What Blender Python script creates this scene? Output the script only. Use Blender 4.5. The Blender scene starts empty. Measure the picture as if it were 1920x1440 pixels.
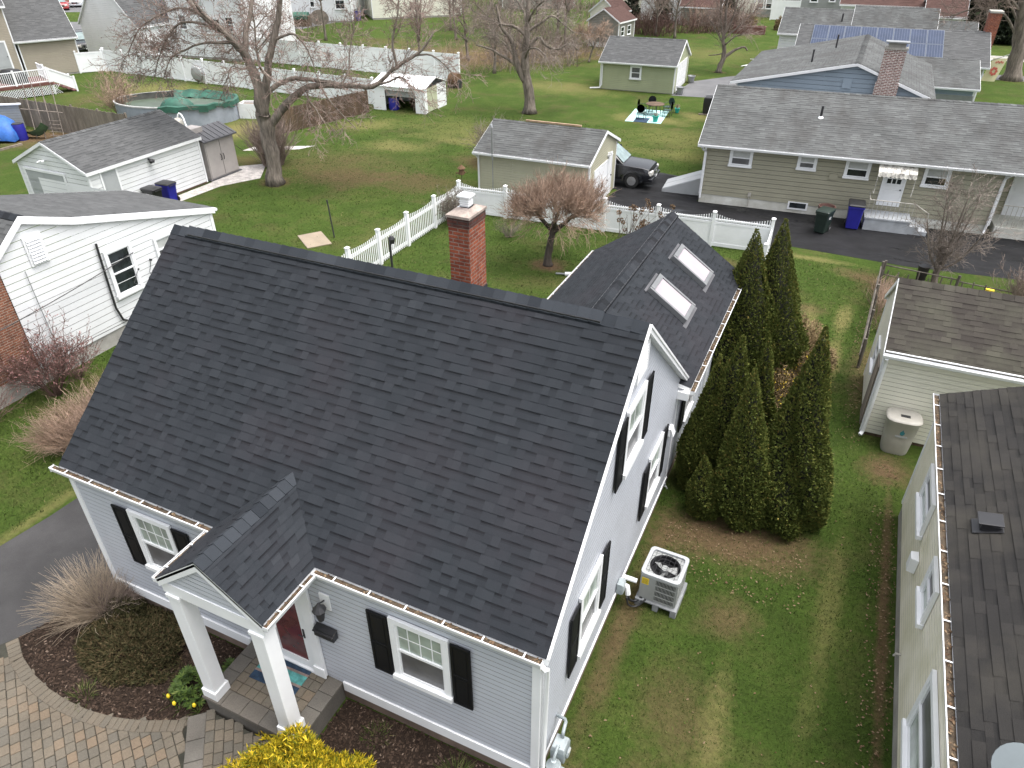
import bpy, math, random
import numpy as np
from mathutils import Vector, Matrix
R = math.radians
V = lambda *a: np.array(a, float)
scene = bpy.context.scene
COL = scene.collection

# ------------------------------------------------------------------ camera
cam = bpy.data.cameras.new('camera')
cam.sensor_width = 36.0
cam.lens = 1345.26 / 1920 * 36.0
cam.clip_start = 0.1
cam.clip_end = 900
co = bpy.data.objects.new('camera', cam)
COL.objects.link(co)
_p, _r, _y = R(33.544), R(-0.195), R(25.118)
fw = Vector((-math.sin(_y) * math.cos(_p), math.cos(_y) * math.cos(_p), -math.sin(_p)))
rt = Vector((math.cos(_y), math.sin(_y), 0))
up = rt.cross(fw)
r2 = math.cos(_r) * rt + math.sin(_r) * up
u2 = -math.sin(_r) * rt + math.cos(_r) * up
mw = Matrix((r2, u2, -fw)).transposed().to_4x4()
mw.translation = Vector((11.405, -5.562, 11.670))
co.matrix_world = mw
scene.camera = co

# ------------------------------------------------------------------ sky and sun (bright overcast)
SUN_EL, SUN_AZ = 72, 10          # azimuth counted from +x towards +y
w = bpy.data.worlds.new('World')
scene.world = w
w.use_nodes = True
nt = w.node_tree
bg = nt.nodes['Background']
sky = nt.nodes.new('ShaderNodeTexSky')
sky.sky_type = 'NISHITA'
sky.sun_disc = False
sky.sun_elevation = R(SUN_EL)
sky.sun_rotation = R(90 - SUN_AZ)
sky.air_density = 1.0
sky.dust_density = 6.0
hs = nt.nodes.new('ShaderNodeHueSaturation')
hs.inputs['Saturation'].default_value = 0.28
nt.links.new(sky.outputs[0], hs.inputs['Color'])
nt.links.new(hs.outputs[0], bg.inputs['Color'])
bg.inputs['Strength'].default_value = 0.15
sl = bpy.data.lights.new('sun', 'SUN')
sl.energy = 0.55
sl.angle = R(40)
sl.color = (1.0, 0.97, 0.93)
so = bpy.data.objects.new('sun', sl)
COL.objects.link(so)
sd = Vector((math.cos(R(SUN_EL)) * math.cos(R(SUN_AZ)), math.cos(R(SUN_EL)) * math.sin(R(SUN_AZ)), math.sin(R(SUN_EL))))
so.rotation_euler = sd.to_track_quat('Z', 'Y').to_euler()
scene.view_settings.view_transform = 'Standard'
scene.view_settings.look = 'None'
scene.view_settings.exposure = 1.36
scene.view_settings.gamma = 1.0

# ------------------------------------------------------------------ mesh builder
class MB:
    def __init__(s):
        s.v = []; s.f = []; s.m = []; s.t = []
    def face(s, pts, m=0, t=0.5):
        i = len(s.v)
        s.v.extend([(float(p[0]), float(p[1]), float(p[2])) for p in pts])
        s.f.append(tuple(range(i, i + len(pts)))); s.m.append(m); s.t.append(t)
    def box(s, x0, x1, y0, y1, z0, z1, m=0, t=0.5):
        s.obox((x0, y0, z0), (1, 0, 0), (0, 1, 0), (0, 0, 1), x1 - x0, y1 - y0, z1 - z0, m, t)
    def obox(s, P, u, v, w, a, b, c, m=0, t=0.5):
        P = np.array(P, float); u = np.array(u, float) * a; v = np.array(v, float) * b; w = np.array(w, float) * c
        q = [P, P + u, P + u + v, P + v, P + w, P + u + w, P + u + v + w, P + v + w]
        i = len(s.v)
        s.v.extend([tuple(map(float, k)) for k in q])
        flip = np.dot(np.cross(u, v), w) < 0
        for F in ((0, 3, 2, 1), (4, 5, 6, 7), (0, 1, 5, 4), (1, 2, 6, 5), (2, 3, 7, 6), (3, 0, 4, 7)):
            F = tuple(i + k for k in F)
            s.f.append(F[::-1] if flip else F); s.m.append(m); s.t.append(t)
    def tube(s, pts, rad, n=6, m=0, t=0.5, cap=True, smooth=None):
        pts = [np.array(p, float) for p in pts]
        if not hasattr(rad, '__len__'): rad = [rad] * len(pts)
        base = len(s.v)
        prev = None
        for k, p in enumerate(pts):
            d = pts[min(k + 1, len(pts) - 1)] - pts[max(k - 1, 0)]
            l = math.sqrt(d @ d) or 1.0
            d = d / l
            if prev is None:
                a = np.array((0, 0, 1.0)) if abs(d[2]) < 0.9 else np.array((1.0, 0, 0))
            else:
                a = prev
            x = a - d * (a @ d)
            x /= (math.sqrt(x @ x) or 1.0)
            y = np.array((d[1] * x[2] - d[2] * x[1], d[2] * x[0] - d[0] * x[2], d[0] * x[1] - d[1] * x[0]))
            prev = x
            for j in range(n):
                an = 2 * math.pi * j / n
                q = p + rad[k] * (math.cos(an) * x + math.sin(an) * y)
                s.v.append((float(q[0]), float(q[1]), float(q[2])))
        for k in range(len(pts) - 1):
            for j in range(n):
                a = base + k * n + j; b = base + k * n + (j + 1) % n
                s.f.append((a, b, b + n, a + n)); s.m.append(m); s.t.append(t)
        if cap:
            e = base + (len(pts) - 1) * n
            s.f.append(tuple(base + j for j in range(n))[::-1]); s.m.append(m); s.t.append(t)
            s.f.append(tuple(e + j for j in range(n))); s.m.append(m); s.t.append(t)
    def cyl(s, c, r, z0, z1, n=16, m=0, r1=None, t=0.5):
        s.tube([(c[0], c[1], z0), (c[0], c[1], z1)], [r, r if r1 is None else r1], n, m, t)
    def loft(s, rings, m=0, t=0.5, cap=True):
        n = len(rings[0]); base = len(s.v)
        for r in rings:
            s.v.extend([tuple(map(float, p)) for p in r])
        for k in range(len(rings) - 1):
            for j in range(n):
                a = base + k * n + j; b = base + k * n + (j + 1) % n
                s.f.append((a, b, b + n, a + n)); s.m.append(m); s.t.append(t)
        if cap:
            e = base + (len(rings) - 1) * n
            s.f.append(tuple(base + j for j in range(n))[::-1]); s.m.append(m); s.t.append(t)
            s.f.append(tuple(e + j for j in range(n))); s.m.append(m); s.t.append(t)
    def build(s, name, mats, parent=None, smooth=False, bevel=0.0, loc=None):
        if not isinstance(mats, (list, tuple)): mats = [mats]
        me = bpy.data.meshes.new(name)
        me.from_pydata(s.v, [], s.f)
        for mt in mats: me.materials.append(mt)
        nf = len(s.f)
        me.polygons.foreach_set('material_index', np.array(s.m, np.int32))
        at = me.attributes.new('tone', 'FLOAT', 'FACE')
        at.data.foreach_set('value', np.array(s.t, np.float32))
        uvs(me)
        if smooth:
            me.polygons.foreach_set('use_smooth', np.ones(nf, bool))
            if smooth != True:
                me.set_sharp_from_angle(angle=R(smooth))
        me.update()
        o = bpy.data.objects.new(name, me)
        COL.objects.link(o)
        if parent is not None: o.parent = parent
        if loc is not None: o.location = loc
        if bevel:
            b = o.modifiers.new('bevel', 'BEVEL'); b.width = bevel; b.segments = 2; b.limit_method = 'ANGLE'
        return o

def uvs(me):
    uv = me.uv_layers.new(name='UVMap')
    nf = len(me.polygons); nl = len(me.loops)
    no = np.zeros(nf * 3, np.float32); me.polygons.foreach_get('normal', no); no = no.reshape(-1, 3)
    ls = np.zeros(nf, np.int32); me.polygons.foreach_get('loop_total', ls)
    vi = np.zeros(nl, np.int32); me.loops.foreach_get('vertex_index', vi)
    cv = np.zeros(len(me.vertices) * 3, np.float32); me.vertices.foreach_get('co', cv); cv = cv.reshape(-1, 3)
    ln = np.repeat(no, ls, axis=0); p = cv[vi]
    h = np.stack([-ln[:, 1], ln[:, 0]], 1)
    hl = np.linalg.norm(h, axis=1)
    flat = hl < 0.2
    h = h / np.maximum(hl, 1e-6)[:, None]
    h[flat] = (1, 0)
    u = p[:, 0] * h[:, 0] + p[:, 1] * h[:, 1]
    vv = np.where(flat, p[:, 1], p[:, 2])
    uv.data.foreach_set('uv', np.stack([u, vv], 1).astype(np.float32).ravel())

def thing(name, label, cat, loc=(0, 0, 0), rz=0.0, group=None):
    o = bpy.data.objects.new(name, None)
    o.empty_display_size = 0.3
    COL.objects.link(o)
    o.location = loc; o.rotation_euler = (0, 0, rz)
    return tag(o, label, cat, group)
def tag(o, label, cat, group=None):
    o['label'] = label; o['category'] = cat
    if group: o['group'] = group
    return o
def struct(o):
    o['kind'] = 'structure'; return o
def stuff(o):
    o['kind'] = 'stuff'; return o
def dup(root, loc, rz=None, label=None, scale=None):
    r = root.copy(); COL.objects.link(r); r.location = loc
    if rz is not None: r.rotation_euler = (0, 0, rz)
    if scale: r.scale = (scale, scale, scale)
    if label: r['label'] = label
    for ch in list(root.children):
        c = ch.copy(); COL.objects.link(c); c.parent = r
        for g in list(ch.children):
            d = g.copy(); COL.objects.link(d); d.parent = c
    return r

# ------------------------------------------------------------------ materials
def nodes(name):
    m = bpy.data.materials.new(name); m.use_nodes = True
    nt = m.node_tree
    return m, nt, nt.nodes['Principled BSDF']
def nd(nt, typ, **k):
    n = nt.nodes.new(typ)
    for a, b in k.items():
        if a in n.inputs.keys(): n.inputs[a].default_value = b
        else: setattr(n, a, b)
    return n
def ramp(nt, src, stops):
    r = nt.nodes.new('ShaderNodeValToRGB')
    e = r.color_ramp.elements
    while len(e) < len(stops): e.new(0.5)
    for i, (p, c) in enumerate(stops):
        e[i].position = p
        e[i].color = (*c, 1) if hasattr(c, '__len__') else (c, c, c, 1)
    nt.links.new(src, r.inputs[0])
    return r
def mix(nt, fac, a, b, mode='MIX'):
    n = nt.nodes.new('ShaderNodeMix'); n.data_type = 'RGBA'; n.blend_type = mode
    for sock, val in ((n.inputs[0], fac), (n.inputs[6], a), (n.inputs[7], b)):
        if hasattr(val, 'is_output'): nt.links.new(val, sock)
        else: sock.default_value = val if not hasattr(val, '__len__') else (*val, 1)[:4]
    return n.outputs[2]
def coord(nt, scale=None, kind='Object'):
    tc = nt.nodes.new('ShaderNodeTexCoord')
    if scale is None: return tc.outputs[kind]
    mp = nt.nodes.new('ShaderNodeMapping')
    mp.inputs['Scale'].default_value = scale
    nt.links.new(tc.outputs[kind], mp.inputs[0])
    return mp.outputs[0]
def noise(nt, vec, scale, detail=4, rough=0.6):
    n = nd(nt, 'ShaderNodeTexNoise', Scale=scale, Detail=detail, Roughness=rough)
    nt.links.new(vec, n.inputs['Vector'])
    return n.outputs['Fac']
def setbump(nt, b, h, strength, dist):
    bp = nd(nt, 'ShaderNodeBump', Strength=strength, Distance=dist)
    nt.links.new(h, bp.inputs['Height']); nt.links.new(bp.outputs[0], b.inputs['Normal'])

def M(name, col, rough=0.6, var=0.12, vs=2.5, fine=0.0, fs=60, bump=0.0, bs=40, metal=0.0, spec=0.5, tint=None, stretch=None):
    """plain painted / natural surface: base colour with soft blotches and optional fine grain"""
    m, nt, b = nodes(name)
    vec = coord(nt, stretch) if stretch else coord(nt)
    n1 = noise(nt, vec, vs, 5)
    d = tint or tuple(c * (1 - var * 1.6) for c in col)
    l = tuple(min(1, c * (1 + var)) for c in col)
    c = ramp(nt, n1, [(0.3, d), (0.7, l)]).outputs[0]
    if fine:
        n2 = noise(nt, vec, fs, 3)
        g = ramp(nt, n2, [(0.25, 1 - fine), (0.75, 1 + 0 * fine)]).outputs[0]
        c = mix(nt, 1.0, c, g, 'MULTIPLY')
    nt.links.new(c, b.inputs['Base Color'])
    b.inputs['Roughness'].default_value = rough
    b.inputs['Metallic'].default_value = metal
    b.inputs['Specular IOR Level'].default_value = spec
    if bump:
        setbump(nt, b, noise(nt, vec, bs, 4), bump, 0.02)
    return m
def tonemat(name, stops, rough=0.9, fine=0.35, fs=90, bump=0.5, big=0.25, bigs=0.6, spec=0.2, trans=0.0, stain=None):
    """colour picked per face by its random tone, plus grain and broad weathering"""
    m, nt, b = nodes(name)
    at = nd(nt, 'ShaderNodeAttribute', attribute_name='tone')
    c = ramp(nt, at.outputs['Fac'], stops).outputs[0]
    vec = coord(nt)
    if fine:
        n2 = noise(nt, vec, fs, 3)
        c = mix(nt, 1.0, c, ramp(nt, n2, [(0.25, 1 - fine), (0.8, 1.0 + fine * 0.3)]).outputs[0], 'MULTIPLY')
        if bump: setbump(nt, b, n2, bump, 0.01)
    if big:
        n3 = noise(nt, vec, bigs, 4)
        c = mix(nt, 1.0, c, ramp(nt, n3, [(0.3, 1 - big), (0.7, 1.0)]).outputs[0], 'MULTIPLY')
    if stain:
        n4 = noise(nt, coord(nt, stain[1]), stain[2], 5)
        f = ramp(nt, n4, [(0.45, 0.0), (0.7, stain[3])]).outputs[0]
        c = mix(nt, f, c, stain[0])
    nt.links.new(c, b.inputs['Base Color'])
    b.inputs['Roughness'].default_value = rough
    b.inputs['Specular IOR Level'].default_value = spec
    if trans:
        b.inputs['Subsurface Weight'].default_value = 0
    return m
def brickmat(name, c1, c2, mo, bw=0.21, bh=0.07, ms=0.011, soot=None):
    m, nt, b = nodes(name)
    uv = coord(nt, kind='UV')
    br = nd(nt, 'ShaderNodeTexBrick', Scale=1.0)
    br.inputs['Color1'].default_value = (*c1, 1); br.inputs['Color2'].default_value = (*c2, 1); br.inputs['Mortar'].default_value = (*mo, 1)
    br.inputs['Brick Width'].default_value = bw; br.inputs['Row Height'].default_value = bh
    br.inputs['Mortar Size'].default_value = ms; br.inputs['Mortar Smooth'].default_value = 0.3; br.inputs['Bias'].default_value = 0.0
    nt.links.new(uv, br.inputs['Vector'])
    n1 = noise(nt, coord(nt), 7, 5)
    c = mix(nt, 1.0, br.outputs['Color'], ramp(nt, n1, [(0.3, 0.6), (0.7, 1.15)]).outputs[0], 'MULTIPLY')
    n2 = noise(nt, coord(nt), 45, 3)
    c = mix(nt, 1.0, c, ramp(nt, n2, [(0.3, 0.75), (0.7, 1.1)]).outputs[0], 'MULTIPLY')
    nt.links.new(c, b.inputs['Base Color'])
    b.inputs['Roughness'].default_value = 0.9
    b.inputs['Specular IOR Level'].default_value = 0.2
    inv = nd(nt, 'ShaderNodeMath', operation='SUBTRACT'); inv.inputs[0].default_value = 1.0
    nt.links.new(br.outputs['Fac'], inv.inputs[1])
    setbump(nt, b, inv.outputs[0], 0.8, 0.012)
    return m
def glass(name, col=(0.02, 0.025, 0.028), rough=0.06, var=0.5):
    m, nt, b = nodes(name)
    n1 = noise(nt, coord(nt), 2.2, 2)
    c = ramp(nt, n1, [(0.35, tuple(k * (1 - var) for k in col)), (0.65, tuple(k * (1 + var) for k in col))]).outputs[0]
    nt.links.new(c, b.inputs['Base Color'])
    b.inputs['Roughness'].default_value = rough
    b.inputs['Specular IOR Level'].default_value = 0.6
    return m

mat = {}
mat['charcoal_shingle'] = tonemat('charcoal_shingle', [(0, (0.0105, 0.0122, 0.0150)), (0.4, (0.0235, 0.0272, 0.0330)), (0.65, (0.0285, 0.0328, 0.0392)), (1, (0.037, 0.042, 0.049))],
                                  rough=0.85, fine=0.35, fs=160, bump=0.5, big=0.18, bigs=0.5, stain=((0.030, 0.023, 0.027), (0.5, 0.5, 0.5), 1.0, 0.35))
mat['ridge_shingle'] = tonemat('ridge_shingle', [(0, (0.022, 0.026, 0.032)), (1, (0.046, 0.052, 0.061))], rough=0.9, fine=0.3, fs=160, big=0.1)
mat['grey_shingle'] = tonemat('grey_shingle', [(0, (0.082, 0.084, 0.085)), (0.5, (0.118, 0.122, 0.121)), (1, (0.16, 0.168, 0.165))], fine=0.3, fs=80, big=0.3, bigs=0.7,
                              stain=((0.05, 0.047, 0.045), (1.2, 0.5, 0.5), 1.0, 0.6))
mat['slate_shingle'] = tonemat('slate_shingle', [(0, (0.068, 0.070, 0.071)), (1, (0.135, 0.137, 0.138))], fine=0.3, fs=80, big=0.15)
mat['brown_shingle'] = tonemat('brown_shingle', [(0, (0.040, 0.034, 0.030)), (0.5, (0.056, 0.049, 0.043)), (1, (0.085, 0.077, 0.064))], fine=0.35, fs=110, big=0.2,
                               stain=((0.085, 0.085, 0.062), (0.8, 0.8, 0.8), 1.2, 0.5))
mat['black_brown_shingle'] = tonemat('black_brown_shingle', [(0, (0.018, 0.0175, 0.0175)), (0.6, (0.030, 0.0285, 0.0275)), (1, (0.044, 0.041, 0.038))], fine=0.4, fs=110, big=0.2,
                                     stain=((0.066, 0.060, 0.048), (0.9, 0.9, 0.9), 0.9, 0.4))
mat['rust_shingle'] = tonemat('rust_shingle', [(0, (0.075, 0.042, 0.036)), (1, (0.12, 0.07, 0.06))], fine=0.3, fs=60, big=0.2)
mat['white_trim'] = M('white_trim', (0.78, 0.79, 0.80), 0.45, 0.04, 1.5)
mat['white_vinyl'] = M('white_vinyl', (0.86, 0.87, 0.88), 0.4, 0.05, 1.2)
mat['grey_siding'] = M('grey_siding', (0.485, 0.507, 0.555), 0.5, 0.05, 1.2)
mat['white_siding'] = M('white_siding', (0.74, 0.75, 0.76), 0.5, 0.05, 0.8)
mat['olive_siding'] = M('olive_siding', (0.315, 0.30, 0.225), 0.6, 0.07, 0.9)
mat['green_siding'] = M('green_siding', (0.36, 0.385, 0.245), 0.6, 0.06, 0.9)
mat['pale_olive_siding'] = M('pale_olive_siding', (0.42, 0.405, 0.30), 0.6, 0.06, 0.9)
mat['cream_siding'] = M('cream_siding', (0.76, 0.74, 0.64), 0.55, 0.06, 0.9)
mat['algae_siding'] = M('algae_siding', (0.80, 0.76, 0.66), 0.6, 0.08, 1.1, tint=(0.64, 0.61, 0.45))
mat['tan_siding'] = M('tan_siding', (0.34, 0.30, 0.24), 0.6, 0.05, 0.8)
mat['blue_siding'] = M('blue_siding', (0.27, 0.33, 0.39), 0.6, 0.05, 0.8)
mat['shed_siding'] = M('shed_siding', (0.24, 0.235, 0.205), 0.6, 0.06, 0.8)
mat['concrete'] = M('concrete', (0.36, 0.345, 0.31), 0.9, 0.2, 1.5, 0.25, 40, 0.3)
mat['brown_foundation'] = M('brown_foundation', (0.20, 0.145, 0.115), 0.9, 0.2, 3, 0.2, 60)
mat['white_foundation'] = M('white_foundation', (0.6, 0.6, 0.56), 0.9, 0.15, 1.2, 0.1, 40, tint=(0.40, 0.39, 0.33))
mat['black_shutter'] = M('black_shutter', (0.0055, 0.006, 0.0075), 0.6, 0.1, spec=0.25)
mat['black_plastic'] = M('black_plastic', (0.018, 0.018, 0.02), 0.4, 0.15)
mat['dark_metal'] = M('dark_metal', (0.03, 0.03, 0.033), 0.5, 0.2)
mat['grey_metal'] = M('grey_metal', (0.36, 0.37, 0.38), 0.35, 0.1, metal=0.6)
mat['meter_grey'] = M('meter_grey', (0.30, 0.34, 0.35), 0.5, 0.2, 6)
mat['window_dark'] = glass('window_dark')
mat['window_screen'] = glass('window_screen', (0.10, 0.10, 0.105), 0.35, 0.25)
mat['window_curtain'] = glass('window_curtain', (0.28, 0.33, 0.29), 0.2, 0.25)
mat['window_blind'] = glass('window_blind', (0.42, 0.43, 0.42), 0.25, 0.12)
mat['skylight_pane'] = glass('skylight_pane', (0.33, 0.29, 0.315), 0.55, 0.05)
mat['skylight_frame'] = M('skylight_frame', (0.15, 0.155, 0.16), 0.5, 0.1)
mat['red_door'] = glass('red_door', (0.12, 0.03, 0.033), 0.12, 0.3)
mat['chimney_brick'] = brickmat('chimney_brick', (0.36, 0.10, 0.05), (0.23, 0.06, 0.036), (0.30, 0.21, 0.17))
mat['sooty_brick'] = brickmat('sooty_brick', (0.16, 0.06, 0.045), (0.10, 0.045, 0.038), (0.11, 0.085, 0.075))
mat['old_brick'] = brickmat('old_brick', (0.27, 0.105, 0.06), (0.20, 0.08, 0.052), (0.36, 0.27, 0.21))
mat['pale_brick'] = brickmat('pale_brick', (0.24, 0.09, 0.07), (0.17, 0.065, 0.055), (0.62, 0.56, 0.52), 0.22, 0.075, 0.022)
mat['gutter_debris'] = M('gutter_debris', (0.10, 0.072, 0.045), 0.95, 0.4, 5, 0.5, 40, 0.5)
mat['leaf_debris'] = tonemat('leaf_debris', [(0, (0.05, 0.03, 0.02)), (0.5, (0.14, 0.085, 0.05)), (1, (0.26, 0.19, 0.12))], fine=0.3, fs=60, big=0)
mat['asphalt'] = M('asphalt', (0.052, 0.050, 0.050), 0.9, 0.25, 0.7, 0.35, 70, 0.4, 120)
mat['far_asphalt'] = M('far_asphalt', (0.14, 0.14, 0.145), 0.9, 0.15, 0.6, 0.25, 30)
mat['gravel'] = M('gravel', (0.62, 0.58, 0.55), 0.95, 0.25, 3, 0.45, 14, 0.5, 14)
mat['bark'] = M('bark', (0.25, 0.21, 0.175), 0.95, 0.4, 4, 0.6, 15, 1.0, 12, stretch=(1, 1, 0.18), tint=(0.10, 0.082, 0.068))
mat['pale_bark'] = M('pale_bark', (0.27, 0.245, 0.215), 0.95, 0.3, 3, 0.3, 30)
mat['twig'] = M('twig', (0.24, 0.185, 0.155), 0.9, 0.3, 2)
mat['grey_twig'] = M('grey_twig', (0.21, 0.175, 0.15), 0.9, 0.3, 2)
mat['pink_twig'] = M('pink_twig', (0.335, 0.235, 0.175), 0.9, 0.3, 1.5)
mat['red_twig'] = M('red_twig', (0.13, 0.075, 0.062), 0.9, 0.3, 2)
mat['straw_twig'] = M('straw_twig', (0.36, 0.29, 0.215), 0.9, 0.3, 2)
mat['red_bud'] = M('red_bud', (0.27, 0.135, 0.125), 0.8, 0.3, 3)
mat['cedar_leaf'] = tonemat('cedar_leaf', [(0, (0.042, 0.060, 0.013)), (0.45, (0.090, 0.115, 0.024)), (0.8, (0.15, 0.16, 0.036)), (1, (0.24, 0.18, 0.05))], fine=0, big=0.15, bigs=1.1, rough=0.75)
mat['gold_leaf'] = tonemat('gold_leaf', [(0, (0.07, 0.095, 0.008)), (0.35, (0.22, 0.21, 0.012)), (0.7, (0.55, 0.40, 0.016)), (1, (0.78, 0.56, 0.05))], fine=0, big=0.2, bigs=2, rough=0.7)
mat['heath_leaf'] = tonemat('heath_leaf', [(0, (0.032, 0.036, 0.014)), (0.5, (0.060, 0.053, 0.022)), (1, (0.115, 0.08, 0.042))], fine=0, big=0.2, rough=0.8)
mat['broad_leaf'] = tonemat('broad_leaf', [(0, (0.03, 0.055, 0.012)), (0.6, (0.075, 0.115, 0.022)), (1, (0.15, 0.17, 0.05))], fine=0, big=0, rough=0.6, spec=0.2)
mat['dark_evergreen'] = tonemat('dark_evergreen', [(0, (0.010, 0.016, 0.009)), (0.7, (0.026, 0.036, 0.018)), (1, (0.06, 0.075, 0.04))], fine=0, big=0.3, bigs=0.3, rough=0.8)
mat['forsythia'] = tonemat('forsythia', [(0, (0.14, 0.105, 0.055)), (0.6, (0.25, 0.18, 0.10)), (1, (0.34, 0.26, 0.13))], fine=0, big=0.2, rough=0.9)
mat['yellow_flower'] = M('yellow_flower', (0.75, 0.55, 0.02), 0.6, 0.1)
mat['dark_bark'] = M('dark_bark', (0.10, 0.08, 0.066), 0.95, 0.4, 4, 0.5, 18, 1.0, 14, stretch=(1, 1, 0.2))
mat['grey_wood'] = M('grey_wood', (0.135, 0.118, 0.098), 0.95, 0.3, 3, 0.35, 25, stretch=(1, 1, 0.15))
mat['chair_green'] = M('chair_green', (0.035, 0.075, 0.06), 0.5, 0.15)
mat['pool_inner'] = M('pool_inner', (0.085, 0.085, 0.075), 0.7, 0.3, 2)
mat['dull_white'] = M('dull_white', (0.5, 0.5, 0.49), 0.6, 0.2, 2)
mat['grass_blade'] = tonemat('grass_blade', [(0, (0.042, 0.064, 0.013)), (0.45, (0.070, 0.108, 0.020)), (0.8, (0.105, 0.135, 0.032)), (1, (0.24, 0.21, 0.10))], fine=0, big=0.45, bigs=0.8, rough=0.8)
mat['mulch_chip'] = tonemat('mulch_chip', [(0, (0.02, 0.013, 0.009)), (0.6, (0.045, 0.029, 0.020)), (0.95, (0.080, 0.053, 0.038)), (1, (0.24, 0.18, 0.14))], fine=0.2, fs=60, big=0.2)
mat['paver'] = tonemat('paver', [(0, (0.130, 0.118, 0.098)), (0.3, (0.150, 0.130, 0.102)), (0.8, (0.170, 0.142, 0.108)), (1, (0.200, 0.150, 0.105))], fine=0.25, fs=45, bump=0.4, big=0.3, bigs=0.7)
mat['slab_stone'] = tonemat('slab_stone', [(0, (0.145, 0.134, 0.118)), (0.6, (0.180, 0.160, 0.136)), (1, (0.23, 0.19, 0.15))], fine=0.25, fs=40, bump=0.4, big=0.35, bigs=1.2)
mat['joint_sand'] = M('joint_sand', (0.035, 0.034, 0.025), 1, 0.3, 5)
mat['old_wood'] = M('old_wood', (0.25, 0.21, 0.17), 0.95, 0.3, 3, 0.35, 25, stretch=(1, 1, 0.15))
mat['brown_wood'] = M('brown_wood', (0.13, 0.085, 0.055), 0.95, 0.3, 3, 0.35, 25, stretch=(1, 1, 0.15))
mat['red_deck'] = M('red_deck', (0.13, 0.05, 0.04), 0.7, 0.15, 2)
mat['blue_bin'] = M('blue_bin', (0.022, 0.022, 0.28), 0.45, 0.1)
mat['green_bin'] = M('green_bin', (0.014, 0.026, 0.020), 0.45, 0.15)
mat['blue_tarp'] = M('blue_tarp', (0.025, 0.12, 0.42), 0.6, 0.25, 3)
mat['green_tarp'] = M('green_tarp', (0.025, 0.10, 0.068), 0.6, 0.3, 1.5)
mat['pool_wall'] = M('pool_wall', (0.30, 0.33, 0.38), 0.5, 0.15, 1.0)
mat['pool_water'] = M('pool_water', (0.07, 0.095, 0.07), 0.4, 0.45, 0.7, tint=(0.05, 0.06, 0.04))
mat['resin_grey'] = M('resin_grey', (0.40, 0.37, 0.35), 0.6, 0.05)
mat['resin_dark'] = M('resin_dark', (0.085, 0.085, 0.092), 0.6, 0.1)
mat['car_black'] = M('car_black', (0.012, 0.013, 0.016), 0.18, 0.05, spec=0.7)
mat['car_red'] = M('car_red', (0.32, 0.03, 0.035), 0.25, 0.05, spec=0.7)
mat['car_silver'] = M('car_silver', (0.50, 0.53, 0.56), 0.25, 0.05, spec=0.7)
mat['tyre'] = M('tyre', (0.018, 0.018, 0.018), 0.9, 0.1)
mat['rim'] = M('rim', (0.45, 0.45, 0.46), 0.3, 0.1, metal=0.7)
mat['chrome'] = M('chrome', (0.6, 0.61, 0.62), 0.2, 0.05, metal=0.8)
mat['lamp_lens'] = M('lamp_lens', (0.62, 0.60, 0.56), 0.15, 0.05)
mat['car_glass'] = glass('car_glass', (0.18, 0.24, 0.24), 0.08, 0.2)
mat['solar'] = M('solar', (0.042, 0.056, 0.095), 0.6, 0.12, 1.2, spec=0.15)
mat['solar_frame'] = M('solar_frame', (0.13, 0.155, 0.20), 0.6, 0.05)
mat['mint'] = M('mint', (0.42, 0.68, 0.66), 0.7, 0.06)
mat['teal'] = M('teal', (0.02, 0.36, 0.30), 0.5, 0.1)
mat['yellow'] = M('yellow', (0.75, 0.55, 0.03), 0.5, 0.08)
mat['beige'] = M('beige', (0.40, 0.38, 0.34), 0.55, 0.08)
mat['rug_blue'] = M('rug_blue', (0.03, 0.065, 0.12), 0.95, 0.35, 9, 0.5, 60, 0.8, 60)
mat['rug_teal'] = M('rug_teal', (0.12, 0.40, 0.38), 0.95, 0.25, 9, 0.4, 60, 0.8, 60)
mat['rug_pink'] = M('rug_pink', (0.35, 0.25, 0.22), 0.95, 0.25, 9, 0.4, 60, 0.8, 60)
mat['paving_slab'] = M('paving_slab', (0.30, 0.245, 0.18), 0.95, 0.1, 2, 0.2, 30)
mat['cream_flag'] = M('cream_flag', (0.62, 0.58, 0.36), 0.8, 0.05)
mat['flag_red'] = M('flag_red', (0.5, 0.12, 0.09), 0.8, 0.3, 8)
mat['ac_grey'] = M('ac_grey', (0.30, 0.31, 0.305), 0.45, 0.06)
mat['ac_light'] = M('ac_light', (0.36, 0.375, 0.385), 0.45, 0.05)
mat['netting'] = M('netting', (0.10, 0.18, 0.11), 0.9, 0.3, 2)
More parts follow.
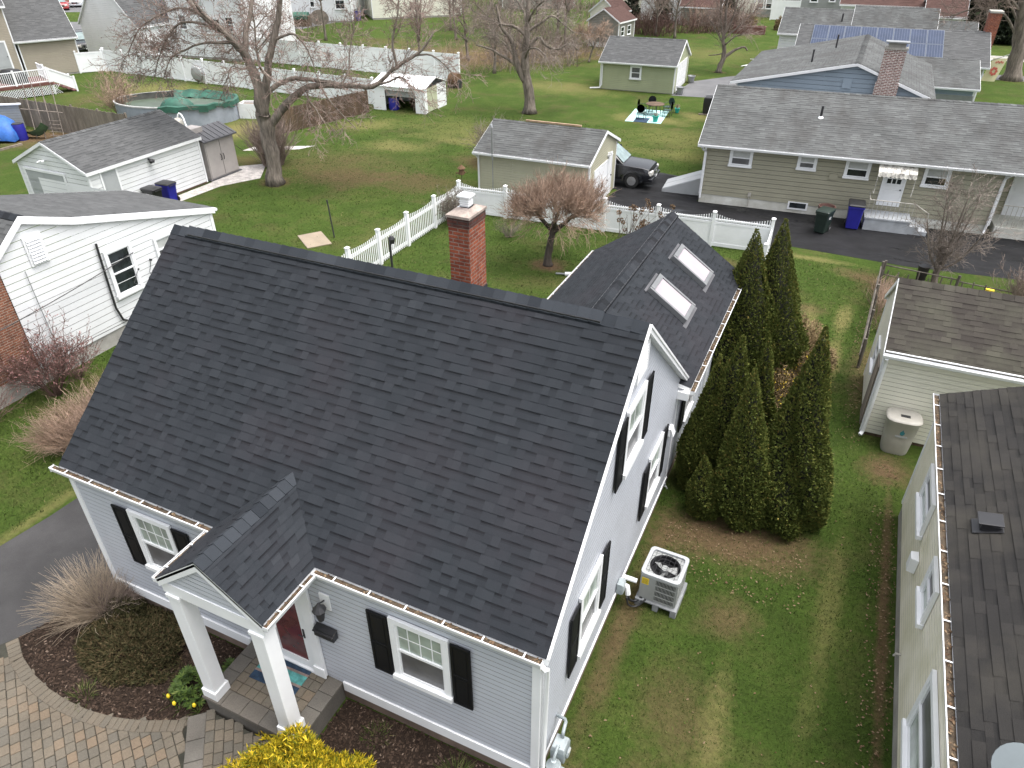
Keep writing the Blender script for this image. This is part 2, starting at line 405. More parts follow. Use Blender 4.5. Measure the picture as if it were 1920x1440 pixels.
# ------------------------------------------------------------------ ground
def ground_mat():
    m, nt, b = nodes('lawn')
    vec = coord(nt)
    big = noise(nt, vec, 0.16, 5, 0.62)
    med = noise(nt, vec, 0.85, 6, 0.68)
    fin = noise(nt, vec, 9, 5, 0.7)
    c = ramp(nt, big, [(0.32, (0.042, 0.068, 0.014)), (0.5, (0.052, 0.090, 0.016)), (0.62, (0.070, 0.106, 0.020)), (0.75, (0.11, 0.118, 0.034))]).outputs[0]
    c2 = ramp(nt, med, [(0.30, (0.038, 0.058, 0.013)), (0.52, (0.060, 0.096, 0.018)), (0.70, (0.130, 0.126, 0.045))]).outputs[0]
    c = mix(nt, 0.55, c, c2)
    thin = ramp(nt, noise(nt, vec, 0.38, 6, 0.7), [(0.52, 0.0), (0.66, 0.55)]).outputs[0]
    c = mix(nt, thin, c, (0.095, 0.078, 0.036))
    rich = ramp(nt, noise(nt, vec, 1.7, 5, 0.7), [(0.55, 0.0), (0.70, 0.5)]).outputs[0]
    c = mix(nt, rich, c, (0.030, 0.056, 0.010))
    # dry and bare patches with a shape of their own
    brown = mix(nt, noise(nt, vec, 4, 5), (0.10, 0.055, 0.034), (0.19, 0.13, 0.075))
    straw = mix(nt, noise(nt, vec, 5, 5), (0.17, 0.155, 0.05), (0.27, 0.225, 0.105))
    wob = nd(nt, 'ShaderNodeTexNoise', Scale=0.55, Detail=5.0, Roughness=0.75)
    nt.links.new(vec, wob.inputs['Vector'])
    wf = nd(nt, 'ShaderNodeTexNoise', Scale=6.0, Detail=4.0, Roughness=0.7)
    nt.links.new(vec, wf.inputs['Vector'])
    def patch(c, x, y, rx, ry, ang, col, amt):
        mp = nd(nt, 'ShaderNodeMapping'); mp.vector_type = 'TEXTURE'
        mp.inputs['Location'].default_value = (x, y, 0); mp.inputs['Rotation'].default_value = (0, 0, R(ang)); mp.inputs['Scale'].default_value = (rx, ry, 1)
        nt.links.new(vec, mp.inputs[0])
        ln = nd(nt, 'ShaderNodeVectorMath', operation='LENGTH'); nt.links.new(mp.outputs[0], ln.inputs[0])
        s1 = nd(nt, 'ShaderNodeMath', operation='MULTIPLY_ADD'); nt.links.new(wob.outputs['Fac'], s1.inputs[0]); s1.inputs[1].default_value = 1.5; nt.links.new(ln.outputs['Value'], s1.inputs[2])
        s2 = nd(nt, 'ShaderNodeMath', operation='MULTIPLY_ADD'); nt.links.new(wf.outputs['Fac'], s2.inputs[0]); s2.inputs[1].default_value = 0.9; nt.links.new(s1.outputs[0], s2.inputs[2])
        f = ramp(nt, s2.outputs[0], [(0.0, amt), (0.62, amt), (0.92, 0.0)])
        mr = nd(nt, 'ShaderNodeMath', operation='MULTIPLY'); nt.links.new(s2.outputs[0], mr.inputs[0]); mr.inputs[1].default_value = 0.42
        nt.links.new(mr.outputs[0], f.inputs[0])
        return mix(nt, f.outputs[0], c, col)
    for a in PATCHES:
        c = patch(c, *a[:5], {'b': brown, 's': straw}[a[5]], a[6])
    g = ramp(nt, fin, [(0.25, 0.62), (0.75, 1.2)]).outputs[0]
    c = mix(nt, 1.0, c, g, 'MULTIPLY')
    nt.links.new(c, b.inputs['Base Color'])
    b.inputs['Roughness'].default_value = 1.0
    b.inputs['Specular IOR Level'].default_value = 0.1
    setbump(nt, b, noise(nt, vec, 26, 6, 0.75), 1.0, 0.06)
    return m
PATCHES = [
    # x, y, rx, ry, angle, kind, amount
    (11.0, 6.75, 2.3, 1.1, 10, 'b', 0.85), (9.5, 3.4, 0.35, 4.5, 0, 'b', 0.65), (9.6, -0.4, 0.7, 1.2, 0, 'b', 0.75),
    (10.9, 2.2, 0.9, 1.6, 20, 'b', 0.45), (11.4, 4.6, 0.8, 0.7, 0, 'b', 0.55), (10.6, 0.6, 0.5, 0.7, 0, 'b', 0.5), (12.2, 0.4, 0.5, 0.6, 0, 'b', 0.4),
    (11.6, 1.8, 0.35, 2.0, 4, 's', 0.55), (13.1, 5.5, 0.3, 3.4, -3, 's', 0.4), (12.3, 15.6, 0.35, 2.2, -4, 's', 0.9), (12.45, 18.6, 0.35, 1.5, -4, 's', 0.7),
    (11.2, 19.0, 0.9, 0.6, 0, 'b', 0.6), (11.6, 16.9, 0.7, 0.4, 0, 'b', 0.7), (11.4, 18.2, 0.35, 1.2, 0, 's', 0.55), (12.9, 22.6, 1.6, 0.9, -20, 'b', 0.7), (11.0, 23.6, 2.0, 0.35, 0, 's', 0.6),
    (14.1, 6.0, 0.14, 6.0, 0, 'b', 0.8), (13.3, 15.5, 0.6, 3.2, 0, 'b', 0.55), (14.0, 10.8, 0.8, 0.9, 0, 'b', 0.9), (14.0, 22.0, 0.9, 1.4, 0, 'b', 0.6),
    (1.7, 18.6, 1.0, 0.8, 0, 'b', 1.0), (2.0, 17.0, 1.6, 0.8, 30, 'b', 0.3), (7.5, 21.8, 2.0, 0.5, 0, 'b', 0.5),
    (-12.0, 24.5, 4.0, 2.4, 15, 'b', 0.62), (-8.0, 25.2, 3.5, 2.0, 0, 'b', 0.5), (-14.9, 22.2, 1.1, 1.0, 0, 'b', 0.7),
    (-6.6, 29.6, 2.4, 1.6, 0, 'b', 0.65), (-13.0, 30.5, 3.0, 1.6, 20, 's', 0.55), (-17.5, 34.0, 3.0, 1.8, 30, 's', 0.5), (-9.5, 33.0, 5.0, 0.9, 0, 's', 0.4),
    (-24.0, 29.5, 3.5, 3.0, 0, 's', 0.75), (-38.0, 36.5, 6.0, 3.0, 0, 's', 0.55), (-40.0, 32.5, 3.5, 3.5, 0, 'b', 0.35), (-25.0, 46.0, 7.0, 2.0, 0, 'b', 0.3),
    (-19.0, 24.5, 3.0, 1.2, 0, 'b', 0.5), (-1.0, 43.0, 3.5, 1.6, 0, 's', 0.6), (1.5, 45.0, 1.5, 1.5, 0, 's', 0.6), (-10.0, 50.0, 6.0, 3.0, 0, 's', 0.45), (3.0, 35.5, 4.0, 1.4, 0, 's', 0.45),
    (-22.0, 60.0, 12.0, 7.0, 20, 'b', 0.85), (-8.0, 35.5, 9.0, 3.5, 0, 's', 0.4), (2.0, 39.0, 5.0, 3.0, 0, 's', 0.4), (-28.0, 43.5, 9.0, 2.5, 0, 's', 0.45), (-5.0, 56.5, 5.0, 3.0, 0, 's', 0.3), (-4.0, 70.0, 9.0, 6.0, 0, 's', 0.3), (-14.0, 26.5, 6.0, 3.0, 10, 'b', 0.35), (-6.0, 19.0, 1.5, 3.0, 0, 's', 0.2), (-30.0, 58.0, 9.0, 5.0, 20, 's', 0.6), (-15.0, 66.0, 6.0, 5.0, 0, 'b', 0.7), (-36.0, 64.0, 5, 3, 0, 'b', 0.4), (-34.0, 23.0, 3.5, 3.0, 0, 'b', 0.9),
    (-6.9, 5.6, 1.3, 1.2, 0, 'b', 0.6), (-7.2, 6.9, 0.5, 0.6, 0, 's', 0.6), (-6.6, 3.9, 1.6, 0.7, 10, 'b', 0.6), (-3.7, 0.7, 0.25, 2.0, 0, 's', 0.5), (-4.3, 22.3, 0.3, 0.3, 0, 'b', .6),
    (15.5, 21.5, 3.0, 1.6, 0, 'b', 0.6), (-0.3, 61.2, 0.8, 0.6, 0, 'b', 0.7), (-9.2, 41.3, 1.0, 0.8, 0, 'b', 0.6), (21.7, 67.4, 1.6, 1.0, 0, 'b', 0.7),
]
def polysheet(name, pts, z, material, sub=None):
    mb = MB(); mb.face([(x, y, z) for x, y in pts])
    return struct(mb.build(name, material))
lawn_mat = ground_mat()
mb = MB(); mb.face([(-320, -60, 0), (260, -60, 0), (260, 420, 0), (-320, 420, 0)])
struct(mb.build('lawn', lawn_mat))

# wet asphalt by the olive ranch house
def wet_asphalt():
    m, nt, b = nodes('wet_asphalt')
    vec = coord(nt)
    c = ramp(nt, noise(nt, vec, 0.8, 6, 0.65), [(0.35, (0.006, 0.006, 0.007)), (0.62, (0.014, 0.014, 0.016))]).outputs[0]
    c = mix(nt, 1.0, c, ramp(nt, noise(nt, vec, 60, 3), [(0.3, 0.7), (0.8, 1.15)]).outputs[0], 'MULTIPLY')
    nt.links.new(c, b.inputs['Base Color'])
    r = ramp(nt, noise(nt, coord(nt, (0.5, 1.4, 1)), 0.9, 5, 0.6), [(0.4, 0.85), (0.58, 0.6), (0.66, 0.25)])
    nt.links.new(r.outputs[0], b.inputs['Roughness'])
    b.inputs['Specular IOR Level'].default_value = 0.25
    setbump(nt, b, noise(nt, vec, 90, 3), 0.25, 0.01)
    return m
wet = wet_asphalt()
polysheet('ranch_driveway', [(-1.6, 28.4), (-1.6, 31.3), (2.6, 32.0), (4.6, 31.6), (6, 29.5), (5.2, 28.4), (30, 30.4), (30, 25.4), (18.4, 24.75), (14.4, 24.3), (10.1, 24.5), (9.4, 23.6), (1.0, 23.6), (1.3, 28.4)][:14], 0.004, wet)
# grey driveway left of the cape house
polysheet('driveway', [(-3.6, -9), (-3.57, -0.25), (-3.42, 0.9), (-3.38, 1.7), (-3.4, 12.5), (-0.42, 12.5), (-0.42, 0.0), (-0.75, -1.75), (-1.5, -2.6), (-1.6, -9)], 0.004, mat['asphalt'])
polysheet('far_driveway', [(-1.75, 50.6), (4.0, 51.5), (6.5, 58), (4.6, 63.5), (0.6, 59.5), (-1.55, 56.4)], 0.004, mat['far_asphalt'])
polysheet('road', [(-130, 40), (-76, 63.5), (-50, 76), (-50, 68), (-72, 57.6), (-130, 30)], 0.004, mat['far_asphalt'])
polysheet('parking_road', [(-120, 62), (-90, 78), (-84, 72), (-112, 55)], 0.008, mat['far_asphalt'])
polysheet('footpath', [(16, 76.6), (60, 80.5), (60, 83.5), (16, 79.4)], 0.004, mat['concrete'])
polysheet('right_driveway', [(17.4, 66.8), (60, 70.6), (60, 73), (17.4, 69.2)], 0.004, mat['far_asphalt'])
polysheet('gravel_strip', [(-17.95, 17.0), (-17.2, 17.75), (-17.1, 20.6), (-16.15, 22.45), (-17.6, 24.6), (-18.85, 23.4), (-18.95, 21.2), (-17.95, 20.9)], 0.006, mat['gravel'])
polysheet('gravel_path', [(-20.6, 26.0), (-17.8, 27.6), (-17.4, 28.6), (-20.6, 26.9)], 0.006, mat['gravel'])

# mulch beds: a lumpy sheet carrying loose chips
def mulch_bed(name, poly, n, seed):
    rnd = random.Random(seed)
    mb = MB()
    mb.face([(x, y, 0.008) for x, y in poly], 0, 0.15)
    xs = [p[0] for p in poly]; ys = [p[1] for p in poly]
    k = 0
    while k < n:
        x = rnd.uniform(min(xs), max(xs)); y = rnd.uniform(min(ys), max(ys))
        if not inpoly(x, y, poly): continue
        k += 1
        a = rnd.uniform(0, 6.28); l = rnd.uniform(0.008, 0.032); wd = l * rnd.uniform(0.25, 0.6); ti = rnd.uniform(-0.5, 0.5)
        u = V(math.cos(a), math.sin(a), ti * 0.6); v = V(-math.sin(a), math.cos(a), rnd.uniform(-.4, .4))
        P = V(x, y, rnd.uniform(0.012, 0.04))
        mb.face([P - u * l - v * wd, P + u * l - v * wd, P + u * l + v * wd, P - u * l + v * wd], 0, rnd.random())
    return stuff(mb.build(name, mat['mulch_chip']))
def inpoly(x, y, poly):
    c = False; j = len(poly) - 1
    for i in range(len(poly)):
        a, b = poly[i], poly[j]
        if (a[1] > y) != (b[1] > y) and x < (b[0] - a[0]) * (y - a[1]) / (b[1] - a[1]) + a[0]: c = not c
        j = i
    return c
ARC = [(-0.92, -1.62), (-0.45, -1.86), (0.1, -2.02), (0.6, -2.10), (1.07, -2.12), (1.6, -2.09), (2.1, -2.0), (2.6, -1.84), (3.05, -1.62), (3.3, -1.5)]
BED_L = [(-0.45, 0.0), (-0.72, -1.0)] + ARC + [(3.5, -1.22), (3.5, 0.0)]
BED_R = [(5.56, 0.0), (5.56, -1.25), (5.2, -1.7), (5.0, -3.4), (9.35, -3.4), (9.35, 0.0)]
mulch_bed('mulch_bed', BED_L, 11000, 3)
mulch_bed('mulch_bed', BED_R, 16000, 4)

# ------------------------------------------------------------------ paving at the lower left
def stone(mb, c, u, v, a, b, z0, z1, t, m=0, ch=0.008):
    """one stone, slightly chamfered"""
    c = V(*c, 0); u = V(*u, 0); v = V(*v, 0)
    def ring(s, z): return [c + u * x * (a / 2 - s) + v * y * (b / 2 - s) + V(0, 0, z) for x, y in ((-1, -1), (1, -1), (1, 1), (-1, 1))]
    lo, mi, hi = ring(0, z0), ring(0, z1 - ch), ring(ch, z1)
    mb.face(hi, m, t)
    for A, B in ((lo, mi), (mi, hi)):
        for k in range(4): mb.face([A[k], A[(k + 1) % 4], B[(k + 1) % 4], B[k]], m, t)
rnd = random.Random(7)
FIELD = [(-1.35, -2.35)] + [(x, y - 0.02) for x, y in ARC[1:]] + [(3.28, -1.5), (4.3, -2.65), (4.3, -4.6), (-1.6, -4.6)]
mb = MB()
mb.face([(x, y, 0.010) for x, y in [(-1.5, -2.5)] + [(-0.95, -1.6)] + ARC[1:] + [(4.6, -2.9), (4.6, -4.7), (-1.6, -4.7)]], 1)
# stones run in straight columns, joints across them staggered
ang = R(148); U = (math.cos(ang), math.sin(ang)); Wv = (-U[1], U[0])
for i in range(-40, 40):
    off = rnd.uniform(0, 0.2)
    for j in range(-60, 60):
        px = 1.5 + Wv[0] * i * 0.155 + U[0] * (j * 0.20 + off); py = -2.8 + Wv[1] * i * 0.155 + U[1] * (j * 0.20 + off)
        if not inpoly(px, py, FIELD): continue
        sk = (U[0] * math.cos(0.12) - U[1] * math.sin(0.12), U[0] * math.sin(0.12) + U[1] * math.cos(0.12))
        stone(mb, (px + rnd.gauss(0, .002), py + rnd.gauss(0, .002)), U, Wv, 0.19, 0.146, 0.0, 0.03 + rnd.uniform(0, .004), rnd.random())
# curved border course along the mulch bed
pl = [V(x, y) for x, y in ARC]
seg = []
for a, b in zip(pl[:-1], pl[1:]):
    L = np.linalg.norm(b - a); n = max(1, int(round(L / 0.115)))
    for k in range(n): seg.append((a + (b - a) * (k + .5) / n, (b - a) / L, L / n))
for c, d, l in seg:
    nrm = V(d[1], -d[0])
    stone(mb, tuple(c + nrm * 0.11), tuple(d), tuple(nrm), l * 0.94, 0.215, 0.0, 0.044 + rnd.uniform(0, .003), 0.15 + 0.6 * rnd.random())
struct(mb.build('patio_paving', [mat['paver'], mat['joint_sand']]))

# raised landing and porch slab
mb = MB()
LAND = [(3.36, -1.5), (3.60, -1.26), (5.5, -1.26), (5.5, -3.6), (5.2, -3.6)]
zl = 0.17
mb.face([(x, y, zl - .02) for x, y in LAND], 1)
mb.face([(3.36, -1.5, 0), (5.2, -3.6, 0), (5.2, -3.6, zl - .02), (3.36, -1.5, zl - .02)], 0, 0.1)
d = V(1.84, -2.1); Ld = np.linalg.norm(d); d /= Ld; nn = V(-d[1], d[0])
q = 0.0
while q < Ld - 0.2:
    l = rnd.uniform(0.36, 0.5)
    stone(mb, tuple(V(3.36, -1.5) + d * (q + l / 2) + nn * 0.15), tuple(d), tuple(nn), l - .012, 0.30, 0.03, zl + rnd.uniform(0, .004), 0.25 * rnd.random())
    q += l
for i in range(-20, 20):
    off = rnd.uniform(0, .2)
    for j in range(-30, 30):
        px = 4.5 + d[0] * (j * .205 + off) + nn[0] * i * .155; py = -2.0 + d[1] * (j * .205 + off) + nn[1] * i * .155
        rel = (V(px, py) - V(3.36, -1.5)) @ nn
        if rel < 0.315 or not inpoly(px, py, LAND): continue
        stone(mb, (px, py), tuple(d), tuple(nn), .195, .146, 0.03, zl - .004 + rnd.uniform(0, .004), rnd.random() * .75, 2)
struct(mb.build('landing', [mat['slab_stone'], mat['joint_sand'], mat['paver']]))
mb = MB()
SX0, SX1, SY0, SZ = 3.52, 5.55, -1.24, 0.50
mb.box(SX0 + .03, SX1 - .03, SY0 + .03, 0.0, 0.0, SZ - .07, 0, 0.05)
mb.box(SX0 + .02, SX1 - .02, SY0 + .02, -0.01, SZ - .06, SZ - .02, 1)
edge = []
def strip(x0, x1, y0, y1, nx, ny, lo=0.0, hi=1.0, mi=0):
    for i in range(nx):
        for j in range(ny):
            ax = x0 + (x1 - x0) * i / nx; bx = x0 + (x1 - x0) * (i + 1) / nx; ay = y0 + (y1 - y0) * j / ny; by = y0 + (y1 - y0) * (j + 1) / ny
            stone(mb, ((ax + bx) / 2, (ay + by) / 2), (1, 0), (0, 1), bx - ax - .008, by - ay - .008, SZ - .07, SZ + rnd.uniform(0, .003), lo + (hi - lo) * rnd.random(), mi, .006)
strip(SX0, SX1, SY0, SY0 + .30, 5, 1, 0, .6)
strip(SX0, SX0 + .30, SY0 + .30, 0, 1, 3, 0, .5)
strip(SX1 - .30, SX1, SY0 + .30, 0, 1, 3, 0, .5)
strip(SX0 + .30, SX1 - .30, SY0 + .30, 0, 8, 5, 0.1, .95, 2)
porch = struct(mb.build('porch_slab', [mat['slab_stone'], mat['joint_sand'], mat['paver']]))

# ------------------------------------------------------------------ building parts
def shingles(mb, eL, eR, rL, rR, exp=0.14, wr=(0.13, 0.34), th=(0.004, 0.011), seed=1, m=0, tones=(0.0, 1.0)):
    rd = random.Random(seed)
    eL, eR, rL, rR = (np.array(p, float) for p in (eL, eR, rL, rR))
    nrm = np.cross(eR - eL, rL - eL); nrm /= np.linalg.norm(nrm)
    S = max(np.linalg.norm(rL - eL), np.linalg.norm(rR - eR))
    n = max(2, int(round(S / exp)))
    sd = (eL - rL) / np.linalg.norm(eL - rL); eL = eL + sd * .012; eR = eR + (eR - rR) / np.linalg.norm(eR - rR) * .012
    for i in range(n):
        t0 = i / n; t1 = min(1.0, (i + 1.2) / n)
        A = eL + (rL - eL) * t0; B = eR + (rR - eR) * t0; C = eL + (rL - eL) * t1; D = eR + (rR - eR) * t1
        L = np.linalg.norm(B - A)
        if L < 0.02: continue
        u = 0.0
        while u < L - 1e-4:
            wd = rd.uniform(*wr); e = min(L, u + wd)
            if L - e < 0.06: e = L
            f0, f1 = u / L, e / L
            hi = rd.random() < 0.5
            h = th[1] if hi else th[0]
            a = A + (B - A) * f0; b = A + (B - A) * f1; c = C + (D - C) * f1; d = C + (D - C) * f0
            tn = rd.uniform(0.48, 0.80) if hi else rd.uniform(0.42, 0.66)
            if rd.random() < .05: tn = rd.uniform(.3, 1)
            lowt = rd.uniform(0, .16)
            tn = tones[0] + (tones[1] - tones[0]) * tn
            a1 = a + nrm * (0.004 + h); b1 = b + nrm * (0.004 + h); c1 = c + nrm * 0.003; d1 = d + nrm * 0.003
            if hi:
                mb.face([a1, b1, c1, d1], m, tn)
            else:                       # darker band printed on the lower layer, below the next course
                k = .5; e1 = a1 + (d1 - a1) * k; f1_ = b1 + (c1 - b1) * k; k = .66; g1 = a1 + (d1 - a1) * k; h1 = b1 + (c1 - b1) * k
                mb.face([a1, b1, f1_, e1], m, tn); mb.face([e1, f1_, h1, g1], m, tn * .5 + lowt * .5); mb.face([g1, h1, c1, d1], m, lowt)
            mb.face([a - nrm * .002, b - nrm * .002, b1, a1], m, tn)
            u = e
def deckslab(mb, eL, eR, rL, rR, th=0.10, mt=0, ms=1):
    eL, eR, rL, rR = (np.array(p, float) for p in (eL, eR, rL, rR))
    nrm = np.cross(eR - eL, rL - eL); nrm /= np.linalg.norm(nrm)
    q = [eL, eR, rR, rL]; lo = [p - V(0, 0, th) for p in q]
    mb.face(q, mt, 0.3); mb.face(lo[::-1], ms)
    for k in range(4): mb.face([lo[k], lo[(k + 1) % 4], q[(k + 1) % 4], q[k]], ms)
def ridgecap(mb, A, B, drop1, drop2, exp=0.2, seed=1, lift=0.02, m=0):
    """saddle-shaped cap pieces along A->B; drop1, drop2 are the vectors down each slope"""
    rd = random.Random(seed)
    A = np.array(A, float); B = np.array(B, float); d1 = np.array(drop1, float); d2 = np.array(drop2, float)
    L = np.linalg.norm(B - A); n = int(L / exp)
    for i in range(n):
        p = A + (B - A) * i / n; q = A + (B - A) * min(1, (i + 1.08) / n)
        z = V(0, 0, lift); zf = V(0, 0, lift + 0.014)
        t = rd.random()
        for d in (d1, d2):
            ed = 0.012
            mb.face([p + zf, q + z, q + z + d, p + zf + d], m, t)
            mb.face([p + zf + d, q + z + d, q + d + V(0, 0, lift - .03), p + d + V(0, 0, lift - .03)], m, 0)
        mb.face([p + zf + d1, p + zf, p + zf + d2, p + d2 + V(0, 0, lift - .02), p + V(0, 0, lift - .02), p + d1 + V(0, 0, lift - .02)], m, t * .5)
def lapwall(mb, P, u, n, z0, z1, xl, exp=0.11, th=0.006, m=0, seed=0):
    """lap siding: P origin (z ignored), u along the wall, n outward, xl(z)->(u0,u1)"""
    rd = random.Random(seed)
    P = V(P[0], P[1], 0); u = V(*u); n = V(*n)
    th = .006; gap = .0075 * (exp / .108)      # slot added under each course, its dark cavity drawing the lap shadow line
    k = int(math.ceil((z1 - z0) / exp))
    for i in range(k):
        a = z0 + i * exp; b = min(z1, a + exp - gap)
        a0, a1 = xl(a); b0, b1 = xl(b)
        if a1 - a0 < 0.02: continue
        q = [P + u * a0 + n * th + V(0, 0, a), P + u * a1 + n * th + V(0, 0, a), P + u * b1 + n * th + V(0, 0, b), P + u * b0 + n * th + V(0, 0, b)]
        mb.face(q, m, rd.random())
def frame_box(mb, P, u, n, u0, u1, z0, z1, d0, d1, m=0, t=0.5):
    """box on a wall: P origin, u along, n outward"""
    P = V(*P); u = V(*u); n = V(*n)
    mb.obox(P + u * u0 + n * d0 + V(0, 0, z0), u, n, (0, 0, 1), u1 - u0, d1 - d0, z1 - z0, m, t)
def window(root, P, u, n, u0, u1, z0, z1, panes=('window_curtain', 'window_screen'), grid=(4, 2), low_grid=None, casing=0.09, proud=0.035, name='window', label=None, slider=False):
    mb = MB()
    P = V(P[0], P[1], 0)
    c = casing
    frame_box(mb, P, u, n, u0, u0 + c, z0, z1, 0, proud); frame_box(mb, P, u, n, u1 - c, u1, z0, z1, 0, proud)
    frame_box(mb, P, u, n, u0 + c, u1 - c, z1 - c, z1, 0, proud + .004)
    iu0, iu1, iz0, iz1 = u0 + c, u1 - c, z0 + c * .9, z1 - c
    zm = (iz0 + iz1) / 2; s = min(0.035, (u1 - u0) * .05)
    if not slider:
        frame_box(mb, P, u, n, iu0, iu1, zm - s * .7, zm + s * .7, .004, proud * .75)
        frame_box(mb, P, u, n, iu0, iu0 + s, iz0, iz1, .004, proud * .6); frame_box(mb, P, u, n, iu1 - s, iu1, iz0, iz1, .004, proud * .6)
        frame_box(mb, P, u, n, iu0 + s, iu1 - s, iz0, iz0 + s, .004, proud * .6); frame_box(mb, P, u, n, iu0 + s, iu1 - s, iz1 - s, iz1, .004, proud * .6)
    else:
        um = (iu0 + iu1) / 2
        frame_box(mb, P, u, n, um - s, um + s, iz0, iz1, .004, proud * .75)
    w_ = mb.build(name, mat['white_trim'], root)
    if label: w_['label'] = label
    mb = MB()
    frame_box(mb, P, u, n, u0 - .02, u1 + .02, z0 - .005, z0 + c * .85, .002, proud + .045)
    mb.build('sill', mat['white_trim'], w_)
    def grids(mb, a0, a1, b0, b1, g):
        if not g: return
        for i in range(1, g[0]): x = a0 + (a1 - a0) * i / g[0]; frame_box(mb, P, u, n, x - .008, x + .008, b0, b1, .008, .013, 1)
        for j in range(1, g[1]): z = b0 + (b1 - b0) * j / g[1]; frame_box(mb, P, u, n, a0, a1, z - .008, z + .008, .008, .0125, 1)
    rects = [(iu0, iu1, zm, iz1, panes[0], grid), (iu0, iu1, iz0, zm, panes[1], low_grid)]
    if slider: rects = [(iu0, (iu0 + iu1) / 2, iz0, iz1, panes[0], grid), ((iu0 + iu1) / 2, iu1, iz0, iz1, panes[1], low_grid)]
    for a0, a1, b0, b1, mt, g in rects:
        mb = MB(); frame_box(mb, P, u, n, a0, a1, b0, b1, .003, .009)
        grids(mb, a0, a1, b0, b1, g)
        mb.build('pane', [mat[mt], mat['white_trim']], w_)
    return w_
def shutter(root, P, u, n, u0, u1, z0, z1):
    mb = MB(); P = V(P[0], P[1], 0)
    frame_box(mb, P, u, n, u0, u1, z0, z1, .02, .04)
    zm = (z0 + z1) / 2; e = .045
    for a, b in ((z0, z0 + e), (zm - e / 2, zm + e / 2), (z1 - e, z1)): frame_box(mb, P, u, n, u0, u1, a, b, .0405, .052)
    for a, b in ((u0, u0 + e), (u1 - e, u1)): frame_box(mb, P, u, n, a, b, z0 + e, z1 - e, .0405, .0515)
    for a, b in ((z0 + e * 1.6, zm - e * 1.1), (zm + e * 1.1, z1 - e * 1.6)): frame_box(mb, P, u, n, u0 + e * 1.5, u1 - e * 1.5, a, b, .0405, .047)
    return mb.build('shutter', mat['black_shutter'], root, bevel=.003)
def gutter(root, A, B, n, w=0.12, h=0.11, hang=0.62, debris=True, seed=1, mt='white_trim'):
    """open trough from A to B (lip height = A.z), n points outward; A, B lie on the fascia"""
    A = V(*A); B = V(*B); n = V(*n); L = np.linalg.norm(B - A); u = (B - A) / L; z = V(0, 0, 1)
    mb = MB(); rd = random.Random(seed)
    mb.obox(A + n * 0 - z * h, u, n, z, L, .006, h - .035)
    mb.obox(A + n * .006 - z * h, u, n, z, L, w - .03, .006)
    # ogee front
    pr = [(w - .024, -h), (w - .024, -h + .004), (w - .008, -h * .45), (w, -h * .25), (w, 0), (w - .010, .003)]
    for (a, b), (c, d) in zip(pr[:-1], pr[1:]):
        mb.face([A + n * a + z * b, A + u * L + n * a + z * b, A + u * L + n * c + z * d, A + n * c + z * d])
        mb.face([A + n * (a - .004) + z * b, A + n * (c - .004) + z * d, A + u * L + n * (c - .004) + z * d, A + u * L + n * (a - .004) + z * b])
    for q in (A, B - u * .004):
        mb.obox(q + n * .006 - z * h, u, n, z, .004, w - .012, h)
    k = hang * .6
    while k < L:
        mb.obox(A + u * k + n * .004 - z * .004, u, n, z, .022, w - .006, .008); k += hang
    g = mb.build('gutter', mat[mt], root)
    if debris:
        md = MB()
        md.obox(A + u * .01 + n * .007 - z * (h - .008), u, n, z, L - .02, w - .030, h * .62, 0)
        for i in range(int(L * 26)):
            p = A + u * rd.uniform(.02, L - .02) + n * rd.uniform(.015, w - .035) - z * (h * .34 - rd.uniform(0, .02))
            a = rd.uniform(0, 6.3); l = rd.uniform(.012, .03)
            x = (u * math.cos(a) + n * math.sin(a)) * l; y = (-u * math.sin(a) + n * math.cos(a)) * l * .5 + z * rd.uniform(-.008, .008)
            md.face([p - x - y, p + x - y, p + x + y, p - x + y], 1, rd.random())
        md.build('leaf_litter', [mat['gutter_debris'], mat['leaf_debris']], g)
    return g
def downspout(root, pts, name='downspout', r=0.038, mt='white_trim'):
    mb = MB(); mb.tube(pts, r, 8); return mb.build(name, mat[mt], root, smooth=40)

# ------------------------------------------------------------------ the cape house
W_, D_ = 9.2, 7.68
ZB = 0.45
house = thing('cape_house', 'light grey cape house with big charcoal shingle roof, black shutters and a front portico', 'house')
X, Y = (1, 0, 0), (0, 1, 0)
nX, nY = (-1, 0, 0), (0, -1, 0)
YR, ZR = 3.73, 6.56          # ridge line
ZE = 3.38                    # front eave edge at y = -0.02
YB, ZBk = 7.93, 3.17         # rear eave edge
def gz(y):                   # underside of roof on the gable wall
    return (ZE + (y + .02) * (ZR - ZE) / (YR + .02) if y < YR else ZR - (y - YR) * (ZR - ZBk) / (YB - YR)) - 0.13
def gy(z):
    a = (z + .13 - ZE) * (YR + .02) / (ZR - ZE) - .02
    b = YR + (ZR - .13 - z) * (YB - YR) / (ZR - ZBk)
    return max(0.0, a), min(D_, b)
mb = MB()
lapwall(mb, (0, 0), X, nY, ZB, 3.27, lambda z: (0.09, W_ - .09), .108)
mb.build('front_wall', mat['grey_siding'], house)
mb = MB()
lapwall(mb, (W_, 0), Y, X, ZB, gz(YR), lambda z: (max(.09, gy(z)[0]), min(D_ - .05, gy(z)[1])), .108)
mb.build('gable_wall', mat['grey_siding'], house)
mb = MB()
lapwall(mb, (0, D_), nY, nX, ZB, gz(YR), lambda z: (D_ - gy(z)[1], D_ - gy(z)[0]), .108)
lapwall(mb, (W_, D_), nX, Y, ZB, 3.1, lambda z: (0, W_), .108)
mb.build('rear_wall', mat['grey_siding'], house)
mb = MB()
mb.box(.03, W_ - .03, .03, D_ - .03, -.1, ZB + .02)
mb.build('foundation', mat['brown_foundation'], house)
mb = MB()   # skirt and corner boards
mb.box(-.03, 3.5, -.035, .0, ZB - .13, ZB + .10); mb.box(5.57, W_ + .03, -.035, .0, ZB - .13, ZB + .10)
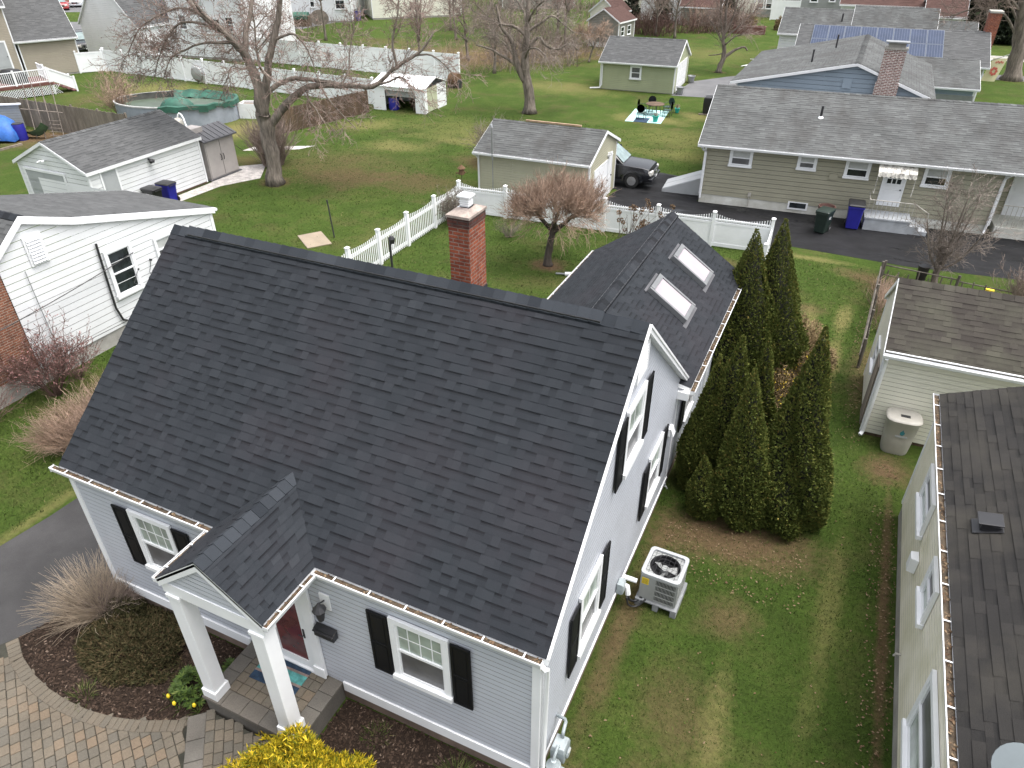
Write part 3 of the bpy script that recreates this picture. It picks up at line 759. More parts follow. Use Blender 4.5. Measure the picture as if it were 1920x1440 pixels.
mb.box(W_ + .0, W_ + .03, .0, D_, ZB - .03, ZB + .025); mb.box(-.03, 0, 0, D_, ZB - .06, ZB + .02)
for x0, x1, y0, y1 in ((-.028, .09, -.030, .0), (-.028, 0.0, .0, .09), (W_ - .10, W_ + .028, -.030, .0), (W_, W_ + .028, .0, .09), (W_, W_ + .02, D_ - .05, D_ + .02)):
    mb.box(x0, x1, y0, y1, ZB + .026 if y0 >= 0 else ZB - .13, 3.26 if y1 < 3 else 3.05)
mb.box(-.15, W_ + .12, -.022, -.002, 3.24, 3.36)       # fascia
mb.build('corner_trim', mat['white_trim'], house)

OX0, OX1 = -.17, W_ + .10
eL, eR, rL, rR = (OX0, -.02, ZE), (OX1, -.02, ZE), (OX0, YR, ZR), (OX1, YR, ZR)
mb = MB()
deckslab(mb, eL, eR, rL, rR, .12)
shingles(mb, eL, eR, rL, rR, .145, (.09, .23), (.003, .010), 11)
bL, bR = (OX1, YB, ZBk), (OX0, YB, ZBk)
deckslab(mb, bL, bR, rR, rL, .12)
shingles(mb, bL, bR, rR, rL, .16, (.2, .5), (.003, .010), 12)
roof = mb.build('roof', [mat['charcoal_shingle'], mat['white_trim']], house)
mb = MB()
s1 = V(0, -.155, -.132); s2 = V(0, .155, -.125)
mb.box(OX0 + .45, OX1 - .72, YR - .155, YR + .155, ZR - .11, ZR - .055, 1)
ridgecap(mb, (OX0, YR, ZR), (OX0 + .42, YR, ZR), s1 * 1.0, s2, .2, 1, .012)
ridgecap(mb, (OX0 + .40, YR, ZR + .035), (OX1 - .70, YR, ZR + .035), s1 * 1.05, s2, .2, 2, .012)
ridgecap(mb, (OX1 - .74, YR, ZR), (OX1, YR, ZR), s1 * 1.0, s2, .2, 3, .012)
mb.build('ridge_cap', [mat['ridge_shingle'], mat['black_plastic']], roof)
mb = MB()   # rake boards on the gable that shows
for ya, yb, za, zb in ((-.02, YR, ZE, ZR), (YR, YB, ZR, ZBk)):
    a = V(OX1, ya, za); b = V(OX1, yb, zb); d = b - a; L = np.linalg.norm(d)
    mb.obox(a + V(.001, 0, -.145), (1, 0, 0), d / L, (0, 0, 1), .022, L, .135)
    mb.obox(a + V(.024, 0, -.055), (1, 0, 0), d / L, (0, 0, 1), .016, L, .05)
    mb.obox(a + V(-.10, 0, -.15), (1, 0, 0), d / L, (0, 0, 1), .10, L, .012)
mb.box(W_ + .02, W_ + .14, D_ - .02, YB + .02, 2.92, 3.10)
mb.build('rake_board', mat['white_trim'], house)
# gutters of the front wall, left and right of the portico
PXL, PXR, PY, PZ = 3.50, 5.50, -1.20, 3.36
gutter(house, (-.30, -.022, 3.36), (PXL - .02, -.022, 3.36), nY, .115, .11, .62, seed=5)
gutter(house, (PXR + .02, -.022, 3.36), (W_ + .06, -.022, 3.36), nY, .115, .11, .62, seed=6)
downspout(house, [(W_ + .04, -.08, 3.28), (W_ + .10, -.07, 3.2), (W_ + .09, .05, 3.05), (W_ + .075, .05, .2), (W_ + .2, .05, .08)])
# windows and shutters of the front
for u0, u1, z0, z1, sh in ((1.37, 2.38, 1.50, 2.94, ((.98, 1.34), (2.41, 2.77))), (6.77, 7.79, 1.50, 2.93, ((6.38, 6.74), (7.82, 8.15)))):
    window(house, (0, -.016), X, nY, u0, u1, z0, z1, ('window_curtain', 'window_screen'), (4, 2), None, .10, .05)
    for a, b in sh: shutter(house, (0, -.016), X, nY, a, b, z0 - .02, z1 - .03)
for u0, u1, z0, z1, sh in ((3.24, 4.25, 3.93, 5.24, ((2.86, 3.21), (4.28, 4.66))), (1.50, 2.50, 1.44, 2.88, ((1.10, 1.47), (2.53, 2.90))), (5.38, 6.36, 1.42, 2.72, ((5.0, 5.35), (6.39, 6.74)))):
    window(house, (W_ + .016, 0), Y, X, u0, u1, z0, z1, ('window_curtain', 'window_screen'), (2, 1), None, .10, .05)
    for a, b in sh: shutter(house, (W_ + .016, 0), Y, X, a, b, z0 - .02, z1 - .05)
# louvred gable vent
mb = MB()
P = (W_ + .016, 0, 0)
for a, b, c, d in ((3.50, 3.56, 5.58, 6.16), (4.02, 4.08, 5.58, 6.16), (3.56, 4.02, 5.58, 5.64), (3.56, 4.02, 6.10, 6.16)): frame_box(mb, P, Y, X, a, b, c, d, 0, .05)
frame_box(mb, P, Y, X, 3.56, 4.02, 5.64, 6.10, 0, .006)
for k in range(9):
    z = 5.65 + k * .05
    mb.face([(W_ + .024, 3.56, z + .045), (W_ + .024, 4.02, z + .045), (W_ + .062, 4.02, z), (W_ + .062, 3.56, z)])
mb.build('gable_vent', mat['white_trim'], house)
mb = MB(); frame_box(mb, P, Y, X, 7.05, 7.26, 2.10, 2.30, 0, .05); mb.face([(W_ + .07, 7.05, 2.30), (W_ + .07, 7.26, 2.30), (W_ + .14, 7.26, 2.12), (W_ + .14, 7.05, 2.12)]); mb.face([(W_ + .016, 7.05, 2.305), (W_ + .016, 7.26, 2.305), (W_ + .07, 7.26, 2.302), (W_ + .07, 7.05, 2.302)])
mb.build('dryer_vent', mat['white_trim'], house, bevel=.01)
mb = MB(); mb.tube([(W_ + .03, 7.35, .45), (W_ + .10, 7.35, .45), (W_ + .13, 7.35, .40)], .018, 8); mb.tube([(W_ + .06, 7.35, .46), (W_ + .06, 7.35, .54)], .025, 8)
mb.build('tap', mat['grey_metal'], house)

# front door, casing, lantern and letter box
mb = MB(); P = (0, -.016, 0)
frame_box(mb, P, X, nY, 3.98, 4.16, .52, 2.86, 0, .055); frame_box(mb, P, X, nY, 5.04, 5.24, .52, 2.86, 0, .055)
frame_box(mb, P, X, nY, 3.96, 4.18, .52, .76, .0555, .085); frame_box(mb, P, X, nY, 5.02, 5.26, .52, .76, .0555, .085)
frame_box(mb, P, X, nY, 3.90, 5.32, 2.86, 3.08, 0, .07); frame_box(mb, P, X, nY, 4.16, 5.04, .50, .56, 0, .07)
mb.build('door_casing', mat['white_trim'], house, bevel=.006)
mb = MB()
for a, b, c, d in ((4.17, 4.30, .57, 2.84), (4.90, 5.03, .57, 2.84), (4.30, 4.90, .57, .74), (4.30, 4.90, 2.70, 2.84)): frame_box(mb, P, X, nY, a, b, c, d, .004, .03)
door = mb.build('door', mat['white_trim'], house)
mb = MB(); frame_box(mb, P, X, nY, 4.30, 4.90, .74, 2.70, .004, .012); mb.build('pane', mat['red_door'], door)
mb = MB(); frame_box(mb, P, X, nY, 4.93, 4.96, 1.42, 1.64, .03, .045); mb.tube([(4.945, -.06, 1.50), (4.945, -.10, 1.50), (4.87, -.10, 1.52)], .010, 6)
mb.build('handle', mat['black_plastic'], door)
mb = MB()
for k, (r, z) in enumerate(((.045, 2.36), (.075, 2.42), (.06, 2.60), (.10, 2.62), (.03, 2.70))): pass
pr = [(.02, 2.33), (.05, 2.36), (.06, 2.40), (.085, 2.58), (.115, 2.60), (.05, 2.68), (.015, 2.74)]
mb.loft([[(5.56 + r * math.cos(a), -.18 + r * math.sin(a), z) for a in np.linspace(0, 2 * math.pi, 9)[:-1]] for r, z in pr])
mb.tube([(5.56, -.03, 2.66), (5.56, -.12, 2.70), (5.56, -.18, 2.74)], .014, 6)
lt = mb.build('wall_lantern', mat['dark_metal'], house)
mb = MB(); frame_box(mb, (0, -.016, 0), X, nY, 5.47, 5.66, 2.46, 2.80, 0, .025); mb.build('backplate', mat['white_trim'], lt)
mb = MB()
frame_box(mb, P, X, nY, 5.29, 5.68, 1.80, 1.98, .01, .13)
mb.obox((5.285, -.026, 1.985), X, (0, -.93, -.36), (0, -.36, .93), .40, .155, .014)
frame_box(mb, P, X, nY, 5.34, 5.63, 1.86, 1.93, .1305, .137)
mb.build('letter_box', mat['black_plastic'], house, bevel=.01)

# portico: gabled roof on two square posts
PM = (PXL + PXR) / 2; PRZ = 4.16
def zmain(y): return ZE + (y + .02) * (ZR - ZE) / (YR + .02)
def ymain(z): return -.02 + (z - ZE) * (YR + .02) / (ZR - ZE)
yb = ymain(PRZ) + .02
mb = MB()
L0, L1, L2, L3 = (PXL, -.02, PZ + .02), (PXL, PY, PZ + .02), (PM, PY, PRZ), (PM, yb, PRZ)
deckslab(mb, (PXL, -.02, PZ + .02), (PXL, PY, PZ + .02), (PM, yb, PRZ), (PM, PY, PRZ), .07)
shingles(mb, (PXL, -.02, PZ + .02), (PXL, PY, PZ + .02), (PM, yb, PRZ), (PM, PY, PRZ), .145, (.09, .23), (.003, .010), 21)
deckslab(mb, (PXR, PY, PZ + .02), (PXR, -.02, PZ + .02), (PM, PY, PRZ), (PM, yb, PRZ), .07)
shingles(mb, (PXR, PY, PZ + .02), (PXR, -.02, PZ + .02), (PM, PY, PRZ), (PM, yb, PRZ), .145, (.09, .23), (.003, .010), 22)
pr_ = mb.build('portico_roof', [mat['charcoal_shingle'], mat['white_trim']], house)
mb = MB()
ridgecap(mb, (PM, PY, PRZ), (PM, yb - .02, PRZ), V(-.15, 0, -.115), V(.15, 0, -.115), .19, 5, .014)
mb.build('ridge_cap', mat['ridge_shingle'], pr_)
mb = MB()
lapwall(mb, (PXL, PY + .05), X, nY, 3.32, PRZ - .1, lambda z: ((z - PZ) * (PM - PXL) / (PRZ - PZ) + .14, (PXR - PXL) - (z - PZ) * (PM - PXL) / (PRZ - PZ) - .14), .10)
mb.build('portico_gable', mat['grey_siding'], house)
mb = MB()
mb.box(PXL + .02, PXR - .02, PY + .03, PY + .20, 3.08, 3.32)
mb.box(PXL + .03, PXL + .20, PY + .20, 0, 3.10, 3.31); mb.box(PXR - .20, PXR - .03, PY + .20, 0, 3.10, 3.31)
mb.box(PXL + .2, PXR - .2, PY + .2, -.0, 3.30, 3.32)
for a, b in ((V(PXL, PY, PZ - .0), V(PM, PY, PRZ - .02)), (V(PXR, PY, PZ - .0), V(PM, PY, PRZ - .02))):
    d = b - a; L = np.linalg.norm(d)
    mb.obox(a + V(0, .0, -.15), d / L, (0, 1, 0), (0, 0, 1), L, .04, .15)
mb.build('portico_beam', mat['white_trim'], house)
for cx in (3.70, 5.31):
    mb = MB(); h = .125; cy = -1.06
    mb.box(cx - h, cx + h, cy - h, cy + h, SZ + .004, 3.08)
    mb.box(cx - h - .03, cx + h + .03, cy - h - .03, cy + h + .03, SZ + .002, SZ + .20)
    mb.box(cx - h - .015, cx + h + .015, cy - h - .015, cy + h + .015, 3.0, 3.075)
    mb.build('portico_post', mat['white_trim'], house, bevel=.008)
gutter(house, (PXL - .002, -.14, PZ), (PXL - .002, PY, PZ), nX, .10, .09, .5, seed=7)
gutter(house, (PXR + .002, PY, PZ), (PXR + .002, -.14, PZ), X, .10, .09, .5, seed=8)

# brick chimney through the rear slope
CX0, CX1, CY0, CY1, CZ = 5.27, 5.68, 4.90, 5.52, 7.18
mb = MB(); mb.box(CX0, CX1, CY0, CY1, 4.8, CZ - .16)
ch = mb.build('chimney', mat['chimney_brick'], house)
mb = MB(); mb.box(CX0 - .012, CX1 + .012, CY0 - .012, CY1 + .012, CZ - .16, CZ); mb.build('soot_course', mat['sooty_brick'], ch)
mb = MB()
lo = [(CX0 - .03, CY0 - .03), (CX1 + .03, CY0 - .03), (CX1 + .03, CY1 + .03), (CX0 - .03, CY1 + .03)]
md_ = [(CX0 + .08, CY0 + .10), (CX1 - .08, CY0 + .10), (CX1 - .08, CY1 - .10), (CX0 + .08, CY1 - .10)]
mb.loft([[(x, y, CZ) for x, y in lo], [(x, y, CZ + .045) for x, y in lo], [(x, y, CZ + .10) for x, y in md_]])
mb.build('mortar_crown', M('mortar_crown', (0.36, 0.30, 0.26), .95, .35, 4, .3, 40, tint=(.16, .13, .12)), ch)
mb = MB()
cx, cy = 5.44, 5.28
mb.box(cx - .12, cx + .12, cy - .12, cy + .12, CZ + .06, CZ + .10); mb.box(cx - .085, cx + .085, cy - .085, cy + .085, CZ + .101, CZ + .25)
for k in range(3): mb.box(cx - .09 - .004 * k, cx + .09 + .004 * k, cy - .09 - .004 * k, cy + .09 + .004 * k, CZ + .13 + k * .035, CZ + .14 + k * .035)
mb.box(cx - .125, cx + .125, cy - .125, cy + .125, CZ + .27, CZ + .305)
mb.build('flue_cap', mat['white_trim'], ch, bevel=.008)
mb = MB(); zc = ZR - (CY0 - YR) * (ZR - ZBk) / (YB - YR)
mb.box(CX0 - .015, CX1 + .015, CY0 - .02, CY1 + .015, zc - .6, zc + .10); mb.build('flashing', mat['dark_metal'], ch)

# rear wing with two skylights
EXL, EXE, EYE, EZE, EXR, EZR = 5.06, 9.44, 13.98, 3.03, 7.26, 4.52
mb = MB()
lapwall(mb, (W_, D_), Y, X, ZB, 2.95, lambda z: (.0, EYE - .25 - D_), .108)
lapwall(mb, (EXL + .25, EYE - .25), nY, nX, ZB, 2.95, lambda z: (0, EYE - .25 - D_), .108)
k_ = (EZR - EZE) / (EXE - EXR)
lapwall(mb, (W_, EYE - .25), nX, Y, ZB, EZR - .2, lambda z: (max(0, (z - 2.95) / k_), W_ - EXL - .25 - max(0, (z - 2.95) / k_)), .108)
wing = mb.build('wing_wall', mat['grey_siding'], house)
mb = MB(); mb.box(EXL + .28, W_ - .03, D_, EYE - .28, -.1, ZB + .02); mb.build('wing_foundation', mat['brown_foundation'], house)
mb = MB()
y0 = 5.0
deckslab(mb, (EXE, y0 + 2.7, EZE), (EXE, EYE, EZE), (EXR, y0 + 1.1, EZR), (EXR, EYE, EZR), .10)
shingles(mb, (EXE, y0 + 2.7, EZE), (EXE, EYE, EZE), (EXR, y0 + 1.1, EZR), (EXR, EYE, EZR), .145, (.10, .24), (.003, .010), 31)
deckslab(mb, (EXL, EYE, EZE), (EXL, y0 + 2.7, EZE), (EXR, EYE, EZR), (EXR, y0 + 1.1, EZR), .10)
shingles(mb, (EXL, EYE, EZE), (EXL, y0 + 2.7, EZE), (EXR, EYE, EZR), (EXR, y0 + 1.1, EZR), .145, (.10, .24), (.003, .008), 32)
wr = mb.build('wing_roof', [mat['charcoal_shingle'], mat['white_trim']], house)
mb = MB()
ridgecap(mb, (EXR, EYE, EZR + .03), (EXR, 5.6, EZR + .03), V(.16, 0, -.108), V(-.16, 0, -.108), .2, 9, .012)
mb.box(EXR - .15, EXR + .15, 5.7, EYE - .1, EZR - .11, EZR - .04, 1)
mb.build('ridge_cap', [mat['charcoal_shingle'], mat['black_plastic']], wr)
gutter(house, (EXE + .002, D_ - .05, EZE - .03), (EXE + .002, EYE, EZE - .03), X, .12, .10, .72, seed=9)
gutter(house, (EXL - .002, EYE, EZE - .03), (EXL - .002, D_ + .3, EZE - .03), nX, .10, .09, .9, seed=10)
mb = MB(); mb.box(W_ - .02, EXE, D_ + .02, EYE - .26, 2.88, 2.93); mb.box(W_ - .02, EXE + .01, D_ - .16, D_ - .02, 2.80, 2.99)
mb.build('soffit', mat['white_trim'], house)
shutter(house, (W_ + .016, 0), Y, X, 8.15, 8.50, 1.45, 2.72)
window(house, (W_ + .016, 0), Y, X, 8.55, 9.45, 1.45, 2.72, ('window_dark', 'window_screen'), None, None, .09, .05)
downspout(house, [(EXE + .06, 10.9, 2.9), (W_ + .10, 10.9, 2.6), (W_ + .08, 10.9, .2)])
nrm = V(EZR - EZE, 0, EXE - EXR); nrm /= np.linalg.norm(nrm); dn = V(EXE - EXR, 0, -(EZR - EZE)); dn /= np.linalg.norm(dn)
def skylight(ya, yb, xa, xb):
    za = EZR - (xa - EXR) * k_
    P0 = V(xa, ya, za); L = (xb - xa) / dn[0]; w = yb - ya
    mb = MB(); q = lambda a, b, h: P0 + dn * a + V(0, 1, 0) * b + nrm * h
    f = .075
    for a0, a1, b0, b1, h1 in ((0, L, 0, f, .13), (0, L, w - f, w, .13), (0, f * 1.6, f, w - f, .14), (L - f * 1.3, L, f, w - f, .12)):
        mb.obox(q(a0, b0, 0), dn, Y, nrm, a1 - a0, b1 - b0, h1)
    sk = mb.build('skylight', mat['skylight_frame'], house, bevel=.008)
    mb = MB(); mb.obox(q(f, f, .04), dn, Y, nrm, L - 2 * f, w - 2 * f, .062); mb.build('pane', mat['skylight_pane'], sk)
    mb = MB()
    mb.obox(q(L + .004, -.14, .008), dn, Y, nrm, .10, w + .28, .012); mb.build('flashing', mat['resin_dark'], sk)
    mb = MB(); mb.obox(q(-.07, -.08, .01), dn, Y, nrm, .06, w + .16, .014)
    mb.build('flashing', mat['resin_dark'], sk)
skylight(11.70, 12.60, 7.82, 8.76)
skylight(9.62, 10.50, 7.80, 8.76)
# ------------------------------------------------------------------ neighbouring buildings
def gable_building(name, label, cat, loc, rz, L, D, eave, ridge, wall_m, roof_m, exp=.12, found=.25, fm='concrete', over=.28, rake=.18, sexp=.15, swr=(.2, .45), yr=None,
                   seed=1, gut='F', yback=None, zback=None, sides='FRBL', th=.022, white='white_trim', cap=True, group=None, sth=(.003, .008), corner=True, xr0=0.0, xr1=0.0):
    root = thing(name, label, cat, (*loc, 0), rz, group)
    yr = D / 2 if yr is None else yr
    ya, yb = -over, (D + over if yback is None else yback)
    zb = eave if zback is None else zback
    sF = (ridge - eave) / (yr - ya); sB = (ridge - zb) / (yb - yr)
    top = lambda y: (eave + (y - ya) * sF if y < yr else ridge - (y - yr) * sB) - .11
    lim = lambda z: (max(0, ya + (z + .11 - eave) / sF), min(D, yr + (ridge - z - .11) / sB))
    mb = MB()
    zf = top(0); zk = top(D)
    if 'F' in sides: lapwall(mb, (0, 0), X, nY, found, zf, lambda z: (0, L), exp, th, seed=seed)
    if 'B' in sides: lapwall(mb, (L, D), nX, Y, found, zk, lambda z: (0, L), exp, th, seed=seed)
    if 'R' in sides: lapwall(mb, (L, 0), Y, X, found, top(yr), lim, exp, th, seed=seed)
    if 'L' in sides: lapwall(mb, (0, D), nY, nX, found, top(yr), lambda z: (D - lim(z)[1], D - lim(z)[0]), exp, th, seed=seed)
    mb.build('wall', mat[wall_m], root)
    if found > 0.02:
        mb = MB(); mb.box(.02, L - .02, .02, D - .02, -.1, found + .01); mb.build('foundation', mat[fm], root)
    mb = MB(); x0, x1 = -rake - xr0, L + rake + xr1
    deckslab(mb, (x0, ya, eave), (x1, ya, eave), (x0, yr, ridge), (x1, yr, ridge), .09)
    shingles(mb, (x0, ya, eave), (x1, ya, eave), (x0, yr, ridge), (x1, yr, ridge), sexp, swr, sth, seed)
    deckslab(mb, (x1, yb, zb), (x0, yb, zb), (x1, yr, ridge), (x0, yr, ridge), .09)
    shingles(mb, (x1, yb, zb), (x0, yb, zb), (x1, yr, ridge), (x0, yr, ridge), sexp, swr, sth, seed + 1)
    rf = mb.build('roof', [mat[roof_m], mat[white]], root)
    if cap:
        mb = MB(); ridgecap(mb, (x0, yr, ridge), (x1, yr, ridge), V(0, -.14, -.14 * sF), V(0, .14, -.14 * sB), .25, seed, .012)
        mb.build('ridge_cap', mat[roof_m], rf)
    mb = MB()
    for x in (x0 - .02, x1 - .0):
        for a, b in ((V(x, ya, eave), V(x, yr, ridge)), (V(x, yb, zb), V(x, yr, ridge))):
            d = b - a; l = np.linalg.norm(d); mb.obox(a + V(0, 0, -.14), (1, 0, 0), d / l, (0, 0, 1), .02, l, .13)
    mb.box(x0, x1, ya - .02, ya, eave - .15, eave - .012); mb.box(x0, x1, yb, yb + .02, zb - .15, zb - .012)
    mb.box(x0 + .02, x1 - .02, ya + .002, -.015, zf - .03, zf - .01)
    if corner:
        for x in (-.018, L - .07):
            mb.box(x, x + .088, -.025, .0, found, zf - .032)
        for y in (-.0, D - .07):
            mb.box(L, L + .022, y, y + .07, found, (zf if y < 1 else zk) - .032)
            mb.box(-.022, 0, y, y + .07, found, (zf if y < 1 else zk) - .032)
    mb.build('trim', mat[white], root)
    if 'F' in gut: gutter(root, (x0, ya - .021, eave - .02), (x1, ya - .021, eave - .02), nY, .12, .10, .8, True, seed)
    if 'B' in gut: gutter(root, (x1, yb + .021, zb - .02), (x0, yb + .021, zb - .02), Y, .12, .10, .8, False, seed)
    root_info[root.name] = dict(top=top, rf=rf)
    return root
root_info = {}
def pipe_vent(root, p, h=.55, r=.055, collar=True):
    mb = MB(); mb.cyl(p, r, p[2] - .1, p[2] + h, 10); v_ = mb.build('vent_pipe', mat['dark_metal'], root, smooth=40)
    if collar:
        mb = MB(); mb.cyl(p, .16, p[2] - .06, p[2] + .06, 12, r1=.08); mb.build('collar', mat['white_trim'], v_)
def panel_door(root, P, u, n, u0, u1, z0, z1, material='white_trim', panels=(2, 3), name='door', handle=True, top_panes=None, casing=.08):
    mb = MB(); P = V(P[0], P[1], 0)
    frame_box(mb, P, u, n, u0 - casing, u0, z0, z1 + casing, 0, .035); frame_box(mb, P, u, n, u1, u1 + casing, z0, z1 + casing, 0, .035); frame_box(mb, P, u, n, u0, u1, z1, z1 + casing, 0, .035)
    frame_box(mb, P, u, n, u0, u1, z0, z1, 0, .014, 1)
    nx, nz = panels
    for i in range(nx):
        for j in range(nz):
            a = u0 + (u1 - u0) * (i + .12) / nx; b = u0 + (u1 - u0) * (i + .88) / nx; c = z0 + (z1 - z0) * (j + .1) / nz; d = z0 + (z1 - z0) * (j + .9) / nz
            frame_box(mb, P, u, n, a, b, c, d, .0145, .022, 1)
    o = mb.build(name, [mat['white_trim'], mat[material]], root)
    if top_panes:
        mb = MB(); a, b, c, d, g = top_panes
        frame_box(mb, P, u, n, a, b, c, d, .0225, .028)
        for i in range(1, g): x = a + (b - a) * i / g; frame_box(mb, P, u, n, x - .02, x + .02, c, d, .0285, .034, 1)
        frame_box(mb, P, u, n, a, b, (c + d) / 2 - .02, (c + d) / 2 + .02, .0285, .0335, 1)
        mb.build('pane', [mat['window_dark'], mat['white_trim']], o)
    if handle:
        mb = MB(); q = P + V(*u) * (u1 - .07) + V(*n) * .03 + V(0, 0, z0 + (z1 - z0) * .47)
        mb.tube([q, q + V(*n) * .05], .03, 8); mb.build('handle', mat['dark_metal'], o)
    return o
def garage_door(root, P, u, n, u0, u1, z0, z1, rows=4, cols=4, m='white_trim'):
    mb = MB(); P = V(P[0], P[1], 0); c = .10
    frame_box(mb, P, u, n, u0 - c, u0, z0, z1 + c, 0, .04); frame_box(mb, P, u, n, u1, u1 + c, z0, z1 + c, 0, .04); frame_box(mb, P, u, n, u0, u1, z1, z1 + c, 0, .04)
    for j in range(rows):
        a = z0 + (z1 - z0) * j / rows; b = z0 + (z1 - z0) * (j + 1) / rows
        frame_box(mb, P, u, n, u0, u1, a + .008, b - .008, -.01, .012, 1)
        for i in range(cols):
            x = u0 + (u1 - u0) * (i + .08) / cols; y = u0 + (u1 - u0) * (i + .92) / cols
            frame_box(mb, P, u, n, x, y, a + .07, b - .07, .0125, .02, 1)
    return mb.build('garage_door', [mat['white_trim'], mat[m]], root)

# --- white bungalow across the driveway: its end wall faces the cape house
WX = -8.55
bung = thing('bungalow', 'white bungalow with wide clapboards, brick front end and low rear roof, across the driveway', 'house', (WX, 0, 0))
y0_, y1_, yk, yd = 2.35, 12.05, 7.05, 5.62
def bt(y):
    if y < yd: return 4.73 - (yd - y) * .80
    if y < yk: return 4.73 - (y - yd) * .36
    return 4.215 - (y - yk) * .268
def bl(z):
    a = max(y0_, yd - (4.73 - z) / .80)
    b = yd + (4.73 - z) / .36
    if b > yk: b = min(y1_, yk + (4.215 - z) / .268)
    return a, b
mb = MB(); BF = .50
lapwall(mb, (0, 0), Y, X, BF, 4.70, lambda z: (max(4.62 if z < 4.05 else 0, bl(z)[0]), bl(z)[1]), .205, .034)
lapwall(mb, (0, y1_), nX, Y, BF, 2.85, lambda z: (0, 9), .205, .034)
mb.build('wall', mat['white_siding'], bung)
mb = MB(); mb.box(-4.1, -.03, 4.6, y1_ - .03, -.1, BF + .02); mb.box(-4.1, .02, y0_, 4.6, -.1, .62); mb.build('foundation', M('grey_concrete', (.40, .385, .355), .9, .15, 2, .15, 40), bung)
mb = MB(); mb.face([(.03, y0_, .62), (.03, 4.62, .62), (.03, 4.62, bt(4.62) - .05), (.03, y0_, bt(y0_) - .05)]); mb.box(-.2, .03, 4.60, 4.62, .5, 3.9); mb.box(-4.1, .03, y0_ - .02, y0_, .62, 2.1)
mb.build('brick_wall', mat['old_brick'], bung)
mb = MB(); e = .02
def prof(x0, x1, pts, seed):
    for k, ((ya, za), (yb, zb)) in enumerate(zip(pts[:-1], pts[1:])):
        if zb > za: q = ((x0, ya, za), (x1, ya, za), (x0, yb, zb), (x1, yb, zb))
        else: q = ((x1, yb, zb), (x0, yb, zb), (x1, ya, za), (x0, ya, za))
        deckslab(mb, *q, .09); shingles(mb, *q, .145, (.2, .45), (.003, .008), seed + k)
prof(-4.25, .07, [(y0_ - .3, bt(y0_ - .3) + .09), (yd, 4.73 + .09), (yk, bt(yk) + .09), (y1_ + .12, bt(y1_) + .06)], 41)
brf = mb.build('roof', [mat['slate_shingle'], mat['white_trim']], bung)
mb = MB(); ridgecap(mb, (-4.25, yd, 4.83), (.07, yd, 4.83), V(0, -.14, -.11), V(0, .14, -.05), .25, 3, .012); mb.build('ridge_cap', mat['charcoal_shingle'], brf)
mb = MB()
pts = [(y0_ - .3, bt(y0_ - .3)), (yd, 4.73), (yk, bt(yk)), (y1_ + .12, bt(y1_) - .02)]
for (ya, za), (yb, zb) in zip(pts[:-1], pts[1:]):
    a = V(.072, ya, za - .13); d = V(0, yb - ya, zb - za); l = np.linalg.norm(d); mb.obox(a, (1, 0, 0), d / l, (0, 0, 1), .02, l, .20)
mb.box(0, .03, y1_ - .1, y1_ + .02, BF, 2.72)
mb.build('rake_board', mat['white_trim'], bung)
mb = MB(); mb.tube([(-4.25, y1_ + .18, 2.86), (.10, y1_ + .18, 2.84)], .06, 8); mb.build('gutter', mat['white_trim'], bung)
window(bung, (.018, 0), Y, X, 7.62, 8.62, 1.42, 3.0, ('window_dark', 'window_dark'), (1, 2), (1, 2), .11, .06)
window(bung, (.018, 0), Y, X, 9.45, 10.6, 1.9, 2.75, ('window_blind', 'window_screen'), None, None, .08, .05)
mb = MB()
frame_box(mb, (.018, 0, 0), Y, X, 5.50, 6.05, 3.38, 4.22, 0, .03)
for k in range(8): z = 3.44 + k * .09; mb.face([(.05, 5.56, z + .08), (.05, 5.99, z + .08), (.10, 5.99, z + .01), (.10, 5.56, z + .01)])
mb.build('gable_vent', mat['white_trim'], bung)
mb = MB(); mb.tube([(.07, 7.50, 3.32), (.07, 7.47, 2.4), (.07, 7.44, 1.2), (.07, 7.55, .72), (.08, 7.9, .50)], .035, 7); mb.build('black_conduit', mat['black_plastic'], bung, smooth=40)
mb = MB(); mb.tube([(.06, 5.25, 3.36), (.06, 5.26, 2.4), (.06, 5.28, 1.5), (.06, 5.30, .86), (.12, 5.35, .3)], .012, 5); mb.build('thin_pipe', mat['grey_metal'], bung)
mb = MB()
for y, z in ((8.60, 2.05), (9.15, 2.15)): mb.tube([(.02, y, z), (.09, y, z)], .035, 7)
mb.tube([(.07, 8.6, 2.05), (.10, 8.3, 1.7), (.09, 8.6, 1.45), (.06, 8.95, 1.5)], .010, 5); mb.tube([(.07, 9.15, 2.15), (.10, 8.95, 1.8), (.07, 9.05, 1.55)], .010, 5)
mb.build('cable_clamps', mat['dark_metal'], bung)
def cable(name, pts, r, label, m='black_plastic'):
    mb = MB(); mb.tube(pts, r, 5); return tag(mb.build(name, mat[m], None, smooth=60), label, 'cable')
def sag(a, b, s, n=10):
    a, b = V(*a), V(*b); return [a + (b - a) * t + V(0, 0, -s * 4 * t * (1 - t)) for t in np.linspace(0, 1, n)]
cable('overhead_cable', sag((WX + .08, 8.6, 2.62), (WX + .3, 1.6, 2.15), .12) , .014, 'black service cable slung across the white clapboard wall below its window')
cable('overhead_cable', sag((WX + .08, 8.6, .62), (WX + .35, 2.6, .92), .02), .010, 'thin dark cable running low along the foot of the white clapboard wall')

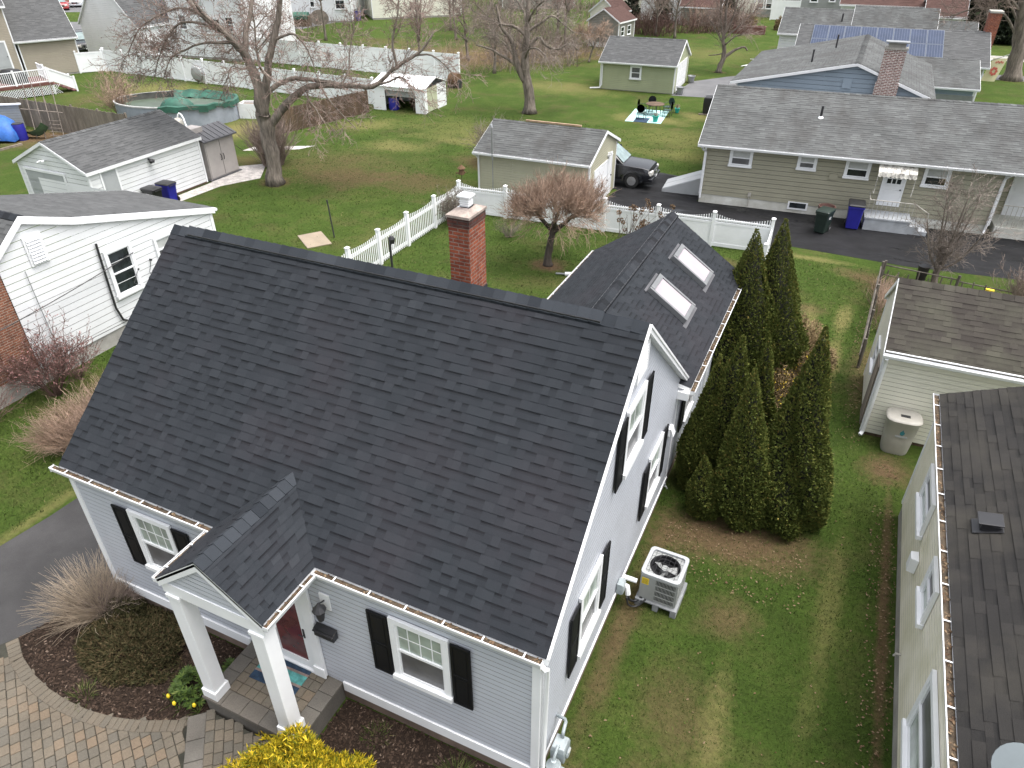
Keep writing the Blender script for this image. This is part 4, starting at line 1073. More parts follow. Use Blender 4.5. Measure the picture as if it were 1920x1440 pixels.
# --- white garage further left
g = gable_building('detached_garage', 'white clapboard garage with grey shingle roof and side door, beside two wheeled bins', 'garage', (-18.08, 14.45), R(90), 6.3, 4.5, 2.30, 3.36, 'white_siding', 'slate_shingle',
                   .205, .06, over=.12, rake=.12, seed=51, gut='', th=.034)
garage_door(g, (-.03, 4.5), nY, nX, .45, 2.95, .08, 1.95, 4, 2, 'ac_light')
panel_door(g, (.0, -.018), X, nY, .62, 1.36, .10, 2.08, 'ac_light', (1, 1))
mb = MB(); mb.tube([(3.2, -.02, 2.02), (3.2, -.16, 2.0)], .05, 8); mb.tube([(3.2, -.16, 1.98), (3.12, -.24, 1.92)], .08, 8); mb.tube([(3.22, -.16, 1.98), (3.32, -.24, 1.92)], .08, 8)
mb.build('floodlight', mat['dark_metal'], g)
mb = MB(); mb.tube([(-.02, 2.5, 2.5), (-.22, 2.5, 2.55), (-.30, 2.6, 2.48)], .035, 7); mb.tube([(-.2, 2.42, 2.54), (-.3, 2.2, 2.60)], .05, 7); mb.build('barn_lamp', mat['white_trim'], g)
mb = MB(); mb.box(-.02, 6.32, -.02, .0, .02, .10); mb.build('base_board', mat['brown_wood'], g)
# --- grey resin shed behind it
s = thing('resin_shed', 'small grey resin storage shed with double doors behind the white garage', 'shed', (-19.85, 20.95, 0), R(0))
mb = MB(); mb.box(0, 1.75, .12, 2.1, .05, 2.0); mb.build('wall', mat['resin_grey'], s)
mb = MB(); mb.box(-.1, 1.85, .0, 2.2, 0, .05, 0)
mb.build('floor', mat['resin_dark'], s)
mb = MB()
deckslab(mb, (1.95, -.05, 2.0), (1.95, 2.25, 2.0), (.875, -.05, 2.45), (.875, 2.25, 2.45), .07, 0, 0); deckslab(mb, (-.2, 2.25, 2.0), (-.2, -.05, 2.0), (.875, 2.25, 2.45), (.875, -.05, 2.45), .07, 0, 0)
for k in range(7):
    y = .1 + k * .33; mb.obox((.875, y, 2.452), (.922, 0, -.386), Y, (.386, 0, .922), 1.14, .03, .02)
srf = mb.build('roof', mat['resin_dark'], s)
mb = MB(); mb.box(.55, 1.25, -.06, .7, 2.30, 2.55); mb.build('dormer', mat['resin_grey'], srf)
for k in range(2):
    mb = MB(); frame_box(mb, (1.75, 0, 0), Y, X, .16 + k * .95, 1.08 + k * .95, .1, 1.92, .002, .03)
    d_ = mb.build('door', mat['resin_grey'], s, bevel=.01)
    mb = MB(); yy = 1.0 + k * .18; mb.tube([(1.79, yy, .85), (1.84, yy, .92), (1.84, yy, 1.1), (1.79, yy, 1.17)], .018, 6); mb.build('handle', mat['black_plastic'], d_)

# --- olive garage behind the picket fence
g = gable_building('detached_garage', 'pale olive garage behind the white fence, a loose plank along its grey roof ridge', 'garage', (-4.28, 24.25), R(1.5), 5.45, 4.1, 2.38, 3.30, 'pale_olive_siding', 'grey_shingle',
                   .115, .05, over=.28, rake=.10, seed=61, gut='F')
panel_door(g, (5.45, 0), Y, X, .75, 2.75, .03, 1.75, 'white_trim', (3, 3), name='garage_door')
panel_door(g, (5.45, 0), Y, X, 2.9, 3.35, .03, 1.95, 'white_trim', (1, 2), name='door')
downspout(g, [(-.05, -.36, 2.26), (-.02, -.10, 2.12), (.05, -.06, 2.0), (.05, -.06, .1)])
mb = MB(); mb.obox((1.55, 2.02, 3.335), X, (0, 1, 0), (0, 0, 1), 2.75, .10, .07); mb.build('plank', M('plank', (.38, .26, .17), .9, .2, 3, .2, 30), g)
mb = MB(); mb.tube([(5.47, 2.72, 2.10), (5.62, 2.72, 2.16), (5.66, 2.72, 2.08)], .05, 7); mb.box(5.46, 5.60, 2.62, 2.95, 1.98, 2.07); mb.build('porch_light', mat['white_trim'], g)
mb = MB(); P0 = (-3.35, 23.9)
mb.cyl(P0, .022, 0, 2.1, 8); mb.cyl(P0, .05, 2.1, 3.55, 8, r1=.045); mb.tube([(P0[0], P0[1], 3.5), (P0[0] - .06, P0[1] + .05, 3.68)], .045, 6)
tag(mb.build('clothesline_pole', mat['grey_metal'], None, smooth=40), 'tall grey metal pole standing against the left end of the olive garage', 'pole')

# --- far green garage
g = gable_building('detached_garage', 'green vinyl garage far back on the lawn, dark grey roof and white double door', 'garage', (-7.42, 50.75), R(3), 5.7, 5.2, 2.02, 3.40, 'green_siding', 'slate_shingle',
                   .13, .05, over=.25, rake=.12, seed=71, gut='F')
window(g, (0, -.016), X, nY, 2.30, 3.18, .85, 1.82, ('window_screen', 'window_screen'), None, None, .11, .05)
garage_door(g, (5.7, 0), Y, X, .75, 4.35, .04, 1.85, 4, 4)
downspout(g, [(.1, -.36, 1.92), (.16, -.10, 1.75), (.16, -.08, .35), (.05, -.12, .12), (-.7, -.25, .06)], r=.05)
for yy, lb in ((.28, 'grey stone planter at the near corner of the far green garage door'), (4.85, 'grey stone planter at the far corner of the green garage door')):
    c = g.matrix_basis @ Vector((6.15, yy, 0))
    mb = MB(); mb.loft([[(c.x + r * math.cos(a), c.y + r * math.sin(a), z) for a in np.linspace(0, 2 * math.pi, 13)[:-1]] for r, z in ((.22, 0), (.27, .1), (.24, .3), (.33, .52), (.30, .53), (.26, .44))])
    tag(mb.build('planter', mat['grey_metal'], None, smooth=40), lb, 'planter', 'planters by the green garage')

# --- olive ranch house
RA = R(4.5)
rh = gable_building('ranch_house', 'long olive ranch house with grey shingle roof and striped awning over its side door', 'house', (5.33, 28.3), RA, 12.1, 8.9, 2.80, 4.42, 'olive_siding', 'grey_shingle',
                    .20, .42, 'white_foundation', over=.38, rake=.30, seed=81, gut='F', sexp=.16, swr=(.18, .45), th=.03, xr1=4.2)
for u0, u1, z0, z1, pn in ((1.12, 2.13, 1.84, 2.66, ('window_blind', 'window_screen')), (4.03, 4.84, 1.98, 2.66, ('window_blind', 'window_screen')), (6.0, 7.02, 1.82, 2.66, ('window_blind', 'window_dark')), (9.08, 10.09, 1.78, 2.66, ('window_blind', 'window_dark'))):
    window(rh, (0, -.02), X, nY, u0, u1, z0, z1, pn, None, None, .10, .045)
mb = MB(); frame_box(mb, (0, .02, 0), X, nY, 4.0, 4.86, .16, .52, .0, .03); o = mb.build('basement_window', mat['white_trim'], rh)
mb = MB(); frame_box(mb, (0, .02, 0), X, nY, 4.08, 4.78, .24, .47, .0301, .036); mb.build('pane', mat['window_dark'], o)
panel_door(rh, (0, -.02), X, nY, 7.66, 8.44, .80, 2.36, 'white_trim', (1, 2), top_panes=(7.78, 8.32, 1.78, 2.22, 3), casing=.07)
mb = MB()   # striped metal awning with scalloped edge
for k in range(9):
    a = 7.28 + k * .165
    mb.face([(a, -.03, 2.80), (a + .155, -.03, 2.80), (a + .155, -.75, 2.42), (a, -.75, 2.42)], k % 2); mb.face([(a, -.75, 2.42), (a + .155, -.75, 2.42), (a + .155, -.80, 2.26), (a + .08, -.81, 2.22), (a, -.80, 2.26)], k % 2)
    mb.face([(a, -.03, 2.79), (a, -.75, 2.41), (a + .155, -.75, 2.41), (a + .155, -.03, 2.79)], k % 2)
mb.tube([(7.3, -.73, 2.30), (7.3, -.73, 1.5), (7.3, -.05, 1.4)], .015, 6); mb.tube([(8.74, -.73, 2.30), (8.74, -.73, 1.5)], .015, 6)
mb.build('awning', [M('awning_cream', (.68, .66, .60), .6, .3, 5, tint=(.2, .19, .17)), M('awning_dirty', (.52, .50, .46), .6, .5, 6, tint=(.12, .11, .1))], rh)
mb = MB(); mb.box(7.20, 8.98, -1.10, .0, 0, .50); mb.box(7.17, 9.01, -1.13, -.01, .50, .56); mb.box(8.98, 9.35, -1.05, -.02, 0, .34); mb.box(9.35, 9.70, -1.05, -.02, 0, .17)
st = mb.build('side_steps', M('grey_step', (.40, .42, .44), .85, .15, 2, .1, 40), rh)
mb = MB()
for k in range(11): x = 7.22 + k * .172; mb.tube([(x, -1.08, .56), (x, -1.08, 1.30)], .011, 5)
mb.tube([(7.22, -1.08, 1.32), (8.95, -1.08, 1.32), (9.55, -1.08, .98), (9.62, -1.08, .2)], .018, 6); mb.tube([(7.22, -1.08, 1.32), (7.22, -.1, 1.34)], .018, 6)
mb.build('railing', mat['beige'], rh)
downspout(rh, [(-.12, -.42, 2.68), (-.05, -.2, 2.5), (.06, -.06, 2.4), (.06, -.06, .25)], r=.05)
downspout(rh, [(12.15, -.42, 2.68), (12.05, -.1, 2.45), (12.03, -.07, 2.3), (12.0, -.07, .22), (11.95, -.25, .08)], r=.05)
mb = MB(); frame_box(mb, (0, -.02, 0), X, nY, 2.2, 2.34, .55, .72, 0, .06); mb.tube([(2.27, -.05, .55), (2.27, -.05, .1)], .02, 6); mb.build('outdoor_socket', mat['beige'], rh)
mb = MB(); frame_box(mb, (0, -.02, 0), X, nY, 5.45, 5.8, 1.7, 1.95, 0, .05); mb.build('wall_vent', mat['olive_siding'], rh)
c_ = 4.42 - (4.1 - 2.62) * .362
pipe_vent(rh, (4.65, 2.35, 2.8 + 2.73 * .335), .5)
# recessed porch at its right end
mb = MB()
lapwall(mb, (12.1, 1.6), X, nY, .42, 2.7, lambda z: (0, 4.2), .20, .016); mb.build('porch_wall', mat['olive_siding'], rh)
mb = MB(); mb.box(12.3, 16.3, -.15, 1.6, 0, .45); mb.build('porch_floor', mat['white_foundation'], rh)
panel_door(rh, (12.1, 1.58), X, nY, .75, 2.4, .45, 2.4, 'white_trim', (2, 2), name='patio_door')
mb = MB()
for k in range(22): x = 12.35 + k * .18; mb.tube([(x, -.08, .45), (x, -.08, 1.35)], .012, 5)
mb.tube([(12.35, -.08, 1.36), (16.2, -.08, 1.36)], .02, 6); mb.build('railing', mat['beige'], rh)
mb = MB()   # bulkhead cellar hatch on its left end
mb.face([(-1.9, .9, .12), (-1.9, 2.5, .12), (-.02, 2.5, .85), (-.02, .9, .85)]); mb.face([(-1.9, .9, 0), (-1.9, .9, .12), (-.02, .9, .85), (-.02, .9, 0)]); mb.face([(-1.9, 2.5, 0), (-1.9, .9, 0), (-1.9, .9, .12), (-1.9, 2.5, .12)][::-1])
mb.face([(-.02, 2.5, 0), (-.02, 2.5, .85), (-1.9, 2.5, .12), (-1.9, 2.5, 0)])
dd = V(1.88, 0, .73); dd /= np.linalg.norm(dd); n_ = V(-dd[2], 0, dd[0])
for y in (.93, 1.71): mb.obox(V(-1.88, y, .13) + n_ * .003, dd, Y, n_, 1.96, .74, .03)
mb.build('cellar_hatch', mat['ac_light'], rh, bevel=.01)

# --- cream shed and cream house at the right edge
sh = gable_building('cream_shed', 'cream vinyl shed with weathered brown shingle roof, a rain barrel at its front wall', 'shed', (13.33, 12.1), R(1), 5.2, 3.0, 2.62, 3.86, 'cream_siding', 'brown_shingle', .125, .10, 'brown_wood', over=.22, rake=.06, seed=91, gut='', sexp=.142, swr=(.14, .36), sth=(.003, .010))
gutter(sh, (-.08, -.243, 2.60), (5.3, -.243, 2.60), nY, .10, .09, .62, False, 4)
downspout(sh, [(.02, -.29, 2.5), (.04, -.12, 2.36), (.05, -.07, 2.2), (.05, -.07, .15), (.0, -.18, .08)], r=.05)
window(sh, (-.016, 3.0), nY, nX, 1.1, 1.9, 1.2, 2.0, ('window_screen', 'window_dark'), None, None, .08, .04)
mb = MB(); frame_box(mb, (-.016, 3.0, 0), nY, nX, 2.05, 2.8, .15, 1.95, .004, .03); mb.build('side_panel', mat['old_wood'], sh)

RHX = 14.30
ch2 = thing('cream_house', 'algae-stained cream house at the right edge, dark shingle roof and leaf-filled gutter', 'house', (RHX, 0, 0))
mb = MB(); lapwall(mb, (0, 9.15), nY, nX, .40, 2.95, lambda z: (0, 14), .12, .016); mb.build('wall', mat['algae_siding'], ch2)
mb = MB(); lapwall(mb, (6, 9.15), nX, Y, .40, 2.95, lambda z: (0, 6), .12); mb.build('rear_wall', mat['cream_siding'], ch2)
mb = MB(); mb.box(.02, 6, -5, 9.12, -.1, .41); mb.build('foundation', mat['concrete'], ch2)
mb = MB(); ex = .02
EZ = 3.0
deckslab(mb, (ex, 9.75, EZ), (ex, -6, EZ), (5.5, 9.75, EZ + 2.35), (5.5, -6, EZ + 2.35), .10); shingles(mb, (ex, 9.75, EZ), (ex, -6, EZ), (5.5, 9.75, EZ + 2.35), (5.5, -6, EZ + 2.35), .15, (.16, .42), (.004, .012), 95)
r_ = mb.build('roof', [mat['black_brown_shingle'], mat['white_trim']], ch2)
mb = MB(); mb.box(.42, .70, 5.28, 5.52, EZ + .12, EZ + .36); mb.obox((.33, 5.22, EZ + .15), (.919, 0, .393), Y, (-.393, 0, .919), .44, .36, .02); mb.obox((.36, 5.24, EZ + .345), (.98, 0, .18), Y, (-.18, 0, .98), .36, .32, .025)
mb.build('roof_vent', mat['black_plastic'], r_, bevel=.02)
gutter(ch2, (0.018, 9.75, EZ - .01), (0.018, -6, EZ - .01), nX, .13, .11, .75, True, 12)
mb = MB(); mb.box(-.02, 0, 9.07, 9.17, .4, 2.95); mb.box(-.0, .08, 9.15, 9.175, .4, 2.95); mb.build('corner_trim', mat['white_trim'], ch2)
for a, b, z0, z1 in ((1.45, 2.75, 1.75, 2.62), (4.1, 4.95, 1.75, 2.62), (6.3, 7.9, 1.02, 2.40)):
    window(ch2, (-.016, 9.15), nY, nX, a, b, z0, z1, ('window_screen', 'window_curtain'), None, None, .10, .06, slider=False)
mb = MB(); mb.loft([[(-.016 - d, 6.05 + s * .14 * (1 if d < .1 else .8), z) for s, z in ((-1, 1.30), (1, 1.30), (1, 1.64), (-1, 1.64))] for d in (0, .10, .14)]); mb.build('wall_vent', mat['white_trim'], ch2, bevel=.015)
mb = MB(); mb.tube([(-.02, 4.6, .55), (-.10, 4.6, .55), (-.12, 4.6, .48)], .02, 6); mb.build('tap', mat['beige'], ch2)
# satellite dish at the roof edge
dish = thing('satellite_dish', 'pale grey satellite dish mounted at the roof edge in the lower right corner', 'satellite dish', (14.66, .70, 3.14))
rings = []
for q in np.linspace(0.04, 1, 7): rings.append([(.29 * q * math.cos(a), .26 * q * math.sin(a), .08 * q * q) for a in np.linspace(0, 2 * math.pi, 25)[:-1]])
mb = MB(); mb.loft(rings, cap=True); mb.loft([[(x, y, z + .012) for x, y, z in r] for r in rings][::-1], cap=True)
dm = mb.build('reflector', M('dish_grey', (.13, .155, .165), .6, .06), dish, smooth=40); dm.rotation_euler = (R(38), R(-12), R(20)); dm.location = (0, 0, .55)
mb = MB(); mb.tube([(.05, .0, -.05), (.05, 0, .35), (0, .02, .54)], .025, 8); mb.tube([(0, .02, .54), (-.02, -.3, .62), (-.04, -.34, .80)], .014, 6); mb.build('arm', mat['grey_metal'], dish)

# --- blue-grey house, gable with a brick chimney
BX = 6.2
bh = gable_building('blue_house', 'blue-grey house with low grey roof and pale brick chimney on its gable', 'house', (14.35, 38.05), R(90), 10.5, 9.6, 3.55, 5.02, 'blue_siding', 'grey_shingle', .22, .3, over=.3, rake=.25, yr=3.68, yback=9.9, zback=3.68, seed=101, gut='', th=.016)
mb = MB(); mb.loft([[(x, y, z) for x, y in ((-.32, 1.55), (.1, 1.55), (.1, 2.65), (-.32, 2.65))] for z in (0, 4.2)] ); mb.loft([[(x, y, z) for x, y in ((-.32, 1.6), (.1, 1.6), (.1, 2.6), (-.32, 2.6))] for z in (4.2, 5.75)])
cb = mb.build('chimney', mat['pale_brick'], bh)
mb = MB(); mb.box(-.36, .14, 1.56, 2.64, 5.75, 5.85); mb.box(-.26, .04, 1.7, 2.5, 5.85, 6.05); mb.build('mortar_crown', mat['concrete'], cb)
mb = MB(); mb.box(-.38, .16, 1.56, 2.64, 6.06, 6.12); mb.build('rain_cap', mat['grey_metal'], cb)
mb = MB(); frame_box(mb, (-.02, 0, 0), nY, nX, -4.2, -3.75, 3.75, 4.25, 0, .04); mb.build('gable_vent', mat['blue_siding'], bh)
pipe_vent(bh, (2.5, 6.1, 4.55), .6, .05, False); pipe_vent(bh, (6.5, 5.2, 4.85), .6, .05, False)

# --- house with solar panels
so_ = gable_building('solar_house', 'grey roofed house covered with blue solar panels, brick chimney at its right end', 'house', (6.2, 53.9), R(3), 12.0, 7.4, 2.78, 4.45, 'pale_olive_siding', 'slate_shingle', .2, .2, over=.3, rake=.25, seed=111, gut='F')
sl_ = (4.45 - 2.78) / 4.0; dv = V(0, 1, sl_); dv /= np.linalg.norm(dv); nv = V(0, -dv[2], dv[1])
for j in range(2):
    for i in range(8):
        P = V(.75 + i * 1.08, -.3, 2.78) + dv * (.42 + j * 1.82) + nv * .08
        mb = MB(); mb.obox(P, X, dv, nv, 1.05, 1.78, .04, 1)
        for a in range(6):
            mb.obox(P + V(.03 + a * .167, 0, 0) + dv * .03 + nv * .0405, X, dv, nv, .155, 1.72, .003, 0)
        mb.build('solar_panel', [mat['solar'], mat['solar_frame']], so_)
mb = MB(); mb.box(11.9, 12.6, 3.6, 4.6, 0, 5.6); c3 = mb.build('chimney', mat['chimney_brick'], so_)
mb = MB(); mb.box(11.85, 12.65, 3.55, 4.65, 5.6, 5.72); mb.build('mortar_crown', mat['concrete'], c3)
wg = gable_building('grey_wing', 'low grey roofed front wing between the blue house and the solar roofed house', 'house', (9.0, 46.4), R(2), 8.2, 6.6, 2.75, 3.80, 'blue_siding', 'grey_shingle', .2, .2, over=.3, rake=.2, seed=121, gut='F')
mb = MB(); frame_box(mb, (0, -.02, 0), X, nY, 5.6, 8.2, .3, 2.3, .0, .03); mb.build('garage_door', mat['grey_metal'], wg)
# --- further roofs behind
t1 = gable_building('grey_house', 'white sided house with pale grey roof, its left end showing behind the solar panels', 'house', (3.6, 65.0), R(2), 6.2, 6.0, 2.8, 4.45, 'white_siding', 'grey_shingle', .2, .2, over=.3, rake=.2, seed=131, gut='F')
pipe_vent(t1, (4.6, 1.5, 3.6), .7, .07)
gable_building('grey_house', 'wide pale grey roof behind the solar panels, right of the white sided house', 'house', (9.2, 65.3), R(2), 6.0, 6.4, 2.9, 4.75, 'white_siding', 'grey_shingle', .2, .2, over=.3, rake=.2, seed=133, gut='')
gable_building('grey_house', 'low pale grey roof at the right end behind the solar panelled house', 'house', (15.2, 66.0), R(2), 3.0, 5.4, 2.5, 3.9, 'white_siding', 'grey_shingle', .2, .2, over=.3, rake=.2, seed=135, gut='')
rb = gable_building('rust_roofed_house', 'house with rust brown roofs and brick chimneys at the top right', 'house', (6.8, 88), R(2), 9.6, 8, 3.0, 5.2, 'white_siding', 'rust_shingle', .2, .2, over=.3, rake=.2, seed=137, gut='', sexp=.25)
mb = MB(); mb.box(6.5, 7.5, 1, 2, 3, 6.4); mb.build('chimney', mat['chimney_brick'], rb)
gable_building('rust_roofed_house', 'low building with dark rust brown roof and white eave beside the conifers', 'house', (15.0, 84), R(2), 3.4, 6, 2.6, 4.8, 'white_siding', 'rust_shingle', .2, .2, over=.3, rake=.2, seed=138, gut='F', sexp=.25)
gh = gable_building('grey_two_storey_house', 'long pale grey house with white windows along the top right edge', 'house', (-4.4, 100.5), R(6), 13.5, 8, 5.8, 8.5, 'ac_grey', 'grey_shingle', .2, .3, over=.3, rake=.2, seed=139, gut='', sexp=.3)
for k, (a, b, z0, z1) in enumerate(((.6, 1.5, .9, 2.2), (1.6, 2.5, .9, 2.2), (2.6, 3.5, .9, 2.2), (4.3, 5.2, 2.2, 3.5), (6.8, 7.8, 1.8, 3.0), (9.0, 9.8, 1.9, 3.0), (11.3, 12.1, 2.0, 3.1))):
    window(gh, (0, -.02), X, nY, a, b, z0, z1, ('window_blind', 'window_dark'), None, None, .12, .05)
fs = gable_building('garden_shed', 'small grey-tan gabled shed with brown roof far back among bare trees', 'shed', (-12.1, 69.6), R(82), 3.6, 3.4, 2.35, 3.5, 'shed_siding', 'rust_shingle', .15, .45, 'white_trim', over=.15, rake=.15, seed=141, gut='')
for a in (.4, 1.9): window(fs, (0, -.02), X, nY, a, a + .8, 1.0, 1.9, ('window_dark', 'window_dark'), None, None, .06, .04)
gable_building('garden_shed', 'pale yellow shed partly hidden behind the grey-tan gabled shed', 'shed', (-14.6, 76.5), R(80), 3.0, 3.2, 2.4, 3.7, 'cream_siding', 'rust_shingle', .2, .1, over=.15, rake=.15, seed=143, gut='')
gable_building('small_garage', 'small tan garage with brown roof behind the far hedge', 'garage', (-10.8, 89), R(2), 4.6, 4, 2.0, 3.2, 'shed_siding', 'rust_shingle', .2, .1, over=.2, rake=.15, seed=145, gut='')
# ------------------------------------------------------------------ vegetation builders (numpy)
class NB:
    def __init__(s): s.q = []; s.m = []; s.t = []
    def quads(s, a, m=0, t=0.5):
        a = np.asarray(a, np.float32).reshape(-1, 4, 3)
        s.q.append(a); s.m.append(np.full(len(a), m, np.int32)); s.t.append(np.broadcast_to(np.asarray(t, np.float32), (len(a),)).copy())
    def tubes(s, P, r, m=0, t=0.5, n=3):
        """P [N,K,3], r [N,K] -> n-sided tubes"""
        P = np.asarray(P, float); r = np.asarray(r, float); N, K, _ = P.shape
        d = np.empty_like(P); d[:, 1:-1] = P[:, 2:] - P[:, :-2]; d[:, 0] = P[:, 1] - P[:, 0]; d[:, -1] = P[:, -1] - P[:, -2]
        d /= np.maximum(np.linalg.norm(d, axis=2, keepdims=True), 1e-9)
        ref = np.where(np.abs(d[:, :1, 2:3]) < .9, np.array([0, 0, 1.0]), np.array([1.0, 0, 0]))
        x = np.cross(d, np.broadcast_to(ref, d.shape)); x /= np.maximum(np.linalg.norm(x, axis=2, keepdims=True), 1e-9)
        y = np.cross(d, x)
        t = np.broadcast_to(np.asarray(t, np.float32), (N,))
        ring = [P + r[..., None] * (math.cos(2 * math.pi * j / n) * x + math.sin(2 * math.pi * j / n) * y) for j in range(n)]
        for j in range(n):
            a, b = ring[j], ring[(j + 1) % n]
            q = np.stack([a[:, :-1], b[:, :-1], b[:, 1:], a[:, 1:]], 2)
            s.quads(q, m, np.repeat(t, K - 1))
    def leaves(s, C, D, Nn, l, w, m=0, t=0.5):
        """diamond leaves: centres C, long axis D, face normal hint Nn"""
        D = D / np.maximum(np.linalg.norm(D, axis=1, keepdims=True), 1e-9)
        S = np.cross(D, Nn); S /= np.maximum(np.linalg.norm(S, axis=1, keepdims=True), 1e-9)
        l = np.broadcast_to(np.asarray(l, float), (len(C),))[:, None]; w = np.broadcast_to(np.asarray(w, float), (len(C),))[:, None]
        s.quads(np.stack([C - D * l * .5, C + S * w * .5 - D * l * .05, C + D * l * .5, C - S * w * .5 - D * l * .05], 1), m, t)
    def build(s, name, mats, parent=None, loc=None):
        q = np.concatenate(s.q); m = np.concatenate(s.m); t = np.concatenate(s.t); n = len(q)
        me = bpy.data.meshes.new(name)
        me.vertices.add(n * 4); me.loops.add(n * 4); me.polygons.add(n)
        me.vertices.foreach_set('co', q.astype(np.float32).ravel())
        me.loops.foreach_set('vertex_index', np.arange(n * 4, dtype=np.int32))
        me.polygons.foreach_set('loop_start', np.arange(0, n * 4, 4, dtype=np.int32))
        me.polygons.foreach_set('loop_total', np.full(n, 4, np.int32))
        for k in (mats if isinstance(mats, (list, tuple)) else [mats]): me.materials.append(k)
        me.polygons.foreach_set('material_index', m)
        at = me.attributes.new('tone', 'FLOAT', 'FACE'); at.data.foreach_set('value', t)
        me.update(calc_edges=True); me.validate()
        o = bpy.data.objects.new(name, me); COL.objects.link(o)
        if parent is not None: o.parent = parent
        if loc is not None: o.location = loc
        return o
def unit(a): return a / np.maximum(np.linalg.norm(a, axis=-1, keepdims=True), 1e-9)
def bend(P0, D, L, K, rg, wob=.15, grav=0.0):
    """N wandering stems of K points: start P0, direction D, length L"""
    N = len(P0); P = np.empty((N, K, 3)); P[:, 0] = P0; d = unit(D); L = np.broadcast_to(L, (N,))
    for k in range(1, K):
        d = unit(d + rg.normal(0, wob, (N, 3)) + np.array([0, 0, grav]))
        P[:, k] = P[:, k - 1] + d * (L / (K - 1))[:, None]
    return P
def sprout(P, rg, n, ang, frac=(.25, 1.0), up=0.0):
    """n child starts and directions per stem of P"""
    N, K, _ = P.shape
    idx = np.repeat(np.arange(N), n); f = rg.uniform(*frac, len(idx)) * (K - 1); i = np.minimum(f.astype(int), K - 2); fr = (f - i)[:, None]
    a = P[idx, i]; b = P[idx, i + 1]; S = a + (b - a) * fr; d = unit(b - a)
    r = unit(rg.normal(0, 1, d.shape)); r = unit(r - d * (r * d).sum(1, keepdims=True))
    an = rg.normal(ang, .18, len(idx))[:, None]
    return S, unit(d * np.cos(an) + r * np.sin(an) + np.array([0, 0, up])), idx
def smoothline(pts, n):
    pts = np.array(pts, float); m = len(pts); out = []
    for t in np.linspace(0, m - 1, n):
        i = min(int(t), m - 2); f = t - i
        p0 = pts[max(i - 1, 0)]; p1 = pts[i]; p2 = pts[i + 1]; p3 = pts[min(i + 2, m - 1)]
        out.append(.5 * ((2 * p1) + (-p0 + p2) * f + (2 * p0 - 5 * p1 + 4 * p2 - p3) * f * f + (-p0 + 3 * p1 - 3 * p2 + p3) * f ** 3))
    return np.array(out)
def bare_tree(name, label, base, limbs, seed, lvl=((14, .9, .9, .014), (5, .5, .8, .009), (4, .28, .8, .006)), wood='bark', twig='twig', bud='red_bud', nbud=3, budsz=.05, grav=-.02, wob=.16, group=None, frac=(.25, 1.0), wig=.12, cat='tree', up=0.12):
    """limbs: list of (points in world space, r0, r1, density); trunk first"""
    rg = np.random.default_rng(seed)
    root = thing(name, label, cat, base, 0, group)
    B = V(*base)
    mb = MB(); nb = NB()
    for pts, r0, r1, dens in limbs:
        n = max(6, len(pts) * 3)
        L = smoothline(pts, n) - B
        jit = rg.normal(0, 1, L.shape) * np.linspace(r0, r1, n)[:, None] * wig; jit[0] = 0
        L = L + jit
        rad = np.linspace(r0, r1, n) * (1 + rg.normal(0, .05, n))
        if pts is limbs[0][0]: rad[0] *= 1.45; rad[1] *= 1.15
        mb.tube(list(L), list(rad), 9 if r0 > .1 else 6)
        if dens <= 0: continue
        length = np.linalg.norm(np.diff(L, axis=0), axis=1).sum()
        P = L[None]
        S, D, _ = sprout(P, rg, int(lvl[0][0] * dens * length / 3) + 1, lvl[0][2], frac, up)
        K = 5
        for li, (cnt, ln, an, rr) in enumerate(lvl):
            if li > 0: S, D, _ = sprout(P, rg, cnt, an, (.2, 1.0), .08)
            LL = ln * rg.uniform(.5, 1.3, len(S))
            P = bend(S, D, LL, K, rg, wob, grav)
            nb.tubes(P, np.broadcast_to(np.linspace(rr, rr * .45, K), (len(S), K)), 0, .5)
            K = max(3, K - 1)
        if nbud:
            S, D, _ = sprout(P, rg, nbud, .7, (.2, 1.0))
            for a in range(2):
                nb.leaves(S + D * budsz * .3, D, unit(rg.normal(0, 1, S.shape)), budsz * rg.uniform(.6, 1.3, len(S)), budsz * .6, 1, .5)
    mb.build('trunk', mat[wood], root, smooth=True)
    if nb.q: nb.build('crown', [mat[twig], mat[bud]], root)
    return root
